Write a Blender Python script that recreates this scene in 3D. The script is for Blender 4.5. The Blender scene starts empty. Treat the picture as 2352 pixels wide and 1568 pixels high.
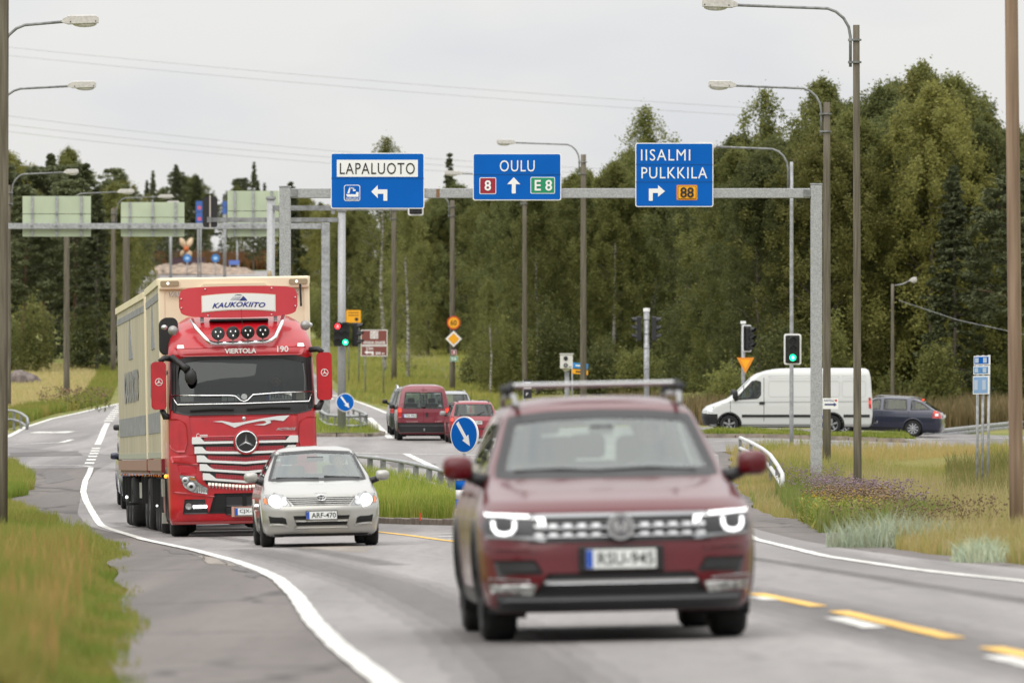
import bpy, bmesh, math, random
import numpy as np
from mathutils import Vector, Matrix
R = math.radians
PI = math.pi
random.seed(7); rng = np.random.default_rng(7)
scene = bpy.context.scene
C = scene.collection

# ------------------------------------------------------------------ camera
F = 15680.0          # focal length in pixels of a 2352-pixel wide picture (240 mm on 36 mm)
HY = 1074.0          # horizon row in that picture
EYE = 1.15           # camera height
cam_d = bpy.data.cameras.new('camera'); cam = bpy.data.objects.new('camera', cam_d); C.objects.link(cam)
cam.location = (0, 0, EYE); cam.rotation_euler = (R(90), 0, 0)
cam_d.lens = 240.0; cam_d.sensor_width = 36.0; cam_d.sensor_fit = 'HORIZONTAL'
cam_d.shift_y = (HY - 784.0) / 2352.0
cam_d.clip_start = 1.0; cam_d.clip_end = 6000.0
cam_d.dof.use_dof = True; cam_d.dof.focus_distance = 135.0; cam_d.dof.aperture_fstop = 4.0
scene.camera = cam
# ------------------------------------------------------------------ sky
world = bpy.data.worlds.new('World'); scene.world = world; world.use_nodes = True
nt = world.node_tree; nt.nodes.clear()
def wn(t, **k):
    n = nt.nodes.new(t)
    for a, b in k.items(): setattr(n, a, b)
    return n
SUN_EL, SUN_ROT = 48.0, 205.0
sky = wn('ShaderNodeTexSky', sky_type='NISHITA'); sky.sun_disc = False
sky.sun_elevation = R(SUN_EL); sky.sun_rotation = R(SUN_ROT)
bg1 = wn('ShaderNodeBackground'); nt.links.new(sky.outputs[0], bg1.inputs[0]); bg1.inputs[1].default_value = 0.06
tc = wn('ShaderNodeTexCoord'); sep = wn('ShaderNodeSeparateXYZ'); nt.links.new(tc.outputs['Generated'], sep.inputs[0])
mp = wn('ShaderNodeMapping'); mp.inputs['Scale'].default_value = (1.0, 1.0, 2.6); nt.links.new(tc.outputs['Generated'], mp.inputs[0])
nz = wn('ShaderNodeTexNoise'); nz.inputs['Scale'].default_value = 17.0; nz.inputs['Detail'].default_value = 4.0; nz.inputs['Roughness'].default_value = .45
nt.links.new(mp.outputs[0], nz.inputs['Vector'])
cr = wn('ShaderNodeValToRGB'); nt.links.new(nz.outputs[0], cr.inputs[0])
cr.color_ramp.elements[0].position = .30; cr.color_ramp.elements[0].color = (.80, .815, .85, 1)
cr.color_ramp.elements[1].position = .52; cr.color_ramp.elements[1].color = (.91, .90, .885, 1)
# overcast luminance: brighter towards the zenith, dim below the horizon
rl = wn('ShaderNodeMapRange'); rl.inputs['From Min'].default_value = 0.0; rl.inputs['From Max'].default_value = 1.0
rl.inputs['To Min'].default_value = .765; rl.inputs['To Max'].default_value = 2.3; nt.links.new(sep.outputs['Z'], rl.inputs['Value'])
ml = wn('ShaderNodeVectorMath', operation='SCALE'); nt.links.new(cr.outputs[0], ml.inputs[0]); nt.links.new(rl.outputs[0], ml.inputs['Scale'])
bg2 = wn('ShaderNodeBackground'); nt.links.new(ml.outputs[0], bg2.inputs[0]); bg2.inputs[1].default_value = 1.0
mx = wn('ShaderNodeMixShader'); mx.inputs[0].default_value = .92
nt.links.new(bg1.outputs[0], mx.inputs[1]); nt.links.new(bg2.outputs[0], mx.inputs[2])
wo = wn('ShaderNodeOutputWorld'); nt.links.new(mx.outputs[0], wo.inputs[0])
# ------------------------------------------------------------------ sun
sl = bpy.data.lights.new('sun', 'SUN'); sl.energy = 1.3; sl.angle = R(65); sl.color = (1, .965, .91)
so = bpy.data.objects.new('sun', sl); C.objects.link(so)
az = R(SUN_ROT)                      # nishita rotation: 0 = +Y, clockwise seen from above
sd = Vector((math.sin(az) * math.cos(R(SUN_EL)), math.cos(az) * math.cos(R(SUN_EL)), math.sin(R(SUN_EL))))
so.rotation_euler = sd.to_track_quat('Z', 'Y').to_euler()
so.location = (0, 0, 60)
vs = scene.view_settings; vs.view_transform = 'Standard'; vs.look = 'None'; vs.gamma = 1.0; vs.use_curve_mapping = False; vs.exposure = 0.15

# ------------------------------------------------------------------ materials
def s2l(c):
    return c / 12.92 if c <= .04045 else ((c + .055) / 1.055) ** 2.4
def hx(h):
    h = h.lstrip('#'); return tuple(s2l(int(h[i:i + 2], 16) / 255) for i in (0, 2, 4))
_m = {}
def mat(name, col, rough=.5, metal=0.0, var=0.0, scale=5.0, bump=0.0, coat=0.0, spec=.5, emit=0.0, var2=None, stretch=(1, 1, 1), alpha=None, ecol=None, detail=4.0):
    if name in _m: return _m[name]
    m = bpy.data.materials.new(name); m.use_nodes = True; _m[name] = m
    t = m.node_tree; b = t.nodes['Principled BSDF']
    if isinstance(col, str): col = hx(col)
    b.inputs['Base Color'].default_value = (*col, 1); b.inputs['Roughness'].default_value = rough
    b.inputs['Metallic'].default_value = metal; b.inputs['Coat Weight'].default_value = coat
    b.inputs['Coat Roughness'].default_value = .08
    b.inputs['Specular IOR Level'].default_value = spec
    if emit: b.inputs['Emission Color'].default_value = (*(ecol or col), 1); b.inputs['Emission Strength'].default_value = emit
    if var or bump:
        tcx = t.nodes.new('ShaderNodeTexCoord'); mpx = t.nodes.new('ShaderNodeMapping'); mpx.inputs['Scale'].default_value = stretch
        t.links.new(tcx.outputs['Object'], mpx.inputs[0])
        n = t.nodes.new('ShaderNodeTexNoise'); n.inputs['Scale'].default_value = scale; n.inputs['Detail'].default_value = detail
        t.links.new(mpx.outputs[0], n.inputs['Vector'])
        if var:
            mxn = t.nodes.new('ShaderNodeMix'); mxn.data_type = 'RGBA'
            c2 = hx(var2) if isinstance(var2, str) else (var2 or tuple(c * (1 - var) for c in col))
            c1 = col if var2 else tuple(min(1, c * (1 + var)) for c in col)
            mxn.inputs['A'].default_value = (*c1, 1); mxn.inputs['B'].default_value = (*c2, 1)
            mr = t.nodes.new('ShaderNodeMapRange'); mr.inputs['From Min'].default_value = .36; mr.inputs['From Max'].default_value = .64
            t.links.new(n.outputs[0], mr.inputs[0]); t.links.new(mr.outputs[0], mxn.inputs['Factor'])
            t.links.new(mxn.outputs['Result'], b.inputs['Base Color'])
        if bump:
            bp = t.nodes.new('ShaderNodeBump'); bp.inputs['Strength'].default_value = bump; bp.inputs['Distance'].default_value = .02
            t.links.new(n.outputs[0], bp.inputs['Height']); t.links.new(bp.outputs[0], b.inputs['Normal'])
    return m
def glass_mat(name, tint, rough=0.0, refl=1.0):
    if name in _m: return _m[name]
    m = bpy.data.materials.new(name); m.use_nodes = True; _m[name] = m
    t = m.node_tree; t.nodes.clear()
    tr = t.nodes.new('ShaderNodeBsdfTransparent'); tr.inputs[0].default_value = (*tint, 1)
    gl = t.nodes.new('ShaderNodeBsdfGlossy'); gl.inputs['Roughness'].default_value = rough; gl.inputs[0].default_value = (.95, 1, .98, 1)
    fr = t.nodes.new('ShaderNodeLayerWeight'); fr.inputs[0].default_value = .5     # facing is the same from both sides of a pane
    pw = t.nodes.new('ShaderNodeMath'); pw.operation = 'POWER'; pw.inputs[1].default_value = 3.2; t.links.new(fr.outputs['Facing'], pw.inputs[0])
    mu = t.nodes.new('ShaderNodeMath'); mu.operation = 'MULTIPLY_ADD'; mu.inputs[1].default_value = refl; mu.inputs[2].default_value = .05
    mu.use_clamp = True; t.links.new(pw.outputs[0], mu.inputs[0])
    mxs = t.nodes.new('ShaderNodeMixShader'); t.links.new(mu.outputs[0], mxs.inputs[0]); t.links.new(tr.outputs[0], mxs.inputs[1]); t.links.new(gl.outputs[0], mxs.inputs[2])
    o = t.nodes.new('ShaderNodeOutputMaterial'); t.links.new(mxs.outputs[0], o.inputs[0])
    return m
def leaf_mat(name, c1, c2, c3, trans=.35, scale=.35, pos=True, rough=.6):
    """plant colour: varies leaf by leaf and in soft patches"""
    if name in _m: return _m[name]
    m = bpy.data.materials.new(name); m.use_nodes = True; _m[name] = m
    t = m.node_tree; b = t.nodes['Principled BSDF']; out = t.nodes['Material Output']
    g = t.nodes.new('ShaderNodeNewGeometry')
    n = t.nodes.new('ShaderNodeTexNoise'); n.inputs['Scale'].default_value = scale; n.inputs['Detail'].default_value = 3
    t.links.new(g.outputs['Position'], n.inputs['Vector'])
    rp = t.nodes.new('ShaderNodeValToRGB'); rp.color_ramp.elements[0].position = .38; rp.color_ramp.elements[1].position = .62
    rp.color_ramp.elements[0].color = (*hx(c1), 1); rp.color_ramp.elements[1].color = (*hx(c2), 1)
    t.links.new(n.outputs[0], rp.inputs[0])
    mi = t.nodes.new('ShaderNodeMix'); mi.data_type = 'RGBA'
    ml_ = t.nodes.new('ShaderNodeMath'); ml_.operation = 'POWER'; ml_.inputs[1].default_value = 2.2
    t.links.new(g.outputs['Random Per Island'], ml_.inputs[0]); t.links.new(ml_.outputs[0], mi.inputs['Factor'])
    t.links.new(rp.outputs[0], mi.inputs['A']); mi.inputs['B'].default_value = (*hx(c3), 1)
    oi = t.nodes.new('ShaderNodeObjectInfo'); mr = t.nodes.new('ShaderNodeMapRange'); mr.inputs['To Min'].default_value = .68; mr.inputs['To Max'].default_value = 1.08
    t.links.new(oi.outputs['Random'], mr.inputs[0])
    vm = t.nodes.new('ShaderNodeVectorMath'); vm.operation = 'SCALE'; t.links.new(mi.outputs['Result'], vm.inputs[0]); t.links.new(mr.outputs[0], vm.inputs['Scale'])
    t.links.new(vm.outputs[0], b.inputs['Base Color']); b.inputs['Roughness'].default_value = rough; b.inputs['Specular IOR Level'].default_value = .25
    tl = t.nodes.new('ShaderNodeBsdfTranslucent'); t.links.new(vm.outputs[0], tl.inputs[0])
    ms = t.nodes.new('ShaderNodeMixShader'); ms.inputs[0].default_value = trans
    t.links.new(b.outputs[0], ms.inputs[1]); t.links.new(tl.outputs[0], ms.inputs[2]); t.links.new(ms.outputs[0], out.inputs[0])
    return m

# ------------------------------------------------------------------ object helpers
def meshobj(name, verts, faces, m=None, parent=None, smooth=False):
    me = bpy.data.meshes.new(name); me.from_pydata([tuple(v) for v in verts], [], [tuple(f) for f in faces]); me.update()
    if smooth: me.polygons.foreach_set('use_smooth', [True] * len(me.polygons))
    if m: me.materials.append(m)
    o = bpy.data.objects.new(name, me); C.objects.link(o)
    if parent: o.parent = parent
    return o
def npobj(name, V, Fc, m=None, parent=None, smooth=False):
    """fast mesh from numpy arrays; Fc is (n,3) or (n,4)"""
    me = bpy.data.meshes.new(name); k = Fc.shape[1]; n = len(Fc)
    me.vertices.add(len(V)); me.vertices.foreach_set('co', V.astype(np.float32).ravel())
    me.loops.add(n * k); me.loops.foreach_set('vertex_index', Fc.astype(np.int32).ravel())
    me.polygons.add(n); me.polygons.foreach_set('loop_start', np.arange(0, n * k, k, dtype=np.int32))
    try: me.polygons.foreach_set('loop_total', np.full(n, k, dtype=np.int32))
    except Exception: pass
    me.update(calc_edges=True)
    if smooth: me.polygons.foreach_set('use_smooth', np.ones(n, dtype=bool))
    if m: me.materials.append(m)
    o = bpy.data.objects.new(name, me); C.objects.link(o)
    if parent: o.parent = parent
    return o
def tag(o, label=None, cat=None, group=None, kind=None):
    if label: o['label'] = label
    if cat: o['category'] = cat
    if group: o['group'] = group
    if kind: o['kind'] = kind
    return o
def thing(name, label, cat, loc=(0, 0, 0), rz=0.0, group=None, M=None):
    o = bpy.data.objects.new(name, None); C.objects.link(o); o.empty_display_size = .3
    if M is not None: o.matrix_world = M
    else: o.location = loc; o.rotation_euler = (0, 0, rz)
    return tag(o, label, cat, group)
def kids(o): return [c for c in bpy.data.objects if c.parent == o]
_kc = {}
def copy_thing(root, label=None, M=None, loc=None, rz=0.0, sc=None):
    if root.name not in _kc: _kc[root.name] = [(c, kids(c)) for c in kids(root)]
    r = root.copy(); C.objects.link(r)
    if label: r['label'] = label
    if M is not None: r.matrix_world = M
    if loc is not None: r.location = loc; r.rotation_euler = (0, 0, rz)
    if sc: r.scale = sc
    for c, gs in _kc[root.name]:
        d = c.copy(); C.objects.link(d); d.parent = r
        for g in gs:
            e = g.copy(); C.objects.link(e); e.parent = d
    return r
class MB:
    def __init__(s): s.v = []; s.f = []
    def add(s, V, Fs):
        b = len(s.v); s.v += [tuple(p) for p in V]; s.f += [tuple(i + b for i in f) for f in Fs]; return s
    def box(s, c, d, rz=0.0, M=None):
        x, y, z = (d[0] / 2, d[1] / 2, d[2] / 2)
        P = [Vector((a * x, b * y, e * z)) for e in (-1, 1) for b in (-1, 1) for a in (-1, 1)]
        if rz: q = Matrix.Rotation(rz, 3, 'Z'); P = [q @ p for p in P]
        if M is not None: P = [M @ p for p in P]
        P = [p + Vector(c) for p in P]
        return s.add(P, [(0, 2, 3, 1), (4, 5, 7, 6), (0, 1, 5, 4), (2, 6, 7, 3), (0, 4, 6, 2), (1, 3, 7, 5)])
    def tube(s, pts, rad, n=10, cap=True):
        pts = [Vector(p) for p in pts]; m = len(pts)
        rs = rad if isinstance(rad, (list, tuple)) else [rad] * m
        V = []; up0 = None
        for i, p in enumerate(pts):
            t = (pts[min(i + 1, m - 1)] - pts[max(i - 1, 0)]).normalized()
            if up0 is None:
                a = Vector((0, 0, 1)) if abs(t.z) < .9 else Vector((1, 0, 0)); u = t.cross(a).normalized()
            else: u = (up0 - t * up0.dot(t)).normalized()
            up0 = u; w = t.cross(u)
            for k in range(n):
                an = 2 * PI * k / n; V.append(p + (u * math.cos(an) + w * math.sin(an)) * rs[i])
        Fs = [(i * n + k, i * n + (k + 1) % n, (i + 1) * n + (k + 1) % n, (i + 1) * n + k) for i in range(m - 1) for k in range(n)]
        if cap: Fs += [tuple(range(n - 1, -1, -1)), tuple(range((m - 1) * n, m * n))]
        return s.add(V, Fs)
    def lathe(s, prof, n=20, axis='Z', c=(0, 0, 0)):
        """prof: list of (radius, height)"""
        V = []
        for r_, h in prof:
            for k in range(n):
                a = 2 * PI * k / n; p = (r_ * math.cos(a), r_ * math.sin(a), h)
                if axis == 'X': p = (p[2], p[0], p[1])
                elif axis == 'Y': p = (p[0], p[2], p[1])
                V.append((p[0] + c[0], p[1] + c[1], p[2] + c[2]))
        m = len(prof)
        Fs = [(i * n + k, i * n + (k + 1) % n, (i + 1) * n + (k + 1) % n, (i + 1) * n + k) for i in range(m - 1) for k in range(n)]
        Fs += [tuple(range(n)), tuple(range((m - 1) * n, m * n))]
        return s.add(V, Fs)
    def prism(s, poly, y0, y1, o=(0, 0, 0)):
        """poly in (x,z), extruded along y"""
        n = len(poly); V = [(p[0] + o[0], y0 + o[1], p[1] + o[2]) for p in poly] + [(p[0] + o[0], y1 + o[1], p[1] + o[2]) for p in poly]
        return s.add(V, [tuple(range(n)), tuple(range(2 * n - 1, n - 1, -1))] + [(i, (i + 1) % n, n + (i + 1) % n, n + i) for i in range(n)])
    def prismx(s, poly, x0, x1, o=(0, 0, 0)):
        """poly in (y,z), extruded along x"""
        n = len(poly); V = [(x0 + o[0], p[0] + o[1], p[1] + o[2]) for p in poly] + [(x1 + o[0], p[0] + o[1], p[1] + o[2]) for p in poly]
        return s.add(V, [tuple(range(n)), tuple(range(2 * n - 1, n - 1, -1))] + [(i, (i + 1) % n, n + (i + 1) % n, n + i) for i in range(n)])
    def ball(s, c, r_, n=12, sc=(1, 1, 1)):
        m = max(5, n // 2); V = []
        for i in range(1, m):
            t = PI * i / m
            for k in range(n):
                a = 2 * PI * k / n; V.append((c[0] + r_ * sc[0] * math.sin(t) * math.cos(a), c[1] + r_ * sc[1] * math.sin(t) * math.sin(a), c[2] + r_ * sc[2] * math.cos(t)))
        V += [(c[0], c[1], c[2] + r_ * sc[2]), (c[0], c[1], c[2] - r_ * sc[2])]; T = len(V) - 2
        Fs = [(i * n + k, (i + 1) * n + k, (i + 1) * n + (k + 1) % n, i * n + (k + 1) % n) for i in range(m - 2) for k in range(n)]
        Fs += [(T, k, (k + 1) % n) for k in range(n)] + [(T + 1, (m - 2) * n + (k + 1) % n, (m - 2) * n + k) for k in range(n)]
        return s.add(V, Fs)
    def build(s, name, m, parent=None, smooth=False, bevel=0.0, label=None):
        o = meshobj(name, s.v, s.f, m, parent, smooth)
        if bevel:
            b = o.modifiers.new('bevel', 'BEVEL'); b.width = bevel; b.segments = 2; b.limit_method = 'ANGLE'; b.angle_limit = R(35)
        if label: o['label'] = label
        return o
def ellipse(cx, cz, rx, rz, n=28, a0=0.0, a1=2 * PI):
    return [(cx + rx * math.cos(a0 + (a1 - a0) * i / n), cz + rz * math.sin(a0 + (a1 - a0) * i / n)) for i in range(n)]
def rrect(x0, z0, x1, z1, r_, n=5):
    P = []
    for cx, cz, a in ((x1 - r_, z1 - r_, 0), (x0 + r_, z1 - r_, 90), (x0 + r_, z0 + r_, 180), (x1 - r_, z0 + r_, 270)):
        for i in range(n + 1): P.append((cx + r_ * math.cos(R(a + 90 * i / n)), cz + r_ * math.sin(R(a + 90 * i / n))))
    return P
_txt = {}
def text(s_, w, h, m, parent, at, name='lettering', depth=.004, shear=0.0, bold=0.0, M=None, space=1.0, fit=True):
    """flat letters in the x-z plane facing -y, bounding box w x h centred at `at`; M turns them"""
    key = (s_, bold, shear, space)
    if key not in _txt:
        cu = bpy.data.curves.new('t', 'FONT'); cu.body = s_; cu.size = 1.0; cu.offset = bold; cu.shear = shear; cu.space_character = space
        cu.resolution_u = 3; cu.align_x = 'CENTER'
        o = bpy.data.objects.new('t', cu); C.objects.link(o)
        dg = bpy.context.evaluated_depsgraph_get(); me = bpy.data.meshes.new_from_object(o.evaluated_get(dg))
        V = np.array([v.co[:] for v in me.vertices]); Fs = [tuple(p.vertices) for p in me.polygons]
        bpy.data.objects.remove(o); bpy.data.curves.remove(cu); bpy.data.meshes.remove(me)
        _txt[key] = (V, Fs)
    V, Fs = _txt[key]
    mn = V.min(0); mxx = V.max(0); sx = w / (mxx[0] - mn[0]); sz = h / (mxx[1] - mn[1])
    X = (V[:, 0] - (mn[0] + mxx[0]) / 2) * sx; Z = (V[:, 1] - (mn[1] + mxx[1]) / 2) * sz
    P = []
    for x, z in zip(X, Z):
        p = Vector((x, 0, z))
        if M is not None: p = M @ p
        P.append(p + Vector(at))
    return meshobj(name, P, Fs, m, parent)
# ------------------------------------------------------------------ palette
ASPH = None
M_white = mat('road_paint_white', (.62, .61, .57), .6, var=.3, scale=5, detail=10)
M_yellow = mat('road_paint_yellow', (.72, .42, .06), .6, var=.15, scale=3, detail=8)
M_galv = mat('galvanised_steel', (.33, .34, .345), .5, .35, var=.2, scale=9, bump=.05)
M_galvd = mat('galvanised_steel_dull', (.22, .225, .225), .55, .3, var=.25, scale=5)
M_wood = mat('weathered_pole_wood', (.125, .105, .078), .85, var=.0, scale=14, var2=None, stretch=(1, 1, .06), bump=.5)
M_wood2 = mat('brown_pole_wood', (.22, .145, .095), .8, scale=10, stretch=(1, 1, .05), bump=.5)
for mw, a, b_ in ((M_wood, (.085, .072, .05), (.17, .15, .112)), (M_wood2, (.155, .10, .066), (.30, .21, .145))):
    t = mw.node_tree; bs = t.nodes['Principled BSDF']; n = [x for x in t.nodes if x.type == 'TEX_NOISE'][0]
    rp = t.nodes.new('ShaderNodeValToRGB'); rp.color_ramp.elements[0].position = .35; rp.color_ramp.elements[1].position = .68
    rp.color_ramp.elements[0].color = (*a, 1); rp.color_ramp.elements[1].color = (*b_, 1)
    t.links.new(n.outputs[0], rp.inputs[0]); t.links.new(rp.outputs[0], bs.inputs['Base Color'])
M_black = mat('black_plastic', (.012, .012, .013), .45)
M_dark = mat('dark_underbody', (.008, .008, .008), .9)
M_rubber = mat('tyre_rubber', (.013, .013, .013), .8, var=.25, scale=30)
M_rim = mat('alloy_rim', (.38, .39, .4), .35, .7)
M_hub = mat('grey_wheel_cover', (.45, .46, .47), .45, .3)
M_chrome = mat('chrome', (.82, .83, .84), .13, 1.0)
M_silver = mat('brushed_silver', (.55, .56, .57), .3, .8)
M_plate = mat('number_plate_white', (.72, .74, .72), .4)
M_ink = mat('sign_black', (.012, .012, .012), .5)
M_euroblue = mat('plate_blue', hx('1f4fae'), .4)
M_blue = mat('sign_blue', hx('005cb4'), .7, var=.04, scale=1.5, spec=.15)
M_signw = mat('sign_white', (.80, .80, .79), .45)
M_signred = mat('sign_red', hx('96152c'), .45)
M_signgreen = mat('sign_green', hx('0d8a5e'), .45)
M_signyel = mat('sign_yellow', hx('f0a810'), .45)
M_signbrown = mat('sign_brown', hx('7a4038'), .5)
M_signback = mat('green_sign_back', hx('aeb99f'), .6, var=.06, scale=1.2)
M_glass = glass_mat('car_glass', (.62, .70, .66), refl=1.25)
M_glassd = glass_mat('tinted_glass', (.30, .34, .33), refl=1.2)
M_lens = glass_mat('clear_lens', (.9, .92, .92), refl=1.0)
M_lit = mat('lit_headlamp', (1, 1, .96), .4, emit=7.0, ecol=(1, .98, .92))
M_drl = mat('lit_daylight_strip', (1, 1, 1), .4, emit=5.0, ecol=(1, 1, 1))
M_tail = mat('tail_lamp_red', (.42, .01, .008), .25, coat=.5)
M_taillit = mat('tail_lamp_lit', (.9, .03, .01), .3, emit=1.4, ecol=(1, .05, .02))
M_amber = mat('amber_lens', (.75, .2, .02), .3, coat=.4)
M_amberlit = mat('amber_lamp_lit', (1, .35, .03), .3, emit=2.0, ecol=(1, .35, .04))
M_seat = mat('seat_fabric', (.028, .029, .031), .9)
M_skin = mat('skin', (.42, .24, .17), .6)
M_hair = mat('dark_hair', (.03, .022, .016), .7)
M_shirt = mat('grey_shirt', (.09, .10, .12), .9)
M_concrete = mat('kerb_concrete', (.24, .20, .165), .85, var=.25, scale=4, bump=.3)
def asphalt(name, c, cracks=.5, th=1.0):
    m = bpy.data.materials.new(name); m.use_nodes = True; _m[name] = m
    t = m.node_tree; b = t.nodes['Principled BSDF']; b.inputs['Roughness'].default_value = .72; b.inputs['Specular IOR Level'].default_value = .35
    g = t.nodes.new('ShaderNodeNewGeometry')
    def noise(s, st=(1, 1, 1), d=4):
        mp_ = t.nodes.new('ShaderNodeMapping'); mp_.inputs['Scale'].default_value = st; t.links.new(g.outputs['Position'], mp_.inputs[0])
        n = t.nodes.new('ShaderNodeTexNoise'); n.inputs['Scale'].default_value = s; n.inputs['Detail'].default_value = d; t.links.new(mp_.outputs[0], n.inputs['Vector']); return n
    def mix(a, fac, b_):
        mi = t.nodes.new('ShaderNodeMix'); mi.data_type = 'RGBA'
        if isinstance(a, tuple): mi.inputs['A'].default_value = (*a, 1)
        else: t.links.new(a, mi.inputs['A'])
        mi.inputs['B'].default_value = (*b_, 1); t.links.new(fac, mi.inputs['Factor']); return mi.outputs['Result']
    def rng_(n, a, b_, lo=0, hi=1):
        mr = t.nodes.new('ShaderNodeMapRange'); mr.inputs['From Min'].default_value = a; mr.inputs['From Max'].default_value = b_
        mr.inputs['To Min'].default_value = lo; mr.inputs['To Max'].default_value = hi; t.links.new(n, mr.inputs[0]); return mr.outputs[0]
    big = noise(.35, (1, .12, 1)); streak = noise(1.1, (1, .03, 1), 3); fine = noise(28, (1, .35, 1), 3); spots = noise(2.6, (1, .25, 1), 6); med = noise(7, (1, .16, 1), 4)
    k = tuple(x * .66 for x in c); l = tuple(min(1, x * 1.18) for x in c)
    o = mix(c, rng_(big.outputs[0], .4, .7), k)
    o = mix(o, rng_(streak.outputs[0], .45, .65, 0, .9), l)
    o = mix(o, rng_(fine.outputs[0], .55, .75, 0, .55), tuple(x * .55 for x in c))
    o = mix(o, rng_(med.outputs[0], .5, .7, 0, .35), tuple(x * .6 for x in c))
    o = mix(o, rng_(spots.outputs[0], .66, .74, 0, .5), tuple(x * .5 for x in c))
    vo = t.nodes.new('ShaderNodeTexVoronoi'); vo.feature = 'DISTANCE_TO_EDGE'; vo.inputs['Scale'].default_value = .32
    mp2 = t.nodes.new('ShaderNodeMapping'); mp2.inputs['Scale'].default_value = (1, .35, 1)
    wv = noise(.9, (1, .6, 1), 5); ad = t.nodes.new('ShaderNodeVectorMath'); ad.operation = 'MULTIPLY_ADD'
    t.links.new(wv.outputs['Color'], ad.inputs[0]); ad.inputs[1].default_value = (1.6, 4, 0); t.links.new(g.outputs['Position'], ad.inputs[2])
    t.links.new(ad.outputs[0], mp2.inputs[0]); t.links.new(mp2.outputs[0], vo.inputs['Vector'])
    crk = rng_(vo.outputs['Distance'], .004 * th, .012 * th, cracks, 0)
    sel = t.nodes.new('ShaderNodeMath'); sel.operation = 'MULTIPLY'; t.links.new(crk, sel.inputs[0]); t.links.new(rng_(noise(.12).outputs[0], .42, .5), sel.inputs[1])
    o = mix(o, sel.outputs[0], tuple(x * .35 for x in c))
    t.links.new(o, b.inputs['Base Color'])
    bp = t.nodes.new('ShaderNodeBump'); bp.inputs['Strength'].default_value = .35; bp.inputs['Distance'].default_value = .01
    t.links.new(fine.outputs[0], bp.inputs['Height']); t.links.new(bp.outputs[0], b.inputs['Normal'])
    return m
M_road = asphalt('asphalt_main', (.25, .234, .226), .3, 1.2)
M_side = asphalt('asphalt_side', (.21, .198, .194), .4)
M_shoulder = asphalt('asphalt_shoulder', (.14, .122, .111), .9, 2.6)
M_gravel = mat('gravel_edge', (.13, .115, .10), .95, var=.5, scale=6, bump=.8, detail=10)

# ------------------------------------------------------------------ the lie of the land
_pd = np.array([-400, 0, 142, 150, 165, 187, 210, 237, 300, 352, 400, 480, 600, 730, 850, 900, 950, 1000, 1100, 4000], float)
_pz = np.array([0, 0, 0, .18, .6, 1.12, 1.6, 2.1, 3.6, 4.95, 6.35, 9.1, 13.9, 19.4, 24.3, 26.3, 28.9, 31.8, 34, 36], float)
_td = np.arange(-400, 4000, 1.0); _tz = np.interp(_td, _pd, _pz)
_ker = np.hanning(13); _ker /= _ker.sum(); _tz = np.convolve(np.pad(_tz, 6, mode='edge'), _ker, 'valid')
def zr(x, d):
    """height of the paved surfaces"""
    P = np.interp(d, _td, _tz)
    b_ = np.interp(d, [0, 125, 190, 230], [.021, .019, .004, 0]); xc = np.interp(d, [30, 45, 100, 115, 200], [1.6, .7, -2.8, -4.5, -8])
    c = np.interp(d, [225, 240, 265, 290], [0, -.035, -.035, 0])
    return P + b_ * (x - xc) + c * np.clip(np.asarray(x) - 9, 0, 40)
_gd = np.concatenate([np.arange(25, 320, .5), np.arange(320, 1300, 2.0)])
def G(px, py):
    """the point of the paved surface seen at picture position px, py"""
    X = (px - 1176) * _gd / F; Y = HY - (zr(X, _gd) - EYE) * F / _gd
    k = np.where(Y <= py)[0]; k = k[0] if len(k) else len(_gd) - 1
    if k == 0: d = _gd[0]
    else: d = _gd[k - 1] + (_gd[k] - _gd[k - 1]) * (Y[k - 1] - py) / (Y[k - 1] - Y[k] + 1e-9)
    return ((px - 1176) * d / F, d)
def XX(px, d): return (px - 1176) * d / F
def ZZ(py, d): return EYE + (HY - py) * F ** -1 * d

MR = [  # main carriageway: distance, left edge, right edge
    (-60, 3.0, 30.0), (20, .5, 14.5), (30, -.25, 10.4), (36.5, -.62, 9.15), (43.3, -1.02, 8.1), (50.6, -1.4, 7.15), (60.9, -1.87, 5.95), (68.6, -2.3, 5.25), (76.4, -2.85, 4.65), (87.5, -3.75, 4.2),
    (96, -4.4, 4.05), (108.6, -5.75, 3.95), (120, -6.8, 4.0), (135, -8.25, 4.3), (150, -9.55, 4.6), (165, -10.4, 5.0), (185, -11.3, 5.6), (205, -11.6, 6.2), (228, -18.2, 6.0), (245, -18.3, 3.0), (262, -18.6, -1.0),
    (297, -19.0, -5.0), (320, -18.4, -7.0), (335, -18.9, -8.2), (400, -22.2, -11.2), (500, -28, -16.5), (600, -34.5, -21), (730, -42.6, -27), (850, -48, -31), (880, -50, -24), (905, -56, -20), (925, -60, -18), (935, -60, -18)]
_mr = np.array(MR)
def mL(d): return np.interp(d, _mr[:, 0], _mr[:, 1])
def mR_(d): return np.interp(d, _mr[:, 0], _mr[:, 2])
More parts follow.
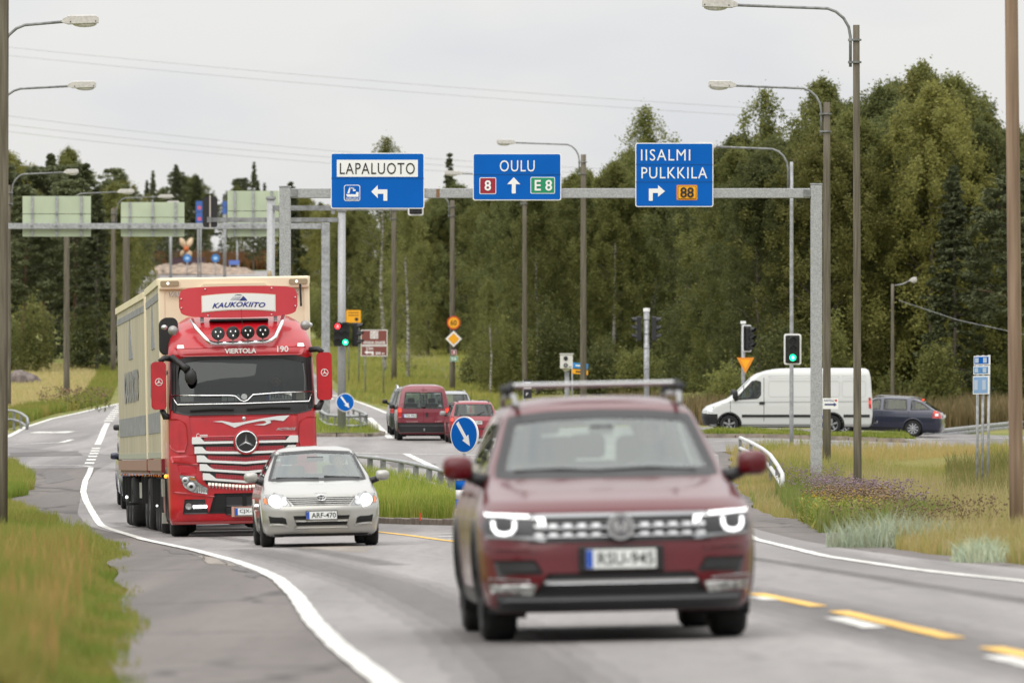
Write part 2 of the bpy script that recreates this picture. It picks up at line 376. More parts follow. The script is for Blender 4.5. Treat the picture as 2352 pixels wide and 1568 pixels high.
# side road crossing: near and far edge as functions of x
def sN(x): return np.interp(x, [-90, -11.6, 6.4, 60], [178, 189, 211, 214])
def sF(x): return np.interp(x, [-90, -18, -9, 3, 30, 60], [206, 232, 240, 262, 266, 268])
def paved(X, D):
    a = (X > mL(D)) & (X < mR_(D))
    b_ = (D > sN(X)) & (D < sF(X))
    c = (X < 8.5) & (X > mL(D) - 2.8) & (D < 75)
    c2 = (X > mL(D) - np.interp(D, [25, 45, 60, 80, 95, 108, 120, 150, 155, 165, 178, 190], [1.5, 1.55, 1.6, 1.6, 1.1, .65, .8, .9, 2.0, 1.3, 1.6, 2.6]) - .1) & (D >= 25) & (D < 191) & (X < 0)
    c3 = (X < mR_(D) + np.interp(D, [25, 60, 80, 90, 100, 115, 130, 150, 170, 215], [.55, .5, .42, .75, 1.2, 1.4, 1.05, .7, .3, .4]) + .1) & (D >= 25) & (D < 215) & (X > 0)
    return a | b_ | c2 | c3
TRAILS = []
def tz_(X, D):
    """terrain height"""
    X = np.asarray(X, float); D = np.asarray(D, float)
    z = zr(np.clip(X, -60, 60), D)
    dist = np.maximum(np.maximum(mL(D) - X, X - mR_(D)), 0)
    w = np.clip(dist / 3, 0, 1)
    und = .10 * np.sin(X * .9 + D * .07) * np.sin(D * .13 + 1) * w
    ditch = -.45 * np.exp(-((dist - 6) / 2.5) ** 2) * (D > 60) * (D < 200) * (X > 0)
    bankl = .25 * np.clip((-(X - mL(D)) - 2.2) / 3, 0, 1) * (X < 0) * (D < 175)
    hill = np.clip((dist - 14) / 40, 0, 1) * 1.2 * np.clip((D - 260) / 60, 0, 1)
    return z - .03 + und + ditch + bankl + hill
def tz(x, d): return float(tz_(x, d))

# terrain sheet
xs = np.concatenate([[-900, -500, -300, -180, -120, -90, -75], np.arange(-64, -26, 2.0), np.arange(-26, 26.1, .5), np.arange(28, 66, 2.0), [75, 90, 120, 180, 300, 500, 900]])
ds = np.concatenate([[-300, -150, -60, -20, 0, 10], np.arange(20, 300, 1.2), np.arange(300, 1000, 6.0), [1010, 1030, 1060, 1100, 1200, 1500, 2200, 3800]])
XG, DG = np.meshgrid(xs, ds); PV = paved(XG, DG)
ZG = tz_(XG, DG) - .13 * PV
Vt = np.stack([XG.ravel(), DG.ravel(), ZG.ravel()], 1); nx = len(xs); ny = len(ds)
ii = (np.arange(ny - 1)[:, None] * nx + np.arange(nx - 1)[None, :]).ravel()
Ft = np.stack([ii, ii + 1, ii + nx + 1, ii + nx], 1)
M_turf = leaf_mat('turf', '66722f', '857f4a', '70703a', trans=0.0, scale=.22, rough=.9)
tag(npobj('ground', Vt, Ft, M_turf, smooth=True), 'grassy ground rising gently away from the camera', kind='structure')

def sheet(name, rows, m, dz, label, ncol=10, parent=None):
    """rows of (x0, x1, d): a strip that follows the paved surface"""
    V = []; Fs = []
    for i, (a, b_, d) in enumerate(rows):
        for k in range(ncol + 1):
            x = a + (b_ - a) * k / ncol; V.append((x, d, float(zr(x, d)) + dz))
    n = ncol + 1
    for i in range(len(rows) - 1):
        for k in range(ncol): Fs.append((i * n + k, i * n + k + 1, (i + 1) * n + k + 1, (i + 1) * n + k))
    o = meshobj(name, V, Fs, m, parent, True)
    return tag(o, label, kind='structure')
dd = np.concatenate([np.arange(-60, 20, 10), np.arange(20, 340, 1.5), np.arange(340, 936, 5)])
sheet('main_road', [(float(mL(d)), float(mR_(d)), float(d)) for d in dd], M_road, .010, 'worn grey asphalt road curving away and climbing a far rise', 14)
# shoulders
dl = np.arange(25, 152, 1.5)
lo = lambda d: float(mL(d)) - float(np.interp(d, [25, 45, 60, 80, 95, 108, 120, 150], [1.5, 1.55, 1.6, 1.6, 1.1, .65, .8, .9])) - .07 * math.sin(d * .45) - .05 * math.sin(d * .21 + 1)
sheet('road_shoulder', [(lo(d), float(mL(d)) + .15, float(d)) for d in dl], M_shoulder, .004, 'dark cracked asphalt shoulder left of the white edge line', 4)
lo2 = lambda d: float(mL(d)) - float(np.interp(d, [138, 145, 155, 165, 178, 190], [.3, 1.0, 2.0, 1.3, 1.6, 2.6])) - .15 * math.sin(d * 1.3)
sheet('lay_by', [(lo2(d), float(mL(d)) + .1, float(d)) for d in np.arange(138, 191, 1.5)], M_shoulder, .002, 'broken asphalt corner beside the side road on the left', 4)
dr = np.arange(25, 215, 1.5)
ro = lambda d: float(mR_(d)) + float(np.interp(d, [25, 60, 80, 90, 100, 115, 130, 150, 170, 215], [.55, .5, .42, .75, 1.2, 1.4, 1.05, .7, .3, .4])) + .07 * math.sin(d * .5) + .04 * math.sin(d * 1.3)
sheet('verge_shoulder', [(float(mR_(d)) - .1, ro(d), float(d)) for d in dr], M_shoulder, .004, 'narrow rough asphalt edge along the right verge', 4)
# side road (tessellated in x)
V = []; Fs = []; sx = np.arange(-90, 61, 1.5)
for x in sx:
    for k in range(13):
        d = sN(x) + (sF(x) - sN(x)) * k / 12; V.append((x, d, float(zr(x, d)) + .006))
for i in range(len(sx) - 1):
    for k in range(12): Fs.append((i * 13 + k, (i + 1) * 13 + k, (i + 1) * 13 + k + 1, i * 13 + k + 1))
tag(meshobj('side_road', V, Fs, M_side, None, True), 'asphalt side road crossing the junction from left to right', kind='structure')
# bicycle path in the right background
pth = [G(1120, 905), G(1040, 862), G(985, 835), G(940, 815), G(915, 795)]
V = []; Fs = []
for i, (x, d) in enumerate(pth):
    for k in (-1.6, 1.6): V.append((x + k, d, tz(x, d) + .06))
for i in range(len(pth) - 1): Fs.append((2 * i, 2 * i + 1, 2 * i + 3, 2 * i + 2))
tag(meshobj('cycle_path', V, Fs, M_side), 'narrow asphalt path winding up into the trees', kind='structure')

M_band = bpy.data.materials.new('rubber_film'); M_band.use_nodes = True
_t = M_band.node_tree; _t.nodes['Principled BSDF'].inputs['Base Color'].default_value = (.05, .045, .042, 1); _t.nodes['Principled BSDF'].inputs['Roughness'].default_value = .8; _t.nodes['Principled BSDF'].inputs['Alpha'].default_value = .10
# painted markings: every line its own strip
def line(pts, w, m, label, dz=.018, name='road_marking', step=1.0, dash=None, phase=0.0):
    P = [np.array(p, float) for p in pts]; seg = [np.linalg.norm(P[i + 1] - P[i]) for i in range(len(P) - 1)]; tot = sum(seg)
    def at(s):
        for i, l in enumerate(seg):
            if s <= l or i == len(seg) - 1: return P[i] + (P[i + 1] - P[i]) * min(1, s / l)
            s -= l
    n = max(2, int(tot / step)); S = [tot * i / n for i in range(n + 1)]
    if dash:
        runs = []; s = phase
        while s < tot: runs.append((s, min(tot, s + dash[0]))); s += dash[0] + dash[1]
    else: runs = [(0, tot)]
    V = []; Fs = []
    for a, b_ in runs:
        k = max(1, int((b_ - a) / step)); base = len(V)
        for i in range(k + 1):
            s = a + (b_ - a) * i / k; p = at(s); q = at(min(tot, s + .3)) - at(max(0, s - .3)); q = q / (np.linalg.norm(q) + 1e-9)
            nn = np.array([-q[1], q[0]])
            ww = w * (1 + .06 * math.sin(s * 2.3))
            for e in (-.5, .5):
                r_ = p + nn * e * ww; V.append((r_[0], r_[1], float(zr(r_[0], r_[1])) + dz))
        for i in range(k): Fs.append((base + 2 * i, base + 2 * i + 1, base + 2 * i + 3, base + 2 * i + 2))
    return tag(meshobj(name, V, Fs, m), label, kind='structure')
def band(pts, w, lab):
    for k, q in enumerate((1.0, .72, .45)): line(pts, w * q, M_band, lab + (' outer film', ' middle film', ' inner film')[k], dz=.0125 + .0015 * k, name='tyre_film')
band([G(1500, 1330), G(1735, 1378), G(2050, 1448), G(2352, 1515), G(2700, 1590)], 1.2, 'dark worn band below the yellow centre line')
band([G(1600, 1268), G(1735, 1285), G(2050, 1335), G(2352, 1383), G(2700, 1430)], .35, 'thin dark tyre band in the right hand lane')
band([G(560, 1262), G(700, 1290), G(900, 1345), G(1100, 1440), G(1250, 1568), G(1330, 1680)], 1.0, 'dark tyre band in the oncoming lane')
band([G(270, 1200), G(440, 1228), G(700, 1262), G(900, 1300)], .5, 'dark tyre band beside the truck wheels')
edge = [G(*p) for p in ((1010, 1680), (880, 1568), (780, 1490), (720, 1430), (680, 1370), (640, 1332), (600, 1312), (540, 1290), (440, 1263), (330, 1240), (245, 1213), (215, 1182), (197, 1150), (191, 1130), (196, 1105), (206, 1085), (209, 1074))]
line(edge, .15, M_white, 'long white edge line curving along the left shoulder')
line([G(209, 1073), G(190, 1070), G(100, 1069), G(-60, 1070)], .16, M_white, 'white edge line of the side road at the left picture edge')
line([G(2700, 1385), G(2500, 1355), G(2352, 1337), G(2230, 1325), G(2100, 1310), G(1900, 1280), G(1735, 1240), (3.85, 125), (4.45, 150), (5.3, 180), (5.8, 200)], .14, M_white, 'white edge line beside the right hand grass verge')
line([G(1735, 1366), G(1880, 1396)], .15, M_yellow, 'short yellow centre line just right of the red car')
line([G(1925, 1407), G(2192, 1470)], .16, M_yellow, 'middle yellow centre line dash right of the red car')
line([G(2275, 1491), G(2620, 1570)], .16, M_yellow, 'yellow centre line dash at the lower right corner')
line([G(1918, 1422), G(2012, 1446)], .17, M_white, 'white dash beside the middle yellow centre line')
line([G(2288, 1512), G(2420, 1545)], .17, M_white, 'white dash at the lower right corner')
line([G(1738, 1374), G(1775, 1382)], .15, M_white, 'small white dash next to the red car bumper')
line([G(860, 1222), G(940, 1231), G(1010, 1241), G(1060, 1247), G(1250, 1290)], .13, M_yellow, 'yellow line leading past the kerbed island')
for i, (a, b_) in enumerate((((985, 1228), (1075, 1226)), ((1005, 1234), (1080, 1232)), ((1030, 1240), (1085, 1239)))):
    line([G(*a), G(*b_)], .3, M_white, 'white hatching bar in front of the kerbed island')
line([G(205, 1066), G(216, 1042), G(222, 1026)], .27, M_white, 'white dashed line leading off to the slip lane', dash=(2.2, 2.6))
line([G(224, 1022), G(240, 985), G(247, 972)], .22, M_white, 'solid white divider between slip lane and main lane')
line([G(249, 968), G(265, 945), G(282, 925)], .36, M_white, 'far dashed white line of the slip lane', dash=(2.5, 3))
line([G(-40, 1022), G(70, 1020), G(140, 1017), G(165, 1010)], .2, M_white, 'white line across the mouth of the side road')
line([G(-20, 1028), (XX(0, 240), 238), G(20, 1003), G(60, 981), G(120, 962), G(200, 944), G(275, 927), G(330, 908)], .2, M_white, 'white edge line of the far slip lane')
line([G(112, 993), G(170, 991)], .5, M_white, 'turn arrow shaft painted on the slip lane')
line([G(110, 995), G(128, 992)], 1.4, M_white, 'turn arrow head painted on the slip lane')
line([G(798, 1040), G(821, 1041), G(1102, 1046), G(1650, 1046)], .3, M_white, 'white stop line across the approach lanes')
line([G(933, 1043), G(1016, 1084)], .22, M_white, 'diagonal white lane line behind the island rail')
line([G(1022, 1094), G(1070, 1113)], .2, M_white, 'white lane line dash behind the arrow sign')
line([G(845, 1048), G(866, 1053)], .5, M_white, 'white arrow mark beside the silver car roof')
line([G(1095, 1052), G(1180, 1056)], .6, M_white, 'white arrow mark beside the red car')
line([G(1640, 1014), G(1900, 1013), G(2200, 1008), G(2420, 1006)], .16, M_white, 'white line along the far kerbed grass strip')
line([G(890, 950), G(862, 938), G(830, 926), G(785, 912), G(735, 902)], .2, M_white, 'white edge line curving below the green bank')
line([G(848, 960), G(897, 1007)], .24, M_white, 'white line beside the second traffic island')
line([G(700, 880), G(728, 898), G(780, 925), G(800, 934)], .15, M_white, 'faint white lane line behind the truck', dash=(3, 9))
def quadpatch(px, m, name, lab, dz=.0115):
    P = [G(*p) for p in px]; V = []; n = 12
    for i in range(n + 1):
        for k in range(n + 1):
            u, v = i / n, k / n; a = [P[0][j] * (1 - u) + P[1][j] * u for j in (0, 1)]; b_ = [P[3][j] * (1 - u) + P[2][j] * u for j in (0, 1)]
            x = a[0] * (1 - v) + b_[0] * v + .05 * math.sin(9 * u + 4 * v); d = a[1] * (1 - v) + b_[1] * v + .3 * math.sin(7 * v + 3 * u); V.append((x, d, float(zr(x, d)) + dz))
    tag(meshobj(name, V, [(i * (n + 1) + k, i * (n + 1) + k + 1, (i + 1) * (n + 1) + k + 1, (i + 1) * (n + 1) + k) for i in range(n) for k in range(n)], m), lab, kind='structure')
M_pl = asphalt('patch_light', (.27, .235, .20), .2); M_pd = asphalt('patch_dark', (.12, .112, .108), .2)
quadpatch([(445, 1277), (500, 1281), (545, 1300), (485, 1296)], M_pl, 'asphalt_patch', 'pale repaired patch on the left shoulder', .0075)
quadpatch([(365, 1262), (430, 1270), (470, 1277), (400, 1272)], M_pd, 'asphalt_patch', 'dark crumbled patch between shoulder and white line', .0075)
quadpatch([(545, 1300), (600, 1322), (585, 1328), (535, 1306)], M_pd, 'asphalt_patch', 'narrow dark crack repair beside the white line', .0078)
quadpatch([(95, 1085), (150, 1082), (170, 1100), (110, 1112)], M_pd, 'asphalt_patch', 'dark worn patch at the left side road corner', .0075)
quadpatch([(880, 1062), (1000, 1066), (1000, 1078), (905, 1074)], M_pd, 'asphalt_patch', 'dark patch on the approach lane behind the rail', .013)
quadpatch([(700, 1250), (860, 1258), (840, 1270), (680, 1262)], M_pl, 'asphalt_patch', 'lighter mended strip under the silver car', .0122)
quadpatch([(20, 1040), (180, 1036), (190, 1046), (20, 1050)], M_pd, 'asphalt_patch', 'long dark tyre-polished strip across the side road', .0125)
for x0, x1, lab in ((410, 405, 'left'), (470, 480, 'middle')):
    line([G(x0, 652), G(x1, 690)], .6, M_white, 'pale %s line on the far rise below the roundabout' % lab)
# ------------------------------------------------------------------ traffic islands with kerb stones
M_islgrass = leaf_mat('island_turf', '55652a', '6d7434', '7a7438', trans=0.0, scale=.8, rough=.9)
def island(L, Rr, d0, d1, label, name='traffic_island', top=.11, stone=1.0, stones=True):
    """L, Rr: lists of (d, x)"""
    L = np.array(L); Rr = np.array(Rr)
    fl = lambda d: float(np.interp(d, L[:, 0], L[:, 1])); fr = lambda d: float(np.interp(d, Rr[:, 0], Rr[:, 1]))
    n = max(6, int((d1 - d0) / 1.0)); V = []; Fs = []
    for i in range(n + 1):
        d = d0 + (d1 - d0) * i / n
        for k in range(5):
            x = fl(d) + (fr(d) - fl(d)) * k / 4; V.append((x, d, float(zr(x, d)) + top + .05 * math.sin(PI * k / 4)))
    for i in range(n):
        for k in range(4): Fs.append((i * 5 + k, i * 5 + k + 1, (i + 1) * 5 + k + 1, (i + 1) * 5 + k))
    isl = meshobj(name, V, Fs, M_islgrass, None, True); tag(isl, label, kind='structure')
    if stones:
        loop = [(fl(d0 + (d1 - d0) * i / n), d0 + (d1 - d0) * i / n) for i in range(n + 1)] + [(fr(d1 - (d1 - d0) * i / n), d1 - (d1 - d0) * i / n) for i in range(n + 1)]
        loop.append(loop[0]); P = [np.array(p) for p in loop]; acc = 0; pts = [P[0]]
        for i in range(len(P) - 1):
            a, b_ = P[i], P[i + 1]; l = np.linalg.norm(b_ - a); s = stone - acc
            while s <= l: pts.append(a + (b_ - a) * s / l); s += stone
            acc = (acc + l) % stone if l else acc
        pts.append(P[-1])
        rn = random.Random(3)
        for i in range(len(pts) - 1):
            a, b_ = pts[i], pts[i + 1]; c = (a + b_) / 2; l = np.linalg.norm(b_ - a)
            if l < .2: continue
            an = math.atan2(b_[1] - a[1], b_[0] - a[0]); h = .27
            MB().box((c[0], c[1], float(zr(c[0], c[1])) + top + .02 - h / 2 + rn.uniform(-.012, .012)), (l - .025, .17 + rn.uniform(-.01, .01), h), rz=an + rn.uniform(-.02, .02)).build('kerb_stone', M_concrete, isl, bevel=.018)
    return isl, fl, fr
isl1, i1l, i1r = island([(126, -.75), (128, -1.25), (131, -1.9), (136, -2.75), (145, -4.0), (165, -6.5), (184, -7.8)], [(126, -.35), (128, -.2), (140, -.35), (156, -.95), (168, -3.0), (176, -5.2), (184, -6.6)], 126, 184, 'grassy kerbed traffic island with a low rail, behind the silver car')
isl2, i2l, i2r = island([(243, -7.2), (246, -8.0), (255, -9.0), (275, -10.6), (300, -12.4)], [(243, -5.0), (246, -4.6), (255, -5.4), (275, -7.6), (300, -11.4)], 243, 300, 'far grassy traffic island with two steel posts right of the truck')
def isl3f():
    V = []; Fs = []; xs_ = np.arange(6.2, 14.6, .6)
    for x in xs_:
        for k in range(5):
            d = 241.5 + (246.5 - 241.5) * k / 4; V.append((x, d, float(zr(x, d)) + .13 + .05 * math.sin(PI * k / 4)))
    for i in range(len(xs_) - 1):
        for k in range(4): Fs.append((i * 5 + k, (i + 1) * 5 + k, (i + 1) * 5 + k + 1, i * 5 + k + 1))
    o = tag(meshobj('median_island', V, Fs, M_islgrass, None, True), 'grass strip with kerb in front of the white van', kind='structure')
    for i, x in enumerate(np.arange(6.4, 14.4, 1.0)):
        MB().box((x, 241.4, float(zr(x, 241.4)) + .02), (.97, .17, .26), rz=random.uniform(-.02, .02)).build('kerb_stone', M_concrete, o)
isl3f()

# ------------------------------------------------------------------ grass and weeds
def blades(name, X, D, Z0, H, W, m, label, lean=.35, kind='stuff'):
    n = len(X); az_ = rng.uniform(0, 2 * PI, n); wz = rng.uniform(0, PI, n); ln = rng.uniform(.1, 1, n) * lean * H
    bx, by = np.cos(az_) * ln, np.sin(az_) * ln; wx, wy = np.cos(wz) * W / 2, np.sin(wz) * W / 2
    V = np.zeros((n, 5, 3))
    V[:, 0] = np.stack([X - wx, D - wy, Z0], 1); V[:, 1] = np.stack([X + wx, D + wy, Z0], 1)
    V[:, 2] = np.stack([X - wx * .8 + bx * .35, D - wy * .8 + by * .35, Z0 + H * .6], 1); V[:, 3] = np.stack([X + wx * .8 + bx * .35, D + wy * .8 + by * .35, Z0 + H * .6], 1)
    V[:, 4] = np.stack([X + bx, D + by, Z0 + H * .97], 1)
    b_ = (np.arange(n) * 5)[:, None]; T = np.concatenate([b_ + [0, 1, 3], b_ + [0, 3, 2], b_ + [2, 3, 4]], 0)
    return tag(npobj(name, V.reshape(-1, 3), T, m), label, kind=kind)
M_gr = leaf_mat('grass_green', '7f9638', '97a348', 'b3a55c', scale=.5)
M_grisl = leaf_mat('grass_island', '6f8a2c', '98a640', 'b8b264', scale=1.1)
M_straw = leaf_mat('grass_straw', 'bca676', 'cdbc8e', '9aa05a', scale=.4)
M_mix = leaf_mat('grass_mixed', '86924a', 'b4a468', 'b89c6a', scale=.28)
M_mixl = leaf_mat('grass_mixed_left', '748a34', 'a09452', '8c9044', scale=.4)
M_lyme = leaf_mat('lyme_grass', 'a3b39a', 'b4c0a8', 'c0c2a0', scale=1.0, trans=.2)
M_weed = leaf_mat('weed_leaf', '4c5c28', '5f6a34', '78753c', scale=.6)
M_weedb = leaf_mat('weed_brown', '6e5f3c', '8a7650', '4e4a2c', scale=.6)
def scatter(n, fx0, fx1, d0, d1, pw=1.0):
    """random points between x-limits given as functions of d; nearer rows denser when pw > 1"""
    D = d0 + (d1 - d0) * rng.random(n) ** pw; a = np.array([fx0(d) for d in D]); b_ = np.array([fx1(d) for d in D])
    return a + (b_ - a) * rng.random(n), D
def patch(X, D, sc=.35, seed=0):
    return .5 + .25 * (np.sin(X * sc * 2.1 + seed) * np.cos(D * sc * .7 + seed * 2) + np.sin(X * sc * .9 - D * sc * .45 + seed))
def visr(d): return 1176 * d / F * 1.06 + .3
rv = lambda d: ro(d) + .0
# right verge: short mixed, drifts of straw, taller towards the ditch
X, D = scatter(125000, rv, lambda d: visr(d) + .5, 66, 212)
ok = (X > [ro(d) + .05 for d in D]) & (D < sN(X) - .3); X, D = X[ok], D[ok]
dist = X - np.array([ro(d) for d in D]); p = patch(X, D, .5, 1)
H = (.10 + .16 * rng.random(len(X))) * (1 + .7 * np.clip(dist / 2.5, 0, 1)) * (.7 + .7 * p)
st = rng.random(len(X)) < np.clip(.25 + .55 * (p - .35) + .45 * ((dist > 2.4) & (D < 176)) - .30 * (D > 182), .10, .92)
blades('verge_grass', X[~st], D[~st], tz_(X[~st], D[~st]) - .02, H[~st], .016, M_mix, 'short green and tan grass on the right hand verge')
blades('dry_grass', X[st], D[st], tz_(X[st], D[st]) - .02, H[st] * (1.3 + .6 * (dist[st] > 2.6) * (D[st] < 170)), .013, M_straw, 'dry straw coloured grass in the right hand ditch')
# green clumps further right
X, D = scatter(40000, lambda d: ro(d) + 1.0, lambda d: visr(d) + .5, 120, 211)
ok = (D < sN(X) - .3) & (patch(X, D, .3, 4) > .45); X, D = X[ok], D[ok]
blades('green_grass', X, D, tz_(X, D) - .02, .25 + .35 * rng.random(len(X)), .02, M_gr, 'lush green grass below the side road')
# tall weeds on the right: behind the blue stop signs and left of the last pole
X, D = scatter(4200, lambda d: XX(2175, d), lambda d: XX(2345, d), 150, 182)
blades('tall_weeds', X, D, tz_(X, D) - .02, .35 + .75 * rng.random(len(X)) ** 1.5, .03, leaf_mat('weed_tall', '6c7a3a', '86824c', '9a8a5a', scale=.8), 'tall weeds around the blue sign posts at right')
X, D = scatter(26000, lambda d: XX(np.interp(d, [104, 158], [1880, 1775]), d), lambda d: XX(np.interp(d, [104, 158], [2190, 1960]), d), 104, 158)
ok = patch(X, D, .9, 7) > .34; X, D = X[ok], D[ok]
blades('green_weeds', X, D, tz_(X, D) - .02, .25 + .38 * rng.random(len(X)), .022, leaf_mat('weed_green', '6c8436', '82904a', '95905a', scale=.9), 'green leafy weeds among the thistles by the poles')
# left near verge
lxo = lambda d: lo(d) - .02
X, D = scatter(90000, lambda d: XX(0, d) - .6, lxo, 33, 150, 1.5)
p = patch(X, D, 1.1, 2); X = X + rng.random(len(X)) ** 3 * .22; H = (.15 + .26 * rng.random(len(X))) * (.6 + .9 * p)
H *= np.clip((np.array([lo(d) for d in D]) - X) / .5, .3, 1)
blades('roadside_grass', X, D, tz_(X, D) - .02, H, .014, M_mixl, 'tall green and russet grass along the left shoulder')
X, D = scatter(900, lambda d: XX(-10, d), lambda d: min(lo(d) - .3, XX(290, d)), 34, 90)
blades('seed_heads', X, D, tz_(X, D), .38 + .25 * rng.random(len(X)), .010, leaf_mat('seed_stalk', '9a7c48', 'b0905a', '8a7a40', scale=.8), 'brown seeding grass stalks on the near left verge', lean=.25)
# left corner behind the shoulder
X, D = scatter(26000, lambda d: XX(-15, d), lambda d: min(lo2(d), float(mL(d)) - 1.0) if d > 138 else lo(d), 128, 188)
blades('corner_grass', X, D, tz_(X, D) - .02, .16 + .32 * rng.random(len(X)), .02, M_mixl, 'brownish grass tongue between side road and main road')
# islands
def isl_grass(fl, fr, d0, d1, n, hh, label, top=.12, m=M_grisl):
    X, D = scatter(n, lambda d: fl(d) + .15, lambda d: fr(d) - .15, d0, d1)
    ok = rng.random(len(X)) < .4 + .6 * patch(X, D, 2.2, 5); X, D = X[ok], D[ok]
    blades('island_grass', X, D, zr(X, D) + top, hh * (.45 + .75 * rng.random(len(X))) * np.clip((D - d0) / 2.5 + .4, 0, 1), .014, m, label)
isl_grass(i1l, i1r, 127, 184, 60000, .42, 'bright green grass on the island behind the silver car')
isl_grass(i2l, i2r, 244, 300, 16000, .35, 'grass on the far island with two steel posts')
X = rng.uniform(6.3, 14.3, 12000); D = rng.uniform(241.7, 246.4, 12000)
blades('median_grass', X, D, zr(X, D) + .14, .06 + .26 * rng.random(len(X)) * patch(X, D, 1.6, 2) ** 1.6, .03, M_grisl, 'weedy grass strip in front of the white van')
# far left field and far verges
X, D = scatter(60000, lambda d: XX(-20, d), lambda d: float(mL(d)) - .8, 236, 430)
ok = (XX(0, D) < mL(D) - .8) & (D > sF(X) + .8); X, D = X[ok], D[ok]; p = patch(X, D, .16, 6); near = (mL(D) - X) < 2.2
blades('field_grass', X[~near], D[~near], tz_(X[~near], D[~near]) - .02, .25 + .35 * rng.random((~near).sum()), .05, M_straw, 'straw coloured field below the left hand wood')
blades('far_verge_grass', X[near], D[near], tz_(X[near], D[near]) - .02, .2 + .4 * rng.random(near.sum()), .05, M_mixl, 'green and red-brown verge along the far slip lane')
X, D = scatter(52000, lambda d: float(mR_(d)) + .6, lambda d: XX(1500, d) if d < 330 else XX(1180, d), 268, 520)
blades('bank_grass', X, D, tz_(X, D) - .02, .2 + .3 * rng.random(len(X)), .05, leaf_mat('bank_grass_leaf', '7c8b40', '98984c', 'aa9e5a', scale=.12), 'yellow green grass bank behind the queueing cars')
# tan reed-like weeds along the far side of the side road
X, D = scatter(13000, lambda d: 4.0, lambda d: XX(2380, d), 271, 282)
ok = patch(X, D, .9, 3) > .3; X, D = X[ok], D[ok]
blades('tan_weeds', X, D, tz_(X, D) - .02, .5 + .9 * rng.random(len(X)), .05, leaf_mat('tan_weed', '8d7c58', 'a48f68', '5f5f34', scale=.4), 'pale brown withered weeds at the foot of the wood')
X, D = scatter(9000, lambda d: XX(330, d), lambda d: XX(640, d), 945, 985)
blades('heath', X, D, tz_(X, D) - .1, 1.0 + 1.0 * rng.random(len(X)), .25, leaf_mat('heath_leaf', '7a5136', '8e6840', '5e4a2c', scale=.1), 'rust brown scrub beyond the far roundabout')
# lyme grass tufts
def tuft(cx, cd, rx, rd, n, h, label):
    a = rng.uniform(0, 2 * PI, n); q = np.sqrt(rng.random(n)); X = cx + np.cos(a) * q * rx; D = cd + np.sin(a) * q * rd
    blades('lyme_grass', X, D, tz_(X, D) - .02, h * (.35 + .75 * rng.random(n)) * (1.15 - q * .45), .013, M_lyme, label, lean=.8)
g = G(2040, 1256); tuft(g[0] + .1, g[1] + .6, .88, 1.3, 1700, .55, 'large pale blue-green grass tuft at the road edge')
g = G(2250, 1292); tuft(g[0] + .05, g[1] + .5, .34, .9, 650, .38, 'small pale blue-green grass tuft near the brown pole')
# flowering weeds: stems, leaves, heads
def weeds(name, X, D, h0, h1, leafm, headm, label, heads=6, hs=.022, spread=.09, leaves=10, lw=.022):
    n = len(X); H = rng.uniform(h0, h1, n); Z = tz_(X, D)
    blades(name + '_stems', X, D, Z, H, .010, leafm, 'stems and leaves of ' + label, lean=.18)
    k = leaves * n; xi = np.repeat(X, leaves); di = np.repeat(D, leaves); zi = np.repeat(Z, leaves); hi = np.repeat(H, leaves)
    a = rng.uniform(0, 2 * PI, k); f = rng.random(k) * .85; L = rng.uniform(.05, .12, k); lz = zi + hi * f
    dx, dy = np.cos(a), np.sin(a); up = rng.uniform(.2, 1.1, k)
    V = np.zeros((k, 4, 3)); V[:, 0] = np.stack([xi, di, lz], 1)
    V[:, 1] = np.stack([xi + dx * L * .5 - dy * lw / 2, di + dy * L * .5 + dx * lw / 2, lz + L * .5 * up], 1)
    V[:, 2] = np.stack([xi + dx * L, di + dy * L, lz + L * up], 1)
    V[:, 3] = np.stack([xi + dx * L * .5 + dy * lw / 2, di + dy * L * .5 - dx * lw / 2, lz + L * .5 * up], 1)
    tag(npobj(name + '_leaves', V.reshape(-1, 3), np.arange(4 * k).reshape(k, 4), leafm), 'small leaves of ' + label, kind='stuff')
    k = heads * n; xi = np.repeat(X, heads) + rng.normal(0, spread, k); di = np.repeat(D, heads) + rng.normal(0, spread, k)
    zi = np.repeat(Z + H, heads) + rng.normal(0, spread * .5, k); s = hs * rng.uniform(.6, 1.3, k)
    o = np.array([[1, 0, 0], [-.5, .87, 0], [-.5, -.87, 0], [0, 0, .8], [0, 0, -.8]])
    V = np.stack([xi, di, zi], 1)[:, None, :] + o[None] * s[:, None, None]
    b_ = (np.arange(k) * 5)[:, None]; T = np.concatenate([b_ + t for t in ([0, 1, 3], [1, 2, 3], [2, 0, 3], [1, 0, 4], [2, 1, 4], [0, 2, 4])], 0)
    tag(npobj(name + '_heads', V.reshape(-1, 3), T, headm), 'flower heads of ' + label, kind='stuff')
M_lilac = leaf_mat('lilac_petals', '9a8494', 'b09aa8', '7d6a60', scale=2, trans=.3)
M_brownhead = leaf_mat('brown_seed_heads', '6b5240', '8c755a', 'a58d6e', scale=2, trans=.1)
M_yelfl = leaf_mat('yellow_petals', 'b08f30', 'c0a040', '8f8a34', scale=2, trans=.3)
def fband(n, pts_l, pts_r, d0, d1):
    return scatter(n, lambda d: XX(np.interp(d, [d0, d1], pts_l), d), lambda d: XX(np.interp(d, [d0, d1], pts_r), d), d0, d1)
X, D = fband(430, (1960, 1780), (2150, 1935), 118, 158); weeds('lilac_flowers', X, D, .45, .85, M_weed, M_lilac, 'lilac flowering thistles around the lamp poles', heads=8, hs=.019)
X, D = fband(210, (1905, 1850), (2090, 1990), 104, 130); weeds('thistles', X, D, .35, .7, M_weedb, M_brownhead, 'withered brown thistles near the pale grass', heads=7, hs=.022)
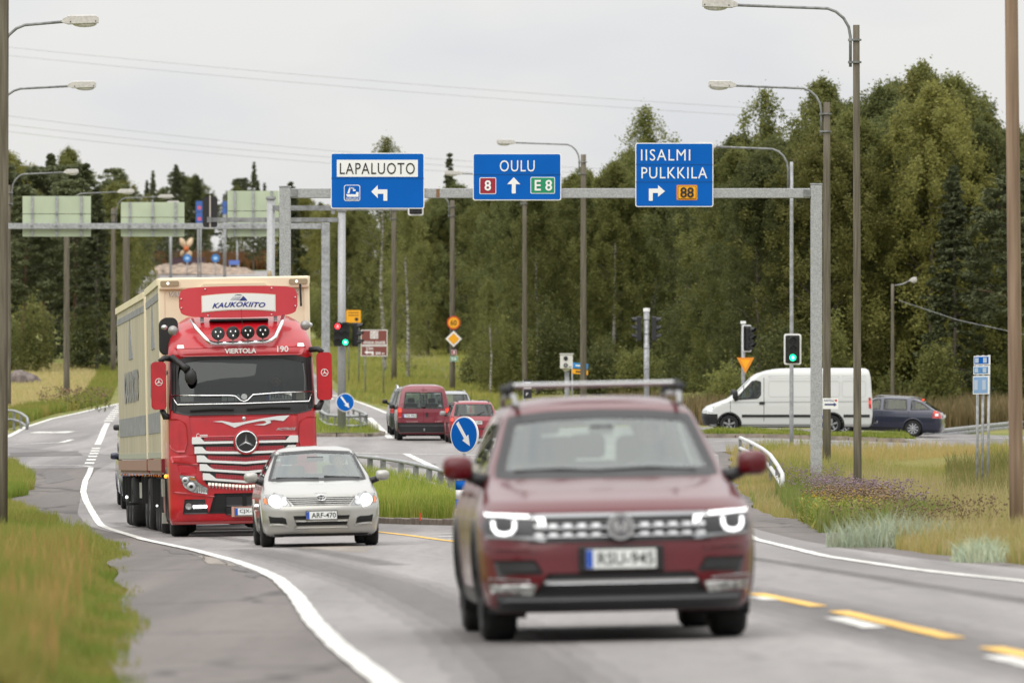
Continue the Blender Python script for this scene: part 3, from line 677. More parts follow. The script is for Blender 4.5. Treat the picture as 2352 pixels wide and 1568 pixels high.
X, D = fband(340, (1870, 1830), (2040, 1990), 106, 126); weeds('yellow_flowers', X, D, .35, .6, M_gr, M_yelfl, 'leafy green plants with few yellow flowers', heads=1, hs=.022, leaves=34, lw=.03)
X, D = fband(130, (2060, 2030), (2320, 2260), 96, 112); weeds('dry_thistles', X, D, .3, .6, M_weedb, M_brownhead, 'dry thistles at the foot of the brown pole', heads=6, hs=.018)
X, D = scatter(150, lambda d: XX(90, d), lambda d: XX(255, d), 300, 335); weeds('far_thistles', X, D, .35, .8, M_weed, M_brownhead, 'purple brown weeds by the left hand pole', heads=4, hs=.04, lw=.08)

# ------------------------------------------------------------------ trees
def crown_mesh(name, m, kind, h, w, n, seed, leaf):
    g = np.random.default_rng(seed)
    if kind == 'birch':
        nc = 520; t = g.random(nc) ** .85; a = g.uniform(0, 2 * PI, nc); f1, f2, f3 = g.uniform(0, 6, 3)
        lob = 1 + .22 * np.sin(2 * a + f1 + t * 9) + .18 * np.sin(3 * a + f2 - t * 14) + .10 * np.sin(5 * a + f3 + t * 25)
        r0 = w * (1 - (np.abs(t - .42) / .60) ** 3.6) * lob; q = g.random(nc) ** .4
        sh = g.random(nc) < .22; ks = g.integers(0, 9, nc); t = np.where(sh, .70 + .32 * g.random(nc), t); a = np.where(sh, ks * .7 + g.normal(0, .08, nc), a); r0 = np.where(sh, w * (.16 + .42 * ((ks * 37) % 9) / 9) * (1.25 - t), r0); q = np.where(sh, 1.0, q); t = t * np.where(sh, .90 + .12 * ((ks * 53) % 9) / 9, 1.0)
        cx, cy, cz = np.cos(a) * r0 * q, np.sin(a) * r0 * q, h * (.07 + .93 * t); cs = w * g.uniform(.06, .17, nc) * (1.15 - t * .6); fl = 1.0
    elif kind == 'spruce':
        nc = 420; t = g.random(nc) ** .75; r0 = (w * (1 - t) ** .85 + .08) * g.uniform(.7, 1.15, nc); a = g.uniform(0, 2 * PI, nc); q = g.random(nc) ** .35
        t2 = np.clip(np.round(t * 26) / 26 + g.normal(0, .012, nc), 0, 1)
        cx, cy, cz = np.cos(a) * r0 * q, np.sin(a) * r0 * q, h * (.08 + .92 * t2) - .25 * r0 * q; cs = w * g.uniform(.09, .18, nc) * (1.1 - t * .6); fl = .45
    else:  # pine
        nc = 230; t = g.random(nc) * .95; r0 = w * np.sin(np.clip(t * .8 + .2, 0, 1) * PI) ** .6; a = g.uniform(0, 2 * PI, nc); q = g.random(nc) ** .4
        cx, cy, cz = np.cos(a) * r0 * q, np.sin(a) * r0 * q, h * (.38 + .6 * t); cs = w * g.uniform(.10, .22, nc); fl = .5
    idx = g.integers(0, nc, n); u = g.normal(0, 1, (n, 3)); u /= np.linalg.norm(u, axis=1)[:, None]; rr = g.random(n) ** .5
    P = np.stack([cx[idx], cy[idx], cz[idx]], 1) + u * (rr * cs[idx])[:, None] * np.array([1, 1, fl])
    if kind == 'birch': P[:, 2] -= g.random(n) ** 2 * .45; P += g.normal(0, 1, (n, 3)) * np.where(g.random(n) < .10, .19, .08)[:, None]
    s = leaf * g.uniform(.6, 1.4, n); A = g.normal(0, 1, (n, 3)); A[:, 2] *= .6; A /= np.linalg.norm(A, axis=1)[:, None]; B = np.cross(A, g.normal(0, 1, (n, 3))); B /= np.linalg.norm(B, axis=1)[:, None]
    e = .62 if kind == 'birch' else .35
    V = np.stack([P - A * s[:, None], P + B * s[:, None] * e, P + A * s[:, None], P - B * s[:, None] * e], 1)
    o = npobj('crown', V.reshape(-1, 3), np.arange(4 * n).reshape(n, 4), m)
    return o
M_bark = mat('birch_bark', (.5, .47, .43), .8, scale=3, stretch=(1, 1, 3.5), var=.3, var2=(.10, .09, .08), bump=.2)
M_barkg = mat('grey_bark', (.13, .11, .09), .9, var=.3, scale=6, bump=.4)
M_barkp = mat('pine_bark', (.15, .09, .06), .9, var=.3, scale=6, bump=.4)
LB = [leaf_mat('birch_leaves_a', '68703f', '787d47', '949254', scale=.22, trans=.5), leaf_mat('birch_leaves_b', '5c663d', '6a7247', '868550', scale=.25, trans=.5), leaf_mat('birch_leaves_yellow', '747642', '838348', '9a9654', scale=.25, trans=.5)]
LS = leaf_mat('spruce_needles', '464e34', '525a3c', '646844', scale=.3, trans=.1); LP = leaf_mat('pine_needles', '525a3c', '606848', '72744e', scale=.3, trans=.1)
TREES = {}
def mktree(key, kind, h, w, n, seed, lm, bm, leaf, tr=.13):
    root = thing(kind_names[kind], 'x', 'tree', (0, 0, 0)); g = random.Random(seed)
    c = crown_mesh(key, lm, kind, h, w, n, seed, leaf); c.parent = root
    mb = MB(); pts = []; x = y = 0
    for i in range(9):
        t = i / 8; pts.append((x, y, h * .94 * t - .4 * (i == 0))); x += g.uniform(-.09, .09) * h / 12; y += g.uniform(-.09, .09) * h / 12
    mb.tube(pts, [tr * (1.15 - t / 8 * 1.02) for t in range(9)], 7)
    lim = MB()
    for i in range(16 if kind != 'birch' else 18):
        t = g.uniform(.3 if kind != 'spruce' else .12, .9); k = min(7, int(t * 8)); p0 = Vector(pts[k]).lerp(Vector(pts[k + 1]), t * 8 - k); a = g.uniform(0, 2 * PI)
        L = w * (1.1 - t * .7) * g.uniform(.6, 1); up = .9 if kind == 'birch' else (-.05 if kind == 'spruce' else .35)
        p1 = p0 + Vector((math.cos(a) * L * .5, math.sin(a) * L * .5, up * L * .55)); p2 = p0 + Vector((math.cos(a) * L, math.sin(a) * L, up * L * .8))
        lim.tube([p0, p1, p2], [tr * .33 * (1.1 - t * .6), tr * .22 * (1.1 - t * .6), .01], 4)
    mb.build('trunk', bm, root, True); lim.build('limbs', bm if kind != 'birch' else M_barkg, root, True)['kind'] = 'stuff'
    TREES[key] = (root, h); return root
kind_names = {'birch': 'birch_tree', 'spruce': 'spruce_tree', 'pine': 'pine_tree'}
mktree('b1', 'birch', 13, 2.6, 62000, 11, LB[0], M_bark, .056)
mktree('b2', 'birch', 13, 3.1, 72000, 12, LB[1], M_barkg, .058)
mktree('b3', 'birch', 13, 2.2, 48000, 13, LB[0], M_bark, .054)
mktree('b4', 'birch', 12, 3.1, 64000, 14, LB[2], M_barkg, .058)
mktree('b5', 'birch', 13, 1.9, 15000, 15, LB[0], M_bark, .056)
mktree('s1', 'spruce', 14, 2.4, 30000, 21, LS, M_barkg, .13)
mktree('s2', 'spruce', 14, 1.7, 18000, 22, LS, M_barkg, .13)
mktree('p1', 'pine', 14, 2.6, 22000, 31, LP, M_barkp, .13)
mktree('p2', 'pine', 14, 2.2, 13000, 32, LP, M_barkp, .13)
_first = {}
def tree(key, x, d, h, label, group, wsc=1.0, top=None):
    root, h0 = TREES[key]; z = tz(x, d)
    if top is not None: h = ZZ(top, d) - z
    s = h / h0; a = random.uniform(0, 2 * PI); sw = s * wsc
    if key not in _first:
        _first[key] = (x, d, h, label, group, sw, s, a, z)
    r = copy_thing(root, label, loc=(x, d, z - .1), rz=a, sc=(sw * random.uniform(.9, 1.12), sw * random.uniform(.9, 1.12), s)); r['group'] = group
    return r
def where(px):
    for lim, s in ((200, 'the left lamp poles'), (330, 'the far left road bend'), (700, 'the far roundabout'), (1080, 'the steel sign posts'), (1350, 'the middle blue sign'), (1700, 'the right blue sign'), (1950, 'the right gantry post'), (2280, 'the two right lamp poles')):
        if px < lim: return s
    return 'the brown pole'
adj = {'b1': ['green leafy birch', 'loose olive birch', 'full green birch'], 'b2': ['dense dark birch', 'broad dark leafy birch'], 'b3': ['slender pale-stemmed birch', 'narrow green birch'], 'b4': ['yellowing broad birch', 'yellow-green birch'],
       'b5': ['sparse white-stemmed birch', 'thin see-through birch'], 's1': ['dark broad spruce', 'dense dark green spruce'], 's2': ['narrow pointed dark spruce', 'slim dark spruce'], 'p1': ['spreading dark pine', 'broad-crowned pine'], 'p2': ['tall thin-crowned pine', 'open-crowned pine']}
ORD = ['first', 'second', 'third', 'fourth', 'fifth', 'sixth', 'seventh', 'eighth', 'ninth', 'tenth', 'eleventh', 'twelfth', 'thirteenth', 'fourteenth', 'fifteenth', 'sixteenth', 'seventeenth', 'eighteenth', 'nineteenth', 'twentieth']
def wood(px0, px1, d0, d1, rows, dx, keys, tops, edge_label, group, jit=.4):
    """rows of trees between two distances; tops: crown height as picture rows over px"""
    rn = random.Random(int(px0 * 7 + d0))
    for r_ in range(rows):
        d = d0 + (d1 - d0) * r_ / max(1, rows - 1); x = XX(px0, d) + rn.uniform(0, dx); k = 0
        rowname = ('front row', 'second row', 'third row', 'fourth row', 'fifth row', 'last row')[min(5, r_)]
        while x < XX(px1, d):
            dj = d + rn.uniform(-3, 3); px = 1176 + x * F / dj; key = rn.choice(keys)
            tp = np.interp(px, [t[0] for t in tops], [t[1] for t in tops]) + rn.uniform(-14, 34) + (26 if r_ == 0 else 0)
            tree(key, x, dj, 0, '%s, %s from left, %s of the %s' % (rn.choice(adj[key]), ORD[min(19, k)], rowname, edge_label), group, top=tp)
            x += dx * rn.uniform(1 - jit, 1 + jit); k += 1
TR = [(1000, 400), (1050, 385), (1150, 400), (1250, 385), (1330, 372), (1420, 350), (1480, 310), (1560, 350), (1660, 330), (1740, 290), (1800, 310), (1880, 260), (1940, 250), (2000, 220), (2080, 180), (2160, 170), (2230, 215), (2300, 290), (2400, 320)]
wood(1640, 2440, 296, 322, 4, 2.0, ['b1', 'b2', 'b1', 'b4', 'b2', 'b3'], TR, 'right hand wood', 'trees of the right hand wood')
wood(1130, 1720, 352, 390, 4, 2.4, ['b1', 'b2', 'b2', 'b3', 'b1'], TR, 'middle wood', 'trees in the middle of the wood')
wood(2180, 2440, 288, 300, 2, 1.8, ['s1', 'p1', 's1'], [(2150, 380), (2250, 330), (2400, 300)], 'dark right edge', 'dark conifers at the right edge')
wood(960, 1200, 470, 520, 3, 3.0, ['b1', 'b4', 'b2'], [(960, 450), (1050, 410), (1200, 400)], 'wood behind the cycle path', 'trees behind the cycle path')
wood(790, 1010, 500, 580, 3, 3.2, ['b2', 'b4', 'b1', 's2'], [(780, 450), (880, 460), (1010, 430)], 'wood above the brown sign', 'trees above the brown sign')
wood(640, 820, 590, 760, 4, 4.0, ['b2', 's1', 'b4', 'b1'], [(620, 420), (700, 430), (760, 450), (830, 460)], 'wood beside the far rise', 'trees beside the far rise')
# left wood
TL = [(0, 300), (60, 330), (110, 320), (180, 330), (220, 380), (262, 372), (300, 450), (330, 520)]
wood(-30, 235, 412, 440, 3, 2.6, ['b2', 's1', 'b4', 'p1', 'b1'], [(a, b_ + 25) for a, b_ in TL], 'left wood', 'trees at the edge of the left wood')
wood(-30, 265, 460, 520, 2, 3.2, ['b4', 's2', 'b1', 'p1'], TL, 'deep left wood', 'trees deep in the left wood')
wood(215, 318, 480, 700, 6, 3.0, ['b4', 'b2', 'b4', 'p2'], [(200, 440), (260, 400), (290, 420), (330, 500)], 'strip along the far road', 'trees along the far road on the left')
# far wood beyond the roundabout
TF = [(300, 470), (350, 400), (375, 440), (400, 385), (440, 400), (470, 430), (500, 450), (530, 400), (560, 410), (585, 385), (610, 430), (640, 410), (680, 440), (740, 450)]
wood(285, 760, 1010, 1080, 4, 4.2, ['s1', 's2', 'p1', 'b2', 's2'], TF, 'wood beyond the roundabout', 'trees beyond the far roundabout')
# single trees one can pick out
solo = [('b5', 885, 420, 315, 'thin birch rising above the left blue sign'), ('b5', 1485, 352, 245, 'sparse birch standing up beside the right blue sign'), ('s2', 1032, 470, 352, 'pointed spruce top left of the middle blue sign'),
        ('b5', 1760, 310, 205, 'airy birch left of the second lamp pole'), ('b1', 1895, 306, 185, 'birch crown just behind the second lamp pole'), ('b3', 2115, 304, 148, 'tallest birch right of the first lamp pole'),
        ('p2', 262, 560, 366, 'twisted pine standing out above the green sign backs'), ('s2', 352, 905, 392, 'lone narrow spruce behind the middle green sign back'), ('s2', 583, 940, 372, 'tall slim spruce above the dark signal head'),
        ('s1', 405, 930, 378, 'broad dark spruce group tree left of the signal head'), ('b5', 938, 395, 420, 'white-trunked birch beside the brown sign'), ('b5', 1125, 345, 640, 'young birch left of the red car roof')]
for key, px, d, tp, lab in solo: tree(key, XX(px, d), d, 0, lab, 'single trees', top=tp, wsc=1.0 if key != 's2' else .9)
# undergrowth: bushes as things
def bush(x, d, h, w, lab):
    z = tz(x, d); n = int(4200 * w); g = rng; u = g.normal(0, 1, (n, 3)); u /= np.linalg.norm(u, axis=1)[:, None]; rr = (.35 + .65 * g.random(n) ** .6) * (1 + .35 * np.sin(u[:, 0] * 4 + x) * np.cos(u[:, 2] * 3 + d) + .2 * np.sin(u[:, 0] * 11 + d) * np.sin(u[:, 2] * 9))
    P = np.stack([x + u[:, 0] * rr * w, d + u[:, 1] * rr * w * .8, z + h * .42 + u[:, 2] * rr * h * .52], 1)
    s = .07 * g.uniform(.6, 1.4, n); P += g.normal(0, 1, (n, 3)) * np.where(g.random(n) < .2, .3, .08)[:, None]; P[:, 2] = np.maximum(P[:, 2], z); A = g.normal(0, 1, (n, 3)); A /= np.linalg.norm(A, axis=1)[:, None]; B = np.cross(A, g.normal(0, 1, (n, 3))); B /= np.linalg.norm(B, axis=1)[:, None]
    V = np.stack([P - A * s[:, None], P + B * s[:, None] * .6, P + A * s[:, None], P - B * s[:, None] * .6], 1)
    o = npobj('bush', V.reshape(-1, 3), np.arange(4 * n).reshape(n, 4), random.choice([LB[0], LB[1]])); tag(o, lab, 'bush', 'bushes at the foot of the woods')
rb = random.Random(5)
def bushes(x0, x1, step, d, h0, h1, w, txt):
    k = 0; px = x0
    while px < x1: dj = d + rb.uniform(-5, 5); bush(XX(px, dj), dj, rb.uniform(h0, h1), w * rb.uniform(.7, 1.3), '%s, %s from the left' % (txt, ORD[min(19, k)])); k += 1; px += step * rb.uniform(.6, 1.4)
bushes(1160, 1700, 75, 346, 2.0, 5, 1.4, 'green bush at the foot of the middle wood'); bushes(1700, 2400, 80, 290, 1.6, 4.4, 1.2, 'leafy bush at the foot of the right wood')
bushes(20, 250, 95, 408, 2, 5, 1.6, 'dark bush under the left wood'); bushes(1085, 1150, 45, 366, 1.2, 2.2, .8, 'low bush beside the cycle path')
for px, d, w_ in ((700, 560, 'nearest the truck'), (760, 520, 'beside the signal mast'), (820, 500, 'behind the brown sign'), (650, 640, 'beside the gantry post')): bush(XX(px, d), d, 4, 2.2, 'bush at the bend of the far road ' + w_)
# unseen woods added behind the camera: they darken the lower half of what paint and glass mirror
n = 90000; aa = rng.uniform(R(150), R(390), n); rr_ = rng.uniform(58, 74, n); wX = np.cos(aa) * rr_ * 1.0; wD = -25 + np.sin(aa) * rr_ * np.where(np.sin(aa) > 0, .6, 1.0)
hh_ = 11 + 2.5 * np.sin(aa * 23) + 1.5 * np.sin(aa * 51 + 1); wZ = hh_ * rng.random(n) ** .9; A_ = rng.normal(0, 1, (n, 3)); A_ /= np.linalg.norm(A_, axis=1)[:, None]; B_ = np.cross(A_, rng.normal(0, 1, (n, 3))); B_ /= np.linalg.norm(B_, axis=1)[:, None]
keepw = ~((np.abs(wX - 12) < 9) & (wD < 0)); P_ = np.stack([wX, wD, wZ], 1)[keepw]; A_ = A_[keepw] * .38; B_ = B_[keepw] * .28; n = len(P_)
tag(npobj('roadside_wood', np.stack([P_ - A_, P_ + B_, P_ + A_, P_ - B_], 1).reshape(-1, 3), np.arange(4 * n).reshape(n, 4), LB[1]), 'leafy woods standing on both sides of the road behind the camera', kind='stuff')
for key, (root, h) in TREES.items():      # the patterns themselves become trees too: remove the unused originals
    for c in kids(root):
        bpy.data.objects.remove(c)
    bpy.data.objects.remove(root)
# boulder at the edge of the left field
mb = MB(); mb.ball((0, 0, .35), 1.0, 14, (1.15, .8, .62)); o = mb.build('boulder', mat('grey_boulder', (.16, .13, .12), .9, var=.4, scale=2.5, bump=.6), None, True)
for v in o.data.vertices:
    q = v.co; v.co = q * (1 + .12 * math.sin(q.x * 4 + q.z * 3) + .08 * math.sin(q.y * 7 + q.x * 5))
x, d = XX(53, 372), 372; o.location = (x, d, tz(x, d)); tag(o, 'large grey boulder in the dry grass before the left wood', 'boulder')
# ------------------------------------------------------------------ lamp poles
M_lamp = mat('lamp_housing', (.52, .50, .47), .6, var=.12, scale=14)
M_lampg = mat('lamp_glass', (.62, .61, .58), .25, var=.2, scale=30)
def lamp(px, d, top, hx_, hy, label, side=-1, pole='wood', wpx=18, lean=0.0, curved=True, hl=.55, base=None, arm_drop=None, noarm=False):
    """px, top: pole top in the picture; hx_, hy: outer end of the lamp head there"""
    x = XX(px, d); z0 = base if base is not None else tz(x, d) - .3; zt = ZZ(top, d); r0 = wpx / 2 * d / F
    root = thing('street_lamp', label, 'street lamp', (x, d, z0), 0, 'street lamps along the road')
    H = zt - z0; mw = M_wood if pole == 'wood' else (M_wood2 if pole == 'brown' else M_galv)
    mb = MB(); mb.tube([(lean * (i / 6), 0, H * i / 6) for i in range(7)], [r0 * (1.12 - .24 * i / 6) for i in range(7)], 14); mb.build('pole', mw, root, True)
    if noarm: return root
    ex = XX(hx_, d) - x; ez = ZZ(hy, d) - z0; hd = -1 if ex < 0 else 1; L = abs(ex)
    hl_ = hl; ax = lean + hd * (r0 + .045)
    mb = MB(); rr = .032; az_ = H - (.9 if curved else .25)
    if curved: pts = [(ax, 0, az_), (ax, 0, H - .25)] + [(ax + hd * .62 * (1 - math.cos(R(t))), 0, H - .25 + (ez - .06 - (H - .25)) * math.sin(R(t))) for t in (20, 40, 60, 78)] + [(hd * (L - hl_ + .05), 0, ez)]
    else: pts = [(lean, 0, H - .08), (hd * .4, 0, H - .02), (hd * (L - hl_ + .05), 0, ez)]
    mb.tube(pts, rr, 8); mb.build('lamp_arm', M_galvd, root, True)
    if curved and pole != 'steel':
        mb = MB()
        for zz in (H - .32, H - .8): mb.lathe([(r0 * 1.0, zz - .02), (r0 + .03, zz - .02), (r0 + .03, zz + .02), (r0, zz + .02)], 12, c=(lean, 0, 0)); mb.box((ax, 0, zz), (.1, .12, .05))
        mb.build('bracket', M_galvd, root)
    s = Matrix.Rotation(-math.atan2(ez - pts[-2][2], abs(pts[-1][0] - pts[-2][0])) * hd if curved else 0, 3, 'Y')
    x0 = hd * (L - hl_); mb = MB()
    P = [(0, -.02), (.10, -.05), (.12, -.06), (hl_, -.03), (hl_, .10), (hl_ * .93, .14), (.14, .13), (.02, .05)]
    V = []
    for sy, k in ((-.12, .8), (-.09, 1.0), (.09, 1.0), (.12, .8)):
        for a, b_ in P: V.append((x0 + hd * a, sy * 1.1, ez + b_ * k))
    n = len(P); Fs = [(i * n + k, i * n + (k + 1) % n, (i + 1) * n + (k + 1) % n, (i + 1) * n + k) for i in range(3) for k in range(n)] + [tuple(range(n)), tuple(range(3 * n, 4 * n))]
    head = MB().add(V, Fs).build('lamp_head', M_lamp, root, bevel=.008)
    MB().ball((x0 + hd * hl_ * .62, 0, ez - .05), .10, 14, (hl_ * .34 / .1, 1.0, .75)).build('lamp_glass', M_lampg, head, True)
    k = MB(); k.box((x0 + hd * .19, -.125, ez - .015), (.022, .02, .03)); k.box((x0 + hd * (hl_ - .05), -.125, ez + .0), (.022, .02, .03)); k.build('lamp_clip', M_ink, head)
    return root
lamp(1970, 147, 58, 1613, 12, 'tall wooden lamp pole, nearest one on the right, lamp head at the picture top', wpx=17.5, hl=.76, lean=-.03)
lamp(1899, 187, 235, 1627, 197, 'second wooden lamp pole on the right, KASTELLI sign low on it', wpx=17.5, hl=.76)
lamp(1818, 215, 372, 1600, 337, 'slim steel lamp pole with curved arm behind the right blue sign', pole='steel', wpx=9, hl=.6)
lamp(1340, 285, 355, 1141, 328, 'wooden lamp pole between middle and right blue signs', wpx=14, hl=.8)
lamp(1205, 330, 430, 1022, 399, 'wooden pole rising behind the middle blue sign', wpx=11, hl=.85)
lamp(1039, 352, 460, 985, 446, 'wooden lamp pole carrying the 60 sign', wpx=12, hl=.4)
lamp(905, 385, 470, 830, 440, 'wooden pole just right of the brown sign', wpx=12, hl=.7)
lamp(-9, 147, 100, 226, 50, 'lamp reaching in at the top left corner, upper of two', wpx=17, hl=.78)
lamp(-6, 187, 225, 220, 198, 'lamp reaching in at the left edge, second from top', wpx=16, hl=.76)
lamp(20, 290, 425, 180, 396, 'lamp pole beside the near left pole with a curved arm', wpx=10, hl=.62)
lamp(153, 325, 470, 308, 441, 'wooden pole behind the leftmost green sign back', wpx=13.5, hl=.8)
lamp(260, 410, 478, 397, 452, 'lamp pole between the two left green sign backs', wpx=11, hl=.9)
lamp(290, 400, 490, 412, 467, 'wide wooden pole behind the middle green sign back', wpx=17, hl=.8)
lamp(2050, 283, 652, 2105, 644, 'low lamp pole at the right wood edge with short arm', wpx=8, hl=.3, curved=False)
def plainpole(px, d, wpx, label, m, zb, H, lean=0.0):
    x = XX(px, d); mb = MB(); mb.tube([(lean * i / 7, 0, H * i / 7) for i in range(8)], [wpx / 2 * d / F * (1.06 - .12 * i / 7) for i in range(8)], 18)
    o = mb.build('wooden_pole', m, None, True); o.location = (x, d, zb); return tag(o, label, 'pole')
plainpole(2336, 94, 31, 'thick brown wooden pole at the right picture edge', M_wood2, tz(XX(2336, 94), 94) - .3, 11, -.11)
plainpole(3, 118, 27, 'thick grey wooden pole at the left picture edge', M_wood, tz(XX(3, 118), 118) - .3, 12, .04)
def pole_sub(px, d, top, base_y, wpx, label, m=M_galv, cat='post', name='steel_post'):
    x = XX(px, d); zb = ZZ(base_y, d) - .3; H = ZZ(top, d) - zb
    mb = MB(); mb.tube([(0, 0, 0), (0, 0, H)], wpx / 2 * d / F, 14); o = mb.build(name, m, None, True); o.location = (x, d, zb); return tag(o, label, cat)
# power lines
def wire(pts, d, rad, label):
    P = []
    (x0, y0), (x1, y1) = pts
    for i in range(41):
        t = -.35 + 1.7 * i / 40; px = x0 + (x1 - x0) * t; py = y0 + (y1 - y0) * t; sag = -9 * (1 - (2 * t - 1) ** 2)
        P.append((XX(px, d), d, ZZ(py - sag, d)))
    o = MB().tube(P, rad, 5).build('power_line', mat('wire', (.22, .22, .22), .6), None, True); tag(o, label, 'power line', 'overhead wires')
wire([(0, 107), (1750, 250)], 560, .012, 'uppermost overhead wire across the sky')
wire([(0, 126), (1750, 268)], 560, .012, 'second overhead wire from the top')
wire([(0, 264), (1100, 372)], 600, .014, 'third overhead wire, above the left blue sign')
wire([(0, 284), (1100, 385)], 600, .014, 'fourth overhead wire, crossing the left blue sign')
wire([(0, 300), (1100, 398)], 600, .014, 'lowest overhead wire above the wood')
o = MB().tube([(XX(2065, 283), 283, ZZ(690, 283)), (XX(2200, 281), 281, ZZ(735, 281)), (XX(2352, 279), 279, ZZ(768, 279))], .018, 5).build('stay_wire', M_galvd, None, True); tag(o, 'thin stay wire running from the low lamp pole to the right', 'wire')

# ------------------------------------------------------------------ sign gantries
M_gal2 = mat('spangled_zinc', (.36, .365, .37), .5, .25, var=.2, scale=34, bump=.03, detail=6)
def post_box(root, x, y, z0, z1, w, m=None, name='post'):
    return MB().box((x, y, (z0 + z1) / 2), (w, w, z1 - z0)).build(name, m or M_gal2, root, bevel=.02)
d = 165.0; z0 = 0.0
gan = thing('sign_gantry', 'galvanised gantry over the approach lanes carrying three blue signs', 'gantry', (0, d, 0))
s = d / F
zbt, ztt = ZZ(455, d), ZZ(433, d)
post_box(gan, XX(655, d), 0, tz(XX(655, d), d) - .2, ZZ(431, d), 26 * s); post_box(gan, XX(1875, d), 0, tz(XX(1875, d), d) - .2, ZZ(425, d), 26 * s)
MB().box(((XX(668, d) + XX(1861, d)) / 2, 0, (zbt + ztt) / 2), (XX(1861, d) - XX(668, d), .2, ztt - zbt)).build('cross_beam', M_gal2, gan, bevel=.012)
for px in (672, 1857):
    mb = MB(); mb.box((XX(px, d), 0, (zbt + ztt) / 2), (.26, .26, ztt - zbt - .06)); mb.build('beam_bracket', M_galvd, gan)
for px, y_ in ((655, 430), (1875, 424)): MB().box((XX(px, d), 0, ZZ(y_, d) + .01), (28 * s, 28 * s, .03)).build('post_cap', M_galv, gan)
MB().box((XX(1006, d), -.103, ZZ(444, d)), (.08, .004, .2)).build('rust_stain', mat('rust', (.22, .12, .06), .9), gan)
def P3(px, py, d): return (XX(px, d), ZZ(py, d))
def sign_base(x0, y0, x1, y1, d, label, m=M_blue, cat='road sign', name='direction_sign', border=M_signw, yy=-.16, bw=2.2, rad=5):
    """a flat sign panel whose face lies at d+yy; picture box given"""
    root = thing(name, label, cat, (0, d, 0)); s = d / F
    a = P3(x0, y1, d); b_ = P3(x1, y0, d)
    MB().prism(rrect(a[0], a[1], b_[0], b_[1], rad * s), yy, yy + .03).build('panel', border, root)
    MB().prism(rrect(a[0] + bw * s, a[1] + bw * s, b_[0] - bw * s, b_[1] - bw * s, (rad - 1) * s), yy - .006, yy + .001).build('sign_face', m, root)
    return root
def flat(root, poly, d, yy, m, name='symbol'):
    return MB().prism([P3(a, b_, d) for a, b_ in poly], yy - .012, yy - .003).build(name, m, root)
def panel(root, x0, y0, x1, y1, d, yy, m, name='sign_panel', rad=2, border=None):
    s = d / F; a = P3(x0, y1, d); b_ = P3(x1, y0, d)
    if border: MB().prism(rrect(a[0] - 1.6 * s, a[1] - 1.6 * s, b_[0] + 1.6 * s, b_[1] + 1.6 * s, (rad + 1) * s), yy - .010, yy - .003).build('panel_border', border, root)
    return MB().prism(rrect(a[0], a[1], b_[0], b_[1], rad * s), yy - .014, yy - .003).build(name, m, root)
def word(root, t, x0, y0, x1, y1, d, yy, m, **k):
    s = d / F; return text(t, (x1 - x0) * s, (y1 - y0) * s, m, root, (XX((x0 + x1) / 2, d), yy - .019, ZZ((y0 + y1) / 2, d)), **k)
M_seam = mat('panel_seam', (.0, .06, .2), .6)
yy = -.16
A = sign_base(760, 352, 975, 480, d, 'blue LAPALUOTO sign with harbour symbol and left turn arrow')
panel(A, 774, 368, 960, 407, d, yy, M_signw, rad=.5); word(A, 'LAPALUOTO', 781, 375, 953, 401, d, yy - .004, M_ink, bold=.0, space=1.12)
panel(A, 761, 409.5, 974, 410.3, d, yy, M_seam, 'panel_seam', rad=.1)
flat(A, [(853, 441), (868, 426), (868, 436), (890, 436), (890, 462), (881, 462), (881, 446), (868, 446), (868, 456)], d, yy - .004, M_signw, 'arrow')
panel(A, 792, 427, 826, 461, d, yy, M_blue, 'harbour_symbol', rad=4, border=M_signw)
flat(A, [(798, 445), (803, 431), (806, 431), (803, 445)], d, yy - .014, M_signw, 'crane_jib'); flat(A, [(804, 431), (814, 433), (814, 435), (804, 433)], d, yy - .014, M_signw, 'crane_arm'); flat(A, [(811, 436), (817, 436), (817, 440), (811, 440)], d, yy - .014, M_signw, 'crane_hook')
flat(A, [(795, 447), (818, 447), (818, 442), (824, 442), (824, 453), (798, 453)], d, yy - .014, M_signw, 'ship_hull')
for k in (455, 458): flat(A, [(795, k), (800, k + 1.4), (805, k), (810, k + 1.4), (815, k), (820, k + 1.4), (824, k), (824, k + 1.2), (820, k + 2.6), (815, k + 1.2), (810, k + 2.6), (805, k + 1.2), (800, k + 2.6), (795, k + 1.2)], d, yy - .014, M_signw, 'wave')
B = sign_base(1086, 353, 1289, 461, d, 'blue OULU sign with straight arrow, 8 and E 8 shields')
word(B, 'OULU', 1148, 369, 1228, 395, d, yy, M_signw, bold=.0, space=1.12)
panel(B, 1087, 401, 1288, 401.9, d, yy, M_seam, 'panel_seam', rad=.1)
panel(B, 1103, 410, 1138, 445, d, yy, M_signred, 'road_number', border=M_signw); word(B, '8', 1113, 415, 1128, 439, d, yy - .012, M_signw, bold=.02)
flat(B, [(1180, 408), (1195, 424), (1184.5, 424), (1184.5, 445), (1175.5, 445), (1175.5, 424), (1165, 424)], d, yy - .004, M_signw, 'arrow')
panel(B, 1220, 409, 1273, 444, d, yy, M_signgreen, 'road_number', border=M_signw); word(B, 'E 8', 1228, 414, 1268, 439, d, yy - .012, M_signw, bold=.018)
Cc = sign_base(1459, 329, 1638, 476, d, 'blue IISALMI PULKKILA sign with right turn arrow and yellow 88')
word(Cc, 'IISALMI', 1472, 344, 1585, 370, d, yy, M_signw, bold=.0, space=1.15); word(Cc, 'PULKKILA', 1473, 385, 1624, 411, d, yy, M_signw, bold=.0, space=1.12)
for k in (378, 418): panel(Cc, 1460, k, 1637, k + .9, d, yy, M_seam, 'panel_seam', rad=.1)
flat(Cc, [(1490, 462), (1490, 434), (1511, 434), (1511, 426), (1527, 440), (1511, 453), (1511, 444), (1499, 444), (1499, 462)], d, yy - .004, M_signw, 'arrow')
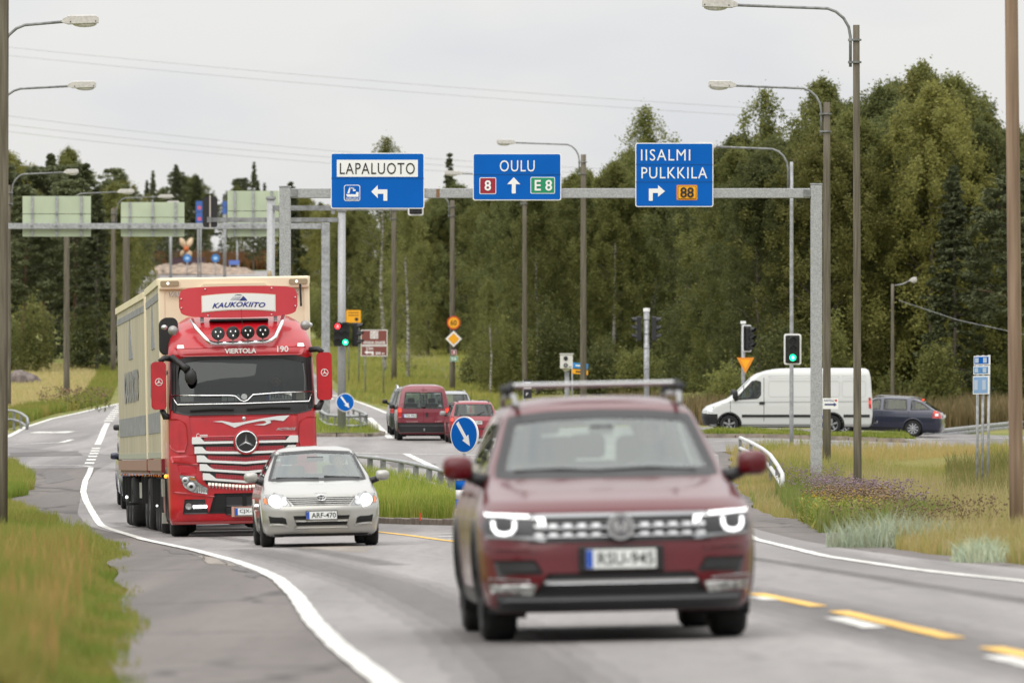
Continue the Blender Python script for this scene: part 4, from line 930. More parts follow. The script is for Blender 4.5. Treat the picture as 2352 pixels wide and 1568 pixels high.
panel(Cc, 1555, 427, 1600, 459, d, yy, M_signyel, 'road_number', border=mat('shield_orange', hx('c8742a'), .5)); panel(Cc, 1556.5, 428.5, 1598.5, 457.5, d, yy - .011, M_ink, 'shield_line'); panel(Cc, 1557.5, 429.5, 1597.5, 456.5, d, yy - .022, M_signyel, 'shield_face'); word(Cc, '88', 1562, 431, 1593, 455, d, yy - .036, M_ink, bold=.02)
# second gantry, seen from behind
d = 262.0; s = d / F
g2 = thing('sign_gantry', 'far gantry seen from behind with three pale green sign backs', 'gantry', (0, d, 0))
post_box(g2, XX(748, d), 0, tz(XX(748, d), d) - .3, ZZ(512, d), 19 * s, M_galv); post_box(g2, XX(-40, d), 0, tz(XX(-40, d), d) - .3, ZZ(512, d), 19 * s, M_galv)
MB().box(((XX(-30, d) + XX(738, d)) / 2, 0, ZZ(519.5, d)), (XX(738, d) - XX(-30, d), .2, 13 * s)).build('cross_beam', M_galv, g2, bevel=.01)
for x0, y0, x1, y1, lab in ((51, 450, 208, 543, 'pale green back of the leftmost far sign'), (277, 464, 423, 543, 'pale green back of the middle far sign'), (522, 438, 640, 543, 'pale green sign back partly behind the steel posts')):
    root = thing('direction_sign', lab, 'road sign', (0, d, 0)); a = P3(x0, y1, d); b_ = P3(x1, y0, d); ys = y0 + (y1 - y0) * .44
    MB().box(((a[0] + b_[0]) / 2, .20, (b_[1] + ZZ(ys, d)) / 2 + .006), (b_[0] - a[0], .03, b_[1] - ZZ(ys, d) - .012)).build('upper_board', M_signback, root)
    MB().box(((a[0] + b_[0]) / 2, .20, (a[1] + ZZ(ys, d)) / 2 - .006), (b_[0] - a[0], .03, ZZ(ys, d) - a[1] - .012)).build('lower_board', M_signback, root)
    for k in (.14, .5, .86):
        xk = a[0] + (b_[0] - a[0]) * k; MB().box((xk, .15, (a[1] + b_[1]) / 2), (.085, .07, b_[1] - a[1])).build('mounting_rail', M_galv, root)
        for zz in (ys, 519): MB().box((xk, .1 if zz == ys else -.12, ZZ(zz, d)), (.11, .03, .07)).build('clamp', M_galvd, root)

# ------------------------------------------------------------------ signals
def signal_head(name, parent, c, rz=0.0, cols=1, lit=None, board=True, h=.95, w=.34, arrow=False):
    """housing with three lamps per column facing -y before turning by rz; child objects of parent"""
    M = Matrix.Rotation(rz, 3, 'Z'); c = Vector(c)
    def put(mb): mb.v = [tuple(M @ Vector(v) + c) for v in mb.v]; return mb
    if board:
        put(MB().prism(rrect(-.27, -h / 2 - .09, .27, h / 2 + .09, .07), .02, .04)).build('backboard_rim', M_signw, parent)
        put(MB().prism(rrect(-.22, -h / 2 - .04, .22, h / 2 + .04, .04), -.0, .019)).build('backboard', M_ink, parent)
    for k in range(cols):
        ox = (k - (cols - 1) / 2) * (w + .0)
        hs = put(MB().prism(rrect(ox - w / 2, -h / 2, ox + w / 2, h / 2, .05), -.16, .0)).build('signal_housing', M_black, parent)
        for j in range(3):
            zc = h / 3 * (1 - j); on = lit and lit.get((k, j))
            ml_ = {'r': mat('signal_red_lit', (1, .05, .06), .4, emit=2.0, ecol=(1, .03, .04)), 'g': mat('signal_green_lit', (.05, 1, .6), .4, emit=2.0, ecol=(.0, .9, .35))}.get(on, mat('signal_lens_off', (.02, .02, .02), .15))
            put(MB().prism(ellipse(ox, zc, .105, .105, 18), -.175, -.162)).build('signal_lens', ml_, hs)
            if on: put(MB().prism(ellipse(ox, zc, .042, .042, 16), -.180, -.176)).build('lamp_glow', mat('signal_core_' + on, (1, 1, 1), .4, emit=2.2, ecol=(.6, 1, .85) if on == 'g' else (1, .75, .7)), hs)
            if on == 'r': put(MB().prism([(ox - .05, zc), (ox - .01, zc + .04), (ox - .01, zc + .018), (ox + .05, zc + .018), (ox + .05, zc - .018), (ox - .01, zc - .018), (ox - .01, zc - .04)], -.186, -.181)).build('arrow', mat('signal_arrow', (.08, 0, 0), .5), hs)
            V = []; n = 11
            for yv, rr in ((-.16, .125), (-.36, .118)):
                for i in range(n):
                    a = R(-20 + 220 * i / (n - 1)); z_ = zc + rr * math.sin(a) + (-.0 if yv == -.16 else .0); V.append((ox + rr * math.cos(a), yv + (.1 if (yv == -.36 and math.sin(a) < .2) else 0), z_))
            mb = MB().add(V, [(i, i + 1, n + i + 1, n + i) for i in range(n - 1)]); o = put(mb).build('visor', M_black, hs)
            so_ = o.modifiers.new('s', 'SOLIDIFY'); so_.thickness = .008
def sig_pole(px, d, top, wpx, label, base=None, m=M_galv, lean=0, name='traffic_signal'):
    x = XX(px, d); z0 = tz(x, d) - .2 if base is None else ZZ(base, d) - .2
    root = thing(name, label, 'traffic light', (x, d, z0)); H = ZZ(top, d) - z0
    MB().tube([(0, 0, 0), (lean, 0, H)], wpx / 2 * d / F, 14).build('pole', m, root, True); return root, H, z0
# right roadside signal on the lamp pole
d = 212.0; t = thing('traffic_signal', 'green traffic light with white edged backboard on the slim steel pole', 'traffic light', (XX(1820, d), d, 0)); signal_head('a', t, (0, -.15, ZZ(802, d)), lit={(0, 2): 'g'}, h=.78, w=.30)
# tilted signal on its own pole above the van
r_, H, z0 = sig_pole(1707, 258, 742, 9, 'traffic light turned aside above the white van, orange triangle below'); signal_head('b', r_, (.16, -.05, ZZ(777, 258) - z0), rz=R(52), h=.85, w=.32)
MB().box((0, 0, H + .03), (.2, .2, .1)).build('pole_cap', M_signw, r_)
ys_ = thing('yield_sign', 'orange yellow give way triangle behind the van cab', 'road sign', (XX(1712, 257.8), 257.7, 0)); dd_ = 257.7; sx_ = dd_ / F
MB().prism([(-20 * sx_, ZZ(821, dd_)), (20 * sx_, ZZ(821, dd_)), (0, ZZ(858, dd_))], -.05, -.02).build('panel', mat('sign_orange', hx('e08a1e'), .5), ys_)
MB().prism([(-11 * sx_, ZZ(826, dd_)), (11 * sx_, ZZ(826, dd_)), (0, ZZ(847, dd_))], -.056, -.048).build('sign_face', M_signyel, ys_)
# two-way signal seen from the side
r_, H, z0 = sig_pole(1485, 262, 715, 13, 'steel pole with two sideways traffic lights, left of the van'); zc = ZZ(755, 262) - z0
for sg in (-1, 1): signal_head('c', r_, (sg * .22, 0, zc), rz=sg * R(82), board=False, h=.95, w=.3)
MB().lathe([(.12, H - .02), (.13, H), (.13, H + .12), (.0, H + .13)], 12).build('pole_cap', M_signw, r_)
for q in (.3, .85, 1.4, 2.2): MB().lathe([(.115, H - q), (.12, H - q), (.12, H - q - .03), (.115, H - q - .03)], 12).build('clamp_band', M_galvd, r_)
# cantilever masts on the far island
def mast(px, d, top, wpx, label, base):
    x = XX(px, d); z0 = ZZ(base, d) - .3; root = thing('signal_mast', label, 'traffic light', (x, d, z0)); H = ZZ(top, d) - z0
    MB().tube([(0, 0, 0), (0, 0, H)], [wpx / 2 * d / F * 1.08, wpx / 2 * d / F * .95], 16).build('pole', M_gal2, root, True)
    MB().lathe([(.17, H - .03), (.18, H), (.18, H + .06), (0, H + .07)], 14).build('pole_cap', M_galv, root); return root, z0
r_, z0 = mast(622, 236, 456, 19, 'round steel mast left of the gantry post, arm reaching right', 985)
x0 = 0; x1 = XX(955, 236) - XX(622, 236); zz = ZZ(478, 236) - z0
MB().box(((x0 + x1) / 2, -.05, zz), (x1 - x0, .14, .17)).build('mast_arm', M_galvd, r_); signal_head('d', r_, (x1, -.2, ZZ(458, 236) - z0), lit=None)
mb = MB(); mb.box((XX(765, 236) - XX(622, 236), -.06, zz), (.12, .25, .42)); mb.build('clamp', M_galvd, r_)
r_, z0 = mast(785, 246, 484, 18, 'steel mast with red arrow and green lights and round blue sign', 985)
x1 = XX(484, 246) - XX(785, 246); zz = ZZ(505, 246) - z0
MB().box((x1 / 2, 0, zz), (-x1, .14, .16)).build('mast_arm', M_galvd, r_)
# the head at the arm's end, seen from behind
mb = MB().prism(rrect(x1 - .28, ZZ(522, 246) - z0, x1 + .24, ZZ(452, 246) - z0, .09), -.02, .02); mb.build('backboard', M_black, r_)
MB().prism(rrect(x1 - .17, ZZ(515, 246) - z0, x1 + .13, ZZ(459, 246) - z0, .04), .02, .2).build('signal_housing', M_black, r_)
MB().box((x1 - .02, -.06, ZZ(487, 246) - z0), (.06, .05, 1.2)).build('mounting_rail', mat('tan_steel', (.40, .36, .32), .5, .3), r_); MB().box((x1 - .05, -.09, zz), (.16, .08, .2)).build('clamp', M_galvd, r_)
signal_head('e', r_, (.0, -.3, ZZ(768, 246) - z0), cols=2, lit={(0, 0): 'r', (1, 2): 'g'}, board=False, h=.86, w=.28)
signal_head('f', r_, (.42, .05, ZZ(768, 246) - z0), rz=R(75), board=False, h=.86, w=.26)
def arrow_disc(root, c, rad, rz=0.0):
    M = Matrix.Rotation(rz, 3, 'Z'); c = Vector(c)
    def put(mb): mb.v = [tuple(M @ Vector(v) + c) for v in mb.v]; return mb
    put(MB().prism(ellipse(0, 0, rad, rad, 40), -.0, .03)).build('sign_rim', M_signw, root)
    put(MB().prism(ellipse(0, 0, rad * .93, rad * .93, 40), -.006, .001)).build('sign_face', M_blue, root)
    q = rad / .32; dr_ = math.radians(-54); ca, sa = math.cos(dr_), math.sin(dr_)
    P = [(-.26, .032), (.06, .032), (.06, .085), (.24, 0), (.06, -.085), (.06, -.032), (-.26, -.032)]
    P = [((a * ca - b_ * sa) * q, (a * sa + b_ * ca) * q) for a, b_ in P]
    put(MB().prism(P, -.012, -.005)).build('arrow', M_signw, root)
dx_ = XX(790, 245.6); t = thing('keep_right_sign', 'small round blue arrow sign on the steel mast beside the truck', 'road sign', (dx_, 245.55, 0), group='round blue arrow signs'); arrow_disc(t, (.05, -.1, ZZ(924, 245.6)), .33, R(8))
# near keep-right sign on the island nose
x, d = XX(1066, 127.3), 127.3; zb = float(zr(x, d)) + .1; t = thing('keep_right_sign', 'large round blue arrow sign between silver car and red car', 'road sign', (x, d, 0), group='round blue arrow signs')
arrow_disc(t, (0, -.05, ZZ(998, d)), .345, R(-42))
MB().tube([(0, 0, zb), (0, 0, ZZ(965, d))], .03, 10).build('pole', M_galv, t, True)
zt_ = ZZ(1103, d); hh = (zt_ - zb)
for i, mm in enumerate((M_blue, M_signw, M_blue, M_signw, M_blue)):
    a = zt_ - (i + 1) * hh / 4.2; MB().tube([(-.06, 0, max(zb, a) + .003), (-.06, 0, zt_ - i * hh / 4.2)], .1, 16).build('marker_band', mm, t, True)
    if a < zb: break
MB().tube([(XX(965, 128.5), 128.5, float(zr(-1.7, 128.5)) + .1), (XX(965, 128.5), 128.5, float(zr(-1.7, 128.5)) + .25)], .018, 6).build('survey_peg', mat('orange_peg', (.7, .09, .03), .6), None); o = bpy.data.objects['survey_peg']; tag(o, 'small orange peg in the island grass by the kerb', 'peg')

# ------------------------------------------------------------------ smaller signs
def post_rel(root, xo, zb, zt, r_=.03, m=M_galv): return MB().tube([(xo, 0, zb), (xo, 0, zt)], r_, 10).build('pole', m, root, True)
d = 351.6
t = thing('speed_limit_sign', 'round yellow 60 speed limit sign on a wooden pole', 'road sign', (XX(1042, d), d, 0)); z = ZZ(741, d)
MB().prism(ellipse(0, z, .345, .345, 32), -.08, -.05).build('sign_rim', mat('sign_rim_red', hx('c84a20'), .5), t); MB().prism(ellipse(0, z, .27, .27, 32), -.09, -.081).build('sign_face', M_signyel, t); text('60', .32, .27, M_ink, t, (0, -.097, z), bold=.01)
t = thing('priority_road_sign', 'yellow diamond with white edge under the 60 sign', 'road sign', (XX(1042, d), d, 0)); z = ZZ(778, d)
MB().prism([(0, z + .42), (.42, z), (0, z - .42), (-.42, z)], -.08, -.05).build('panel', M_signw, t); MB().prism([(0, z + .3), (.3, z), (0, z - .3), (-.3, z)], -.09, -.081).build('sign_face', M_signyel, t)
t = thing('route_marker', 'small dark red square 8 sign on the wooden pole', 'road sign', (XX(1043, d), d, 0)); z = ZZ(809, d)
MB().box((0, -.07, z), (.26, .03, .26)).build('panel', M_signw, t); MB().box((0, -.088, z), (.225, .006, .225)).build('sign_face', M_signred, t); text('8', .10, .16, M_signw, t, (0, -.095, z), bold=.02)
t = thing('route_marker', 'small green E 8 sign below the red square', 'road sign', (XX(1043, d), d, 0)); z = ZZ(824, d)
MB().box((0, -.07, z), (.40, .03, .26)).build('panel', M_signw, t); MB().box((0, -.088, z), (.365, .006, .225)).build('sign_face', M_signgreen, t); text('E8', .26, .16, M_signw, t, (0, -.095, z), bold=.02)
d = 345.0; s = d / F
t = thing('tourist_sign', 'brown VANHA RAAHE tourist sign on two thin posts', 'road sign', (0, d, 0))
for px in (839, 881): post_rel(t, XX(px, d), tz(XX(px, d), d) - .2, ZZ(760, d), .035, M_galvd)
a = P3(829, 793, d); b_ = P3(890, 757, d); MB().box(((a[0] + b_[0]) / 2, -.06, (a[1] + b_[1]) / 2), (b_[0] - a[0], .03, b_[1] - a[1] - .01)).build('panel', M_signw, t); MB().box(((a[0] + b_[0]) / 2, -.078, (a[1] + b_[1]) / 2), (b_[0] - a[0] - .07, .006, b_[1] - a[1] - .08)).build('sign_face', M_signbrown, t)
a = P3(829, 818, d); b_ = P3(890, 793.4, d); MB().box(((a[0] + b_[0]) / 2, -.06, (a[1] + b_[1]) / 2), (b_[0] - a[0], .03, b_[1] - a[1] - .01)).build('panel', M_signw, t); MB().box(((a[0] + b_[0]) / 2, -.078, (a[1] + b_[1]) / 2), (b_[0] - a[0] - .07, .006, b_[1] - a[1] - .08)).build('sign_face', M_signbrown, t)
MB().box((XX(859.5, d), -.084, ZZ(769, d)), (18 * s, .006, 17 * s)).build('symbol_plate', M_signw, t)
mb = MB()
for cx, cz in ((-1, -1), (-1, 1), (1, -1), (1, 1)): mb.tube([(XX(859.5, d) + cx * .1 + .055 * math.cos(u), -.09, ZZ(769, d) + cz * .09 + .055 * math.sin(u)) for u in np.linspace(0, 2 * PI, 9)], .012, 4)
mb.tube([(XX(859.5, d) - .06, -.09, ZZ(769, d) - .06), (XX(859.5, d) + .06, -.09, ZZ(769, d) + .06)], .012, 4); mb.build('looped_square', M_signbrown, t)
word(t, 'VANHA RAAHE', 834, 783, 885, 790, d, -.066, M_signw, bold=.02); word(t, '2 km', 841, 796, 857, 803, d, -.066, M_signw, bold=.02); word(t, '800 m', 863, 808, 883, 814, d, -.066, M_signw, bold=.02)
flat(t, [(837, 809), (844, 804), (844, 807), (858, 807), (858, 815), (854, 815), (854, 811), (844, 811), (844, 814)], d, -.07, M_signw, 'arrow')
d = 375.0; t = thing('info_sign', 'yellow sign with faint lettering partly behind the signal mast', 'road sign', (0, d, 0)); a = P3(795, 741, d); b_ = P3(829, 712, d)
for px in (801, 824): post_rel(t, XX(px, d), tz(XX(px, d), d) - .2, ZZ(715, d), .03, M_galvd)
MB().prism(rrect(a[0], a[1], b_[0], b_[1], .05), -.08, -.05).build('panel', M_signyel, t); 
for k in (718, 724): MB().box((XX(812, d), -.086, ZZ(k, d)), (24 * d / F, .006, .04)).build('text_line', mat('sign_brown_ink', (.12, .06, .01), .6), t)
MB().prism(ellipse(XX(819, d), ZZ(733, d), .1, .1, 12), -.09, -.081).build('symbol', M_ink, t)
# speed camera
d = 268.0; s = d / F; t = thing('speed_camera', 'white box speed camera on a grey post left of a lamp pole', 'traffic camera', (XX(1301, d), d, 0))
post_rel(t, .02, tz(XX(1301, d), d) - .2, ZZ(845, d), .1, M_galvd); z = ZZ(830, d)
MB().box((0, 0, z), (.50, .45, .56)).build('camera_box', mat('off_white_paint', (.62, .62, .58), .5), t, bevel=.02); MB().box((.01, 0, z + .3), (.56, .52, .04)).build('box_lid', mat('lid_paint', (.55, .55, .52), .5), t)
for zz, mm in ((z + .12, M_ink), (z - .15, M_galvd)):
    MB().prism(ellipse(-.03, zz, .085, .085, 20), -.26, -.228).build('lens_ring', M_ink, t); MB().prism(ellipse(-.03, zz, .055, .055, 16), -.268, -.262).build('lens', mm, t)
MB().lathe([(.06, z - .42), (.16, z - .30), (.2, z - .29)], 12).build('mounting_cone', mat('off_white_paint', (.6, .6, .6), .5), t)
MB().box((.14, -.228, z - .21), (.1, .005, .03)).build('maker_plate', M_ink, t)
d = 290.0; t = thing('warning_plates', 'slanted blue and yellow plates beside the speed camera', 'road sign', (XX(1316, d), d, 0)); post_rel(t, -.03, tz(XX(1316, d), d) - .2, ZZ(835, d), .035)
for a, b_, mm, m2 in ((833, 847, mat('light_blue', hx('2f86c8'), .5), M_signw), (848, 860, M_signyel, M_ink)):
    zc = (ZZ(a, d) + ZZ(b_, d)) / 2; Mx = Matrix.Rotation(R(6), 3, 'Y'); MB().box((.3, -.05, zc), (.68, .02, ZZ(a, d) - ZZ(b_, d) - .03), M=Mx).build('plate', mm, t); MB().box((.33, -.066, zc), (.44, .006, .06), M=Mx).build('text_line', m2, t)
d = 240.0; x = XX(1212, d); t = thing('stop_sign_board', 'narrow black and white board behind the roof of the red car', 'sign', (x, d, 0)); zb = ZZ(1005, d)
post_rel(t, -.13, zb, ZZ(872, d), .035, M_galv); MB().box((0, -.05, (ZZ(872, d) + ZZ(915, d)) / 2), (.29, .03, ZZ(872, d) - ZZ(915, d))).build('panel', M_ink, t); text('RAAHE', .22, .06, M_signw, t, (0, -.07, ZZ(879, d)), bold=.02); MB().box((0, -.069, ZZ(889, d)), (.27, .006, .1)).build('white_strip', M_signw, t); text('P', .07, .1, M_signw, t, (-.02, -.07, ZZ(905, d)))
# KASTELLI board on the second pole
d = 186.6; t = thing('arrow_board', 'small white KASTELLI board with dark blue arrow on a wooden pole', 'sign', (XX(1907, d), d, 0)); z = (ZZ(914, d) + ZZ(939, d)) / 2; w_, h_ = 35 * d / F, 25 * d / F
MB().box((0, -.16, z), (w_, .015, h_)).build('panel', M_signw, t); text('KASTELLI', w_ * .62, .06, mat('navy_ink', hx('1c2c6a'), .5), t, (-w_ * .1, -.172, z + .085), bold=.01)
MB().prism([(-.16, z - .045), (.09, z - .045), (.09, z - .075), (.17, z - .025), (.09, z + .025), (.09, z - .005), (-.16, z - .005)], -.175, -.169).build('arrow', mat('navy_ink', (.01, .02, .1), .5), t)
MB().prism([(.12, z + .06), (.17, z + .06), (.18, z + .10), (.165, z + .115), (.145, z + .10), (.125, z + .115), (.11, z + .10)], -.175, -.169).build('red_emblem', mat('emblem_red', hx('c0401c'), .5), t)
# blue bus-stop style signs on three posts at the right
d = 160.0; t = thing('direction_board', 'stack of three blue boards seen edge-on, on three thin posts', 'road sign', (0, d, 0))
for i, px in enumerate((2246, 2256, 2267)): MB().tube([(XX(px, d), .3 - i * .25, tz(XX(px, d), d) - .2 + (.0)), (XX(px + 1.5 + i, d), .3 - i * .25, ZZ(815, d))], .034, 10).build('pole', M_galv, t, True)
for i, (a, b_, mm) in enumerate(((817, 839, M_blue), (840, 861, mat('worn_blue', hx('4f86bd'), .5, var=.3, scale=6)), (862, 905 - 14, mat('pale_blue', hx('7ea0c8'), .5)))):
    b2 = (838, 860, 905)[i]; a = (817, 840, 863)[i]; M = Matrix.Rotation(R(-58), 3, 'Z'); c = Vector((XX(2255 - i, d), -.1, 0)); zc = (ZZ(a, d) + ZZ(b2, d)) / 2; hh = ZZ(a, d) - ZZ(b2, d)
    MB().box((c.x, c.y, zc), (.62, .03, hh), M=M).build('panel', M_signw, t); q = M @ Vector((0, -.019, 0)); MB().box((c.x + q.x, c.y + q.y, zc), (.56, .006, hh - .05), M=M).build('sign_face', mm, t)
    q = M @ Vector((0, -.026, 0))
    for e in (-.17, .15): MB().box((c.x + q.x + (M @ Vector((e, 0, 0))).x, c.y + q.y + (M @ Vector((e, 0, 0))).y, zc), (.14, .006, hh * .55), M=M).build('print', mat('sign_print', (.42, .5, .6), .5), t)
# poster plate on far left pole
t = MB().box((XX(16, 300), 300, ZZ(846, 300)), (.22, .03, .35)).build('notice_plate', M_signw, None); tag(t, 'small white notice plate peeping out behind the left pole', 'sign')
# ------------------------------------------------------------------ rails
def tube_rail(pts, h1, h2, rad, label, ends=True, posts=None, name='guard_rail', pw=.1, flatp=False, wbeam=False, zf=None):
    """pts: ground points; two rails at heights h1, h2, posts at pts"""
    root = thing(name, label, 'guard rail', (0, 0, 0)); zf = zf or (lambda x, d: float(zr(x, d)) + .1)
    P = [Vector((x, d, zf(x, d))) for x, d in pts]
    S = []
    for i in range(len(P) - 1):
        for k in range(4): S.append(P[i].lerp(P[i + 1], k / 4))
    S.append(P[-1])
    up = Vector((0, 0, 1))
    if wbeam:
        for h in (h1,):
            V = []; prof = [(-.155, 0), (-.12, -.05), (-.05, -.05), (0, 0), (.05, -.05), (.12, -.05), (.155, 0)]
            for i, p in enumerate(S):
                t = (S[min(i + 1, len(S) - 1)] - S[max(i - 1, 0)]).normalized(); nn = Vector((t.y, -t.x, 0)).normalized()
                if nn.y > 0: nn = -nn
                for a, b_ in prof: V.append(p + up * (h + a) + nn * (-b_))
            n = 7; o = MB().add(V, [(i * n + k, i * n + k + 1, (i + 1) * n + k + 1, (i + 1) * n + k) for i in range(len(S) - 1) for k in range(6)]).build('rail', M_galv, root); so_ = o.modifiers.new('s', 'SOLIDIFY'); so_.thickness = .006
    else:
        for h in (h1, h2):
            if h: MB().tube([p + up * h for p in S], rad, 9).build('rail', M_galv, root, True)
        if ends:
            for p, q in ((P[0], P[1]), (P[-1], P[-2])):
                o_ = (p - q).normalized(); MB().tube([p + up * h1, p + up * (h1 - .06) + o_ * .12, p + up * ((h1 + h2) / 2) + o_ * .2, p + up * (h2 + .03) + o_ * .1, p + up * h2], rad, 8).build('end_bend', M_galv, root, True)
    for p in (posts or P):
        MB().box((p[0], p[1], p[2] + h1 / 2 - .05), (pw, .06, h1 + .1)).build('post', M_galvd, root)
    return root
def lerp_pts(a, b_, n): return [(a[0] + (b_[0] - a[0]) * i / (n - 1), a[1] + (b_[1] - a[1]) * i / (n - 1)) for i in range(n)]
# on the near island: posts every ~1.3 m from beside the arrow sign back behind the silver car
rp = [(XX(1052, 150), 150), (XX(1036, 153), 153), (XX(1012, 155.6), 155.6), (XX(986, 158.2), 158.2), (XX(955, 161), 161), (XX(921, 163.8), 163.8), (XX(880, 166.6), 166.6), (XX(850, 168.4), 168.4), (XX(812, 170.5), 170.5), (XX(775, 172.5), 172.5)]
tube_rail(rp, .60, .24, .045, 'low double tube rail on the grassy island beside the silver car', pw=.14)
rp = [(XX(736, 262), 262), (XX(742, 256), 256), (XX(752, 250.5), 250.5), (XX(770, 248.6), 248.6), (XX(800, 247.6), 247.6), (XX(828, 247.4), 247.4), (XX(842, 249.5), 249.5), (XX(838, 254), 254), (XX(826, 259), 259), (XX(812, 264), 264), (XX(800, 270), 270), (XX(785, 277), 277)]
tube_rail(rp, .55, .20, .055, 'bent tube rail around the far island below the signal mast', pw=.08, zf=lambda x, d: float(zr(x, d)) + .12)
rp = [(XX(1700, 196), 196), (XX(1725, 188), 188), (XX(1750, 178), 178), (XX(1770, 168), 168), (XX(1785, 160), 160), (XX(1795, 153), 153)]
rpz = lambda x, d: tz(x, d) + .02
tube_rail(rp[:5] + [(XX(1797, 152), 152)], .66, .36, .05, 'white painted tube rail right of the red car mirror', pw=.09, zf=rpz)
for c in kids(bpy.data.objects['guard_rail.002'] if 'guard_rail.002' in bpy.data.objects else gan):
    if c.name.startswith(('rail', 'end')): c.data.materials[0] = mat('white_rail_paint', (.6, .61, .6), .45, var=.15, scale=6)
rp = lerp_pts(G(2118, 998), (XX(2420, 276), 276), 7); rp = [(x, d) for x, d in rp]
tube_rail(rp, .55, 0, .0, 'galvanised W-beam rail behind the dark blue estate car', wbeam=True, zf=lambda x, d: ZZ(np.interp(1176 + x * F / d, [2118, 2345], [1003, 1008 - 5]), d) + np.interp(1176 + x * F / d, [2118, 2345], [-.48, -.05]))
rp = [G(-30, 972), G(5, 970), G(25, 968), G(47, 965), G(60, 968), G(80, 972)]
rp = [(XX(px, 262 - i * 1.0), 262 - i * 1.0) for i, px in enumerate((-20, 2, 16, 32, 48, 62))]
tube_rail(rp, .62, .28, .05, 'tube rail on the far left verge by the slip lane', zf=lambda x, d: tz(x, d) + np.interp(1176 + x * F / d, [40, 70], [.1, -.2]))
# blue white delineator behind the van wheel
d = 243.5; x = XX(1893, d); t = thing('delineator', 'blue and white marker post in front of the white van', 'marker post', (x, d, float(zr(x, d)) + .1))
for i, mm in enumerate((M_blue, M_signw, M_blue, M_signw, M_blue)): MB().tube([(0, 0, .02 + i * .15), (0, 0, .165 + i * .15)], .06, 12).build('marker_band', mm, t, True)

# ------------------------------------------------------------------ roundabout far away
xm, dm = XX(438, 920), 920
V = []; n = 36; rn = random.Random(4)
for k, (rr, h) in enumerate(((9.5, -.3), (7.2, .7), (5.4, .95), (3.5, 1.25), (1.2, 1.35))):
    for i in range(n):
        a = 2 * PI * i / n; q = 1 + .05 * math.sin(3 * a + k); V.append((math.cos(a) * rr * q, math.sin(a) * rr * q, h + rn.uniform(-.22, .22) * (k > 0)))
V.append((0, 0, 1.4)); Fs = [(k * n + i, k * n + (i + 1) % n, (k + 1) * n + (i + 1) % n, (k + 1) * n + i) for k in range(4) for i in range(n)] + [(4 * n + i, 4 * n + (i + 1) % n, 5 * n) for i in range(n)]
o = meshobj('gravel_mound', V, Fs, mat('pale_gravel', (.27, .205, .155), .95, var=.4, scale=1.4, bump=.6, detail=8), None, True); o.location = (xm, dm, float(zr(xm, dm)) - .1); tag(o, 'pale gravel mound in the middle of the far roundabout', kind='structure')
zmt = float(zr(xm, dm)) + 1.2
t = thing('planter', 'dark maroon box below the propeller sculpture', 'plinth', (XX(432, 918), 918, zmt)); MB().box((0, 0, .2), (4.6, 1.2, 1.15)).build('plinth_box', mat('maroon_panel', (.06, .03, .04), .7), t); MB().box((0, 0, .81), (4.7, 1.3, .06)).build('plinth_top', mat('maroon_lid', (.08, .045, .05), .7), t)
t = thing('propeller_sculpture', 'bronze coloured ship propeller standing on the roundabout', 'sculpture', (XX(428, 918), 918, ZZ(572, 918)))
mp_ = mat('propeller_bronze', (.62, .46, .30), .5, var=.15, scale=.8)
for a in (62, 118, 232, 300):
    V = []; m_ = 9
    for k in range(m_):
        q = k / (m_ - 1); w_ = .10 + .36 * math.sin(PI * q ** .8) ** .8; r1 = .25 + q * (1.45 if a < 200 else .95); tw = R(50 - 30 * q)
        for e in (-1, 1): V.append((math.cos(R(a)) * r1 - math.sin(R(a)) * e * w_ * math.cos(tw), e * w_ * math.sin(tw) * .7, math.sin(R(a)) * r1 + math.cos(R(a)) * e * w_ * math.cos(tw)))
    o = MB().add(V, [(2 * k, 2 * k + 1, 2 * k + 3, 2 * k + 2) for k in range(m_ - 1)]).build('blade', mp_, t, True); so_ = o.modifiers.new('s', 'SOLIDIFY'); so_.thickness = .1
MB().ball((0, -.1, 0), .38, 12, (1, 1.4, 1)).build('hub', mat('orange_hub', hx('b8602c'), .5), t, True); MB().tube([(0, .1, -2.3), (0, .1, 0)], .16, 10).build('stand', M_galvd, t, True)
for px, py, lab in ((430, 593, 'round blue sign in front of the propeller'), (495, 593, 'round blue sign right of the roundabout mound')):
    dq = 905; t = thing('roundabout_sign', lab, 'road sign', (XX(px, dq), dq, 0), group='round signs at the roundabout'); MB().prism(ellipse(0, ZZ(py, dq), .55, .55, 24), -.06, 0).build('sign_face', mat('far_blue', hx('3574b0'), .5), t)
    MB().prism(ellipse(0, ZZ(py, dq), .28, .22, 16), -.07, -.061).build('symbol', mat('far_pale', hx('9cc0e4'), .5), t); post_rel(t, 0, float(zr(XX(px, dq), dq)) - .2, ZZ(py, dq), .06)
t = thing('direction_sign', 'small far blue sign on two posts right of the mound', 'road sign', (XX(538, 925), 925, 0)); 
for e in (-.6, .6): post_rel(t, e, float(zr(XX(538, 925), 925)) - .2, ZZ(608, 925), .07)
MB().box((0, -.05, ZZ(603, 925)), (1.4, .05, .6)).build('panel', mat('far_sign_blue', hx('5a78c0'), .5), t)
d = 890.0; s = d / F
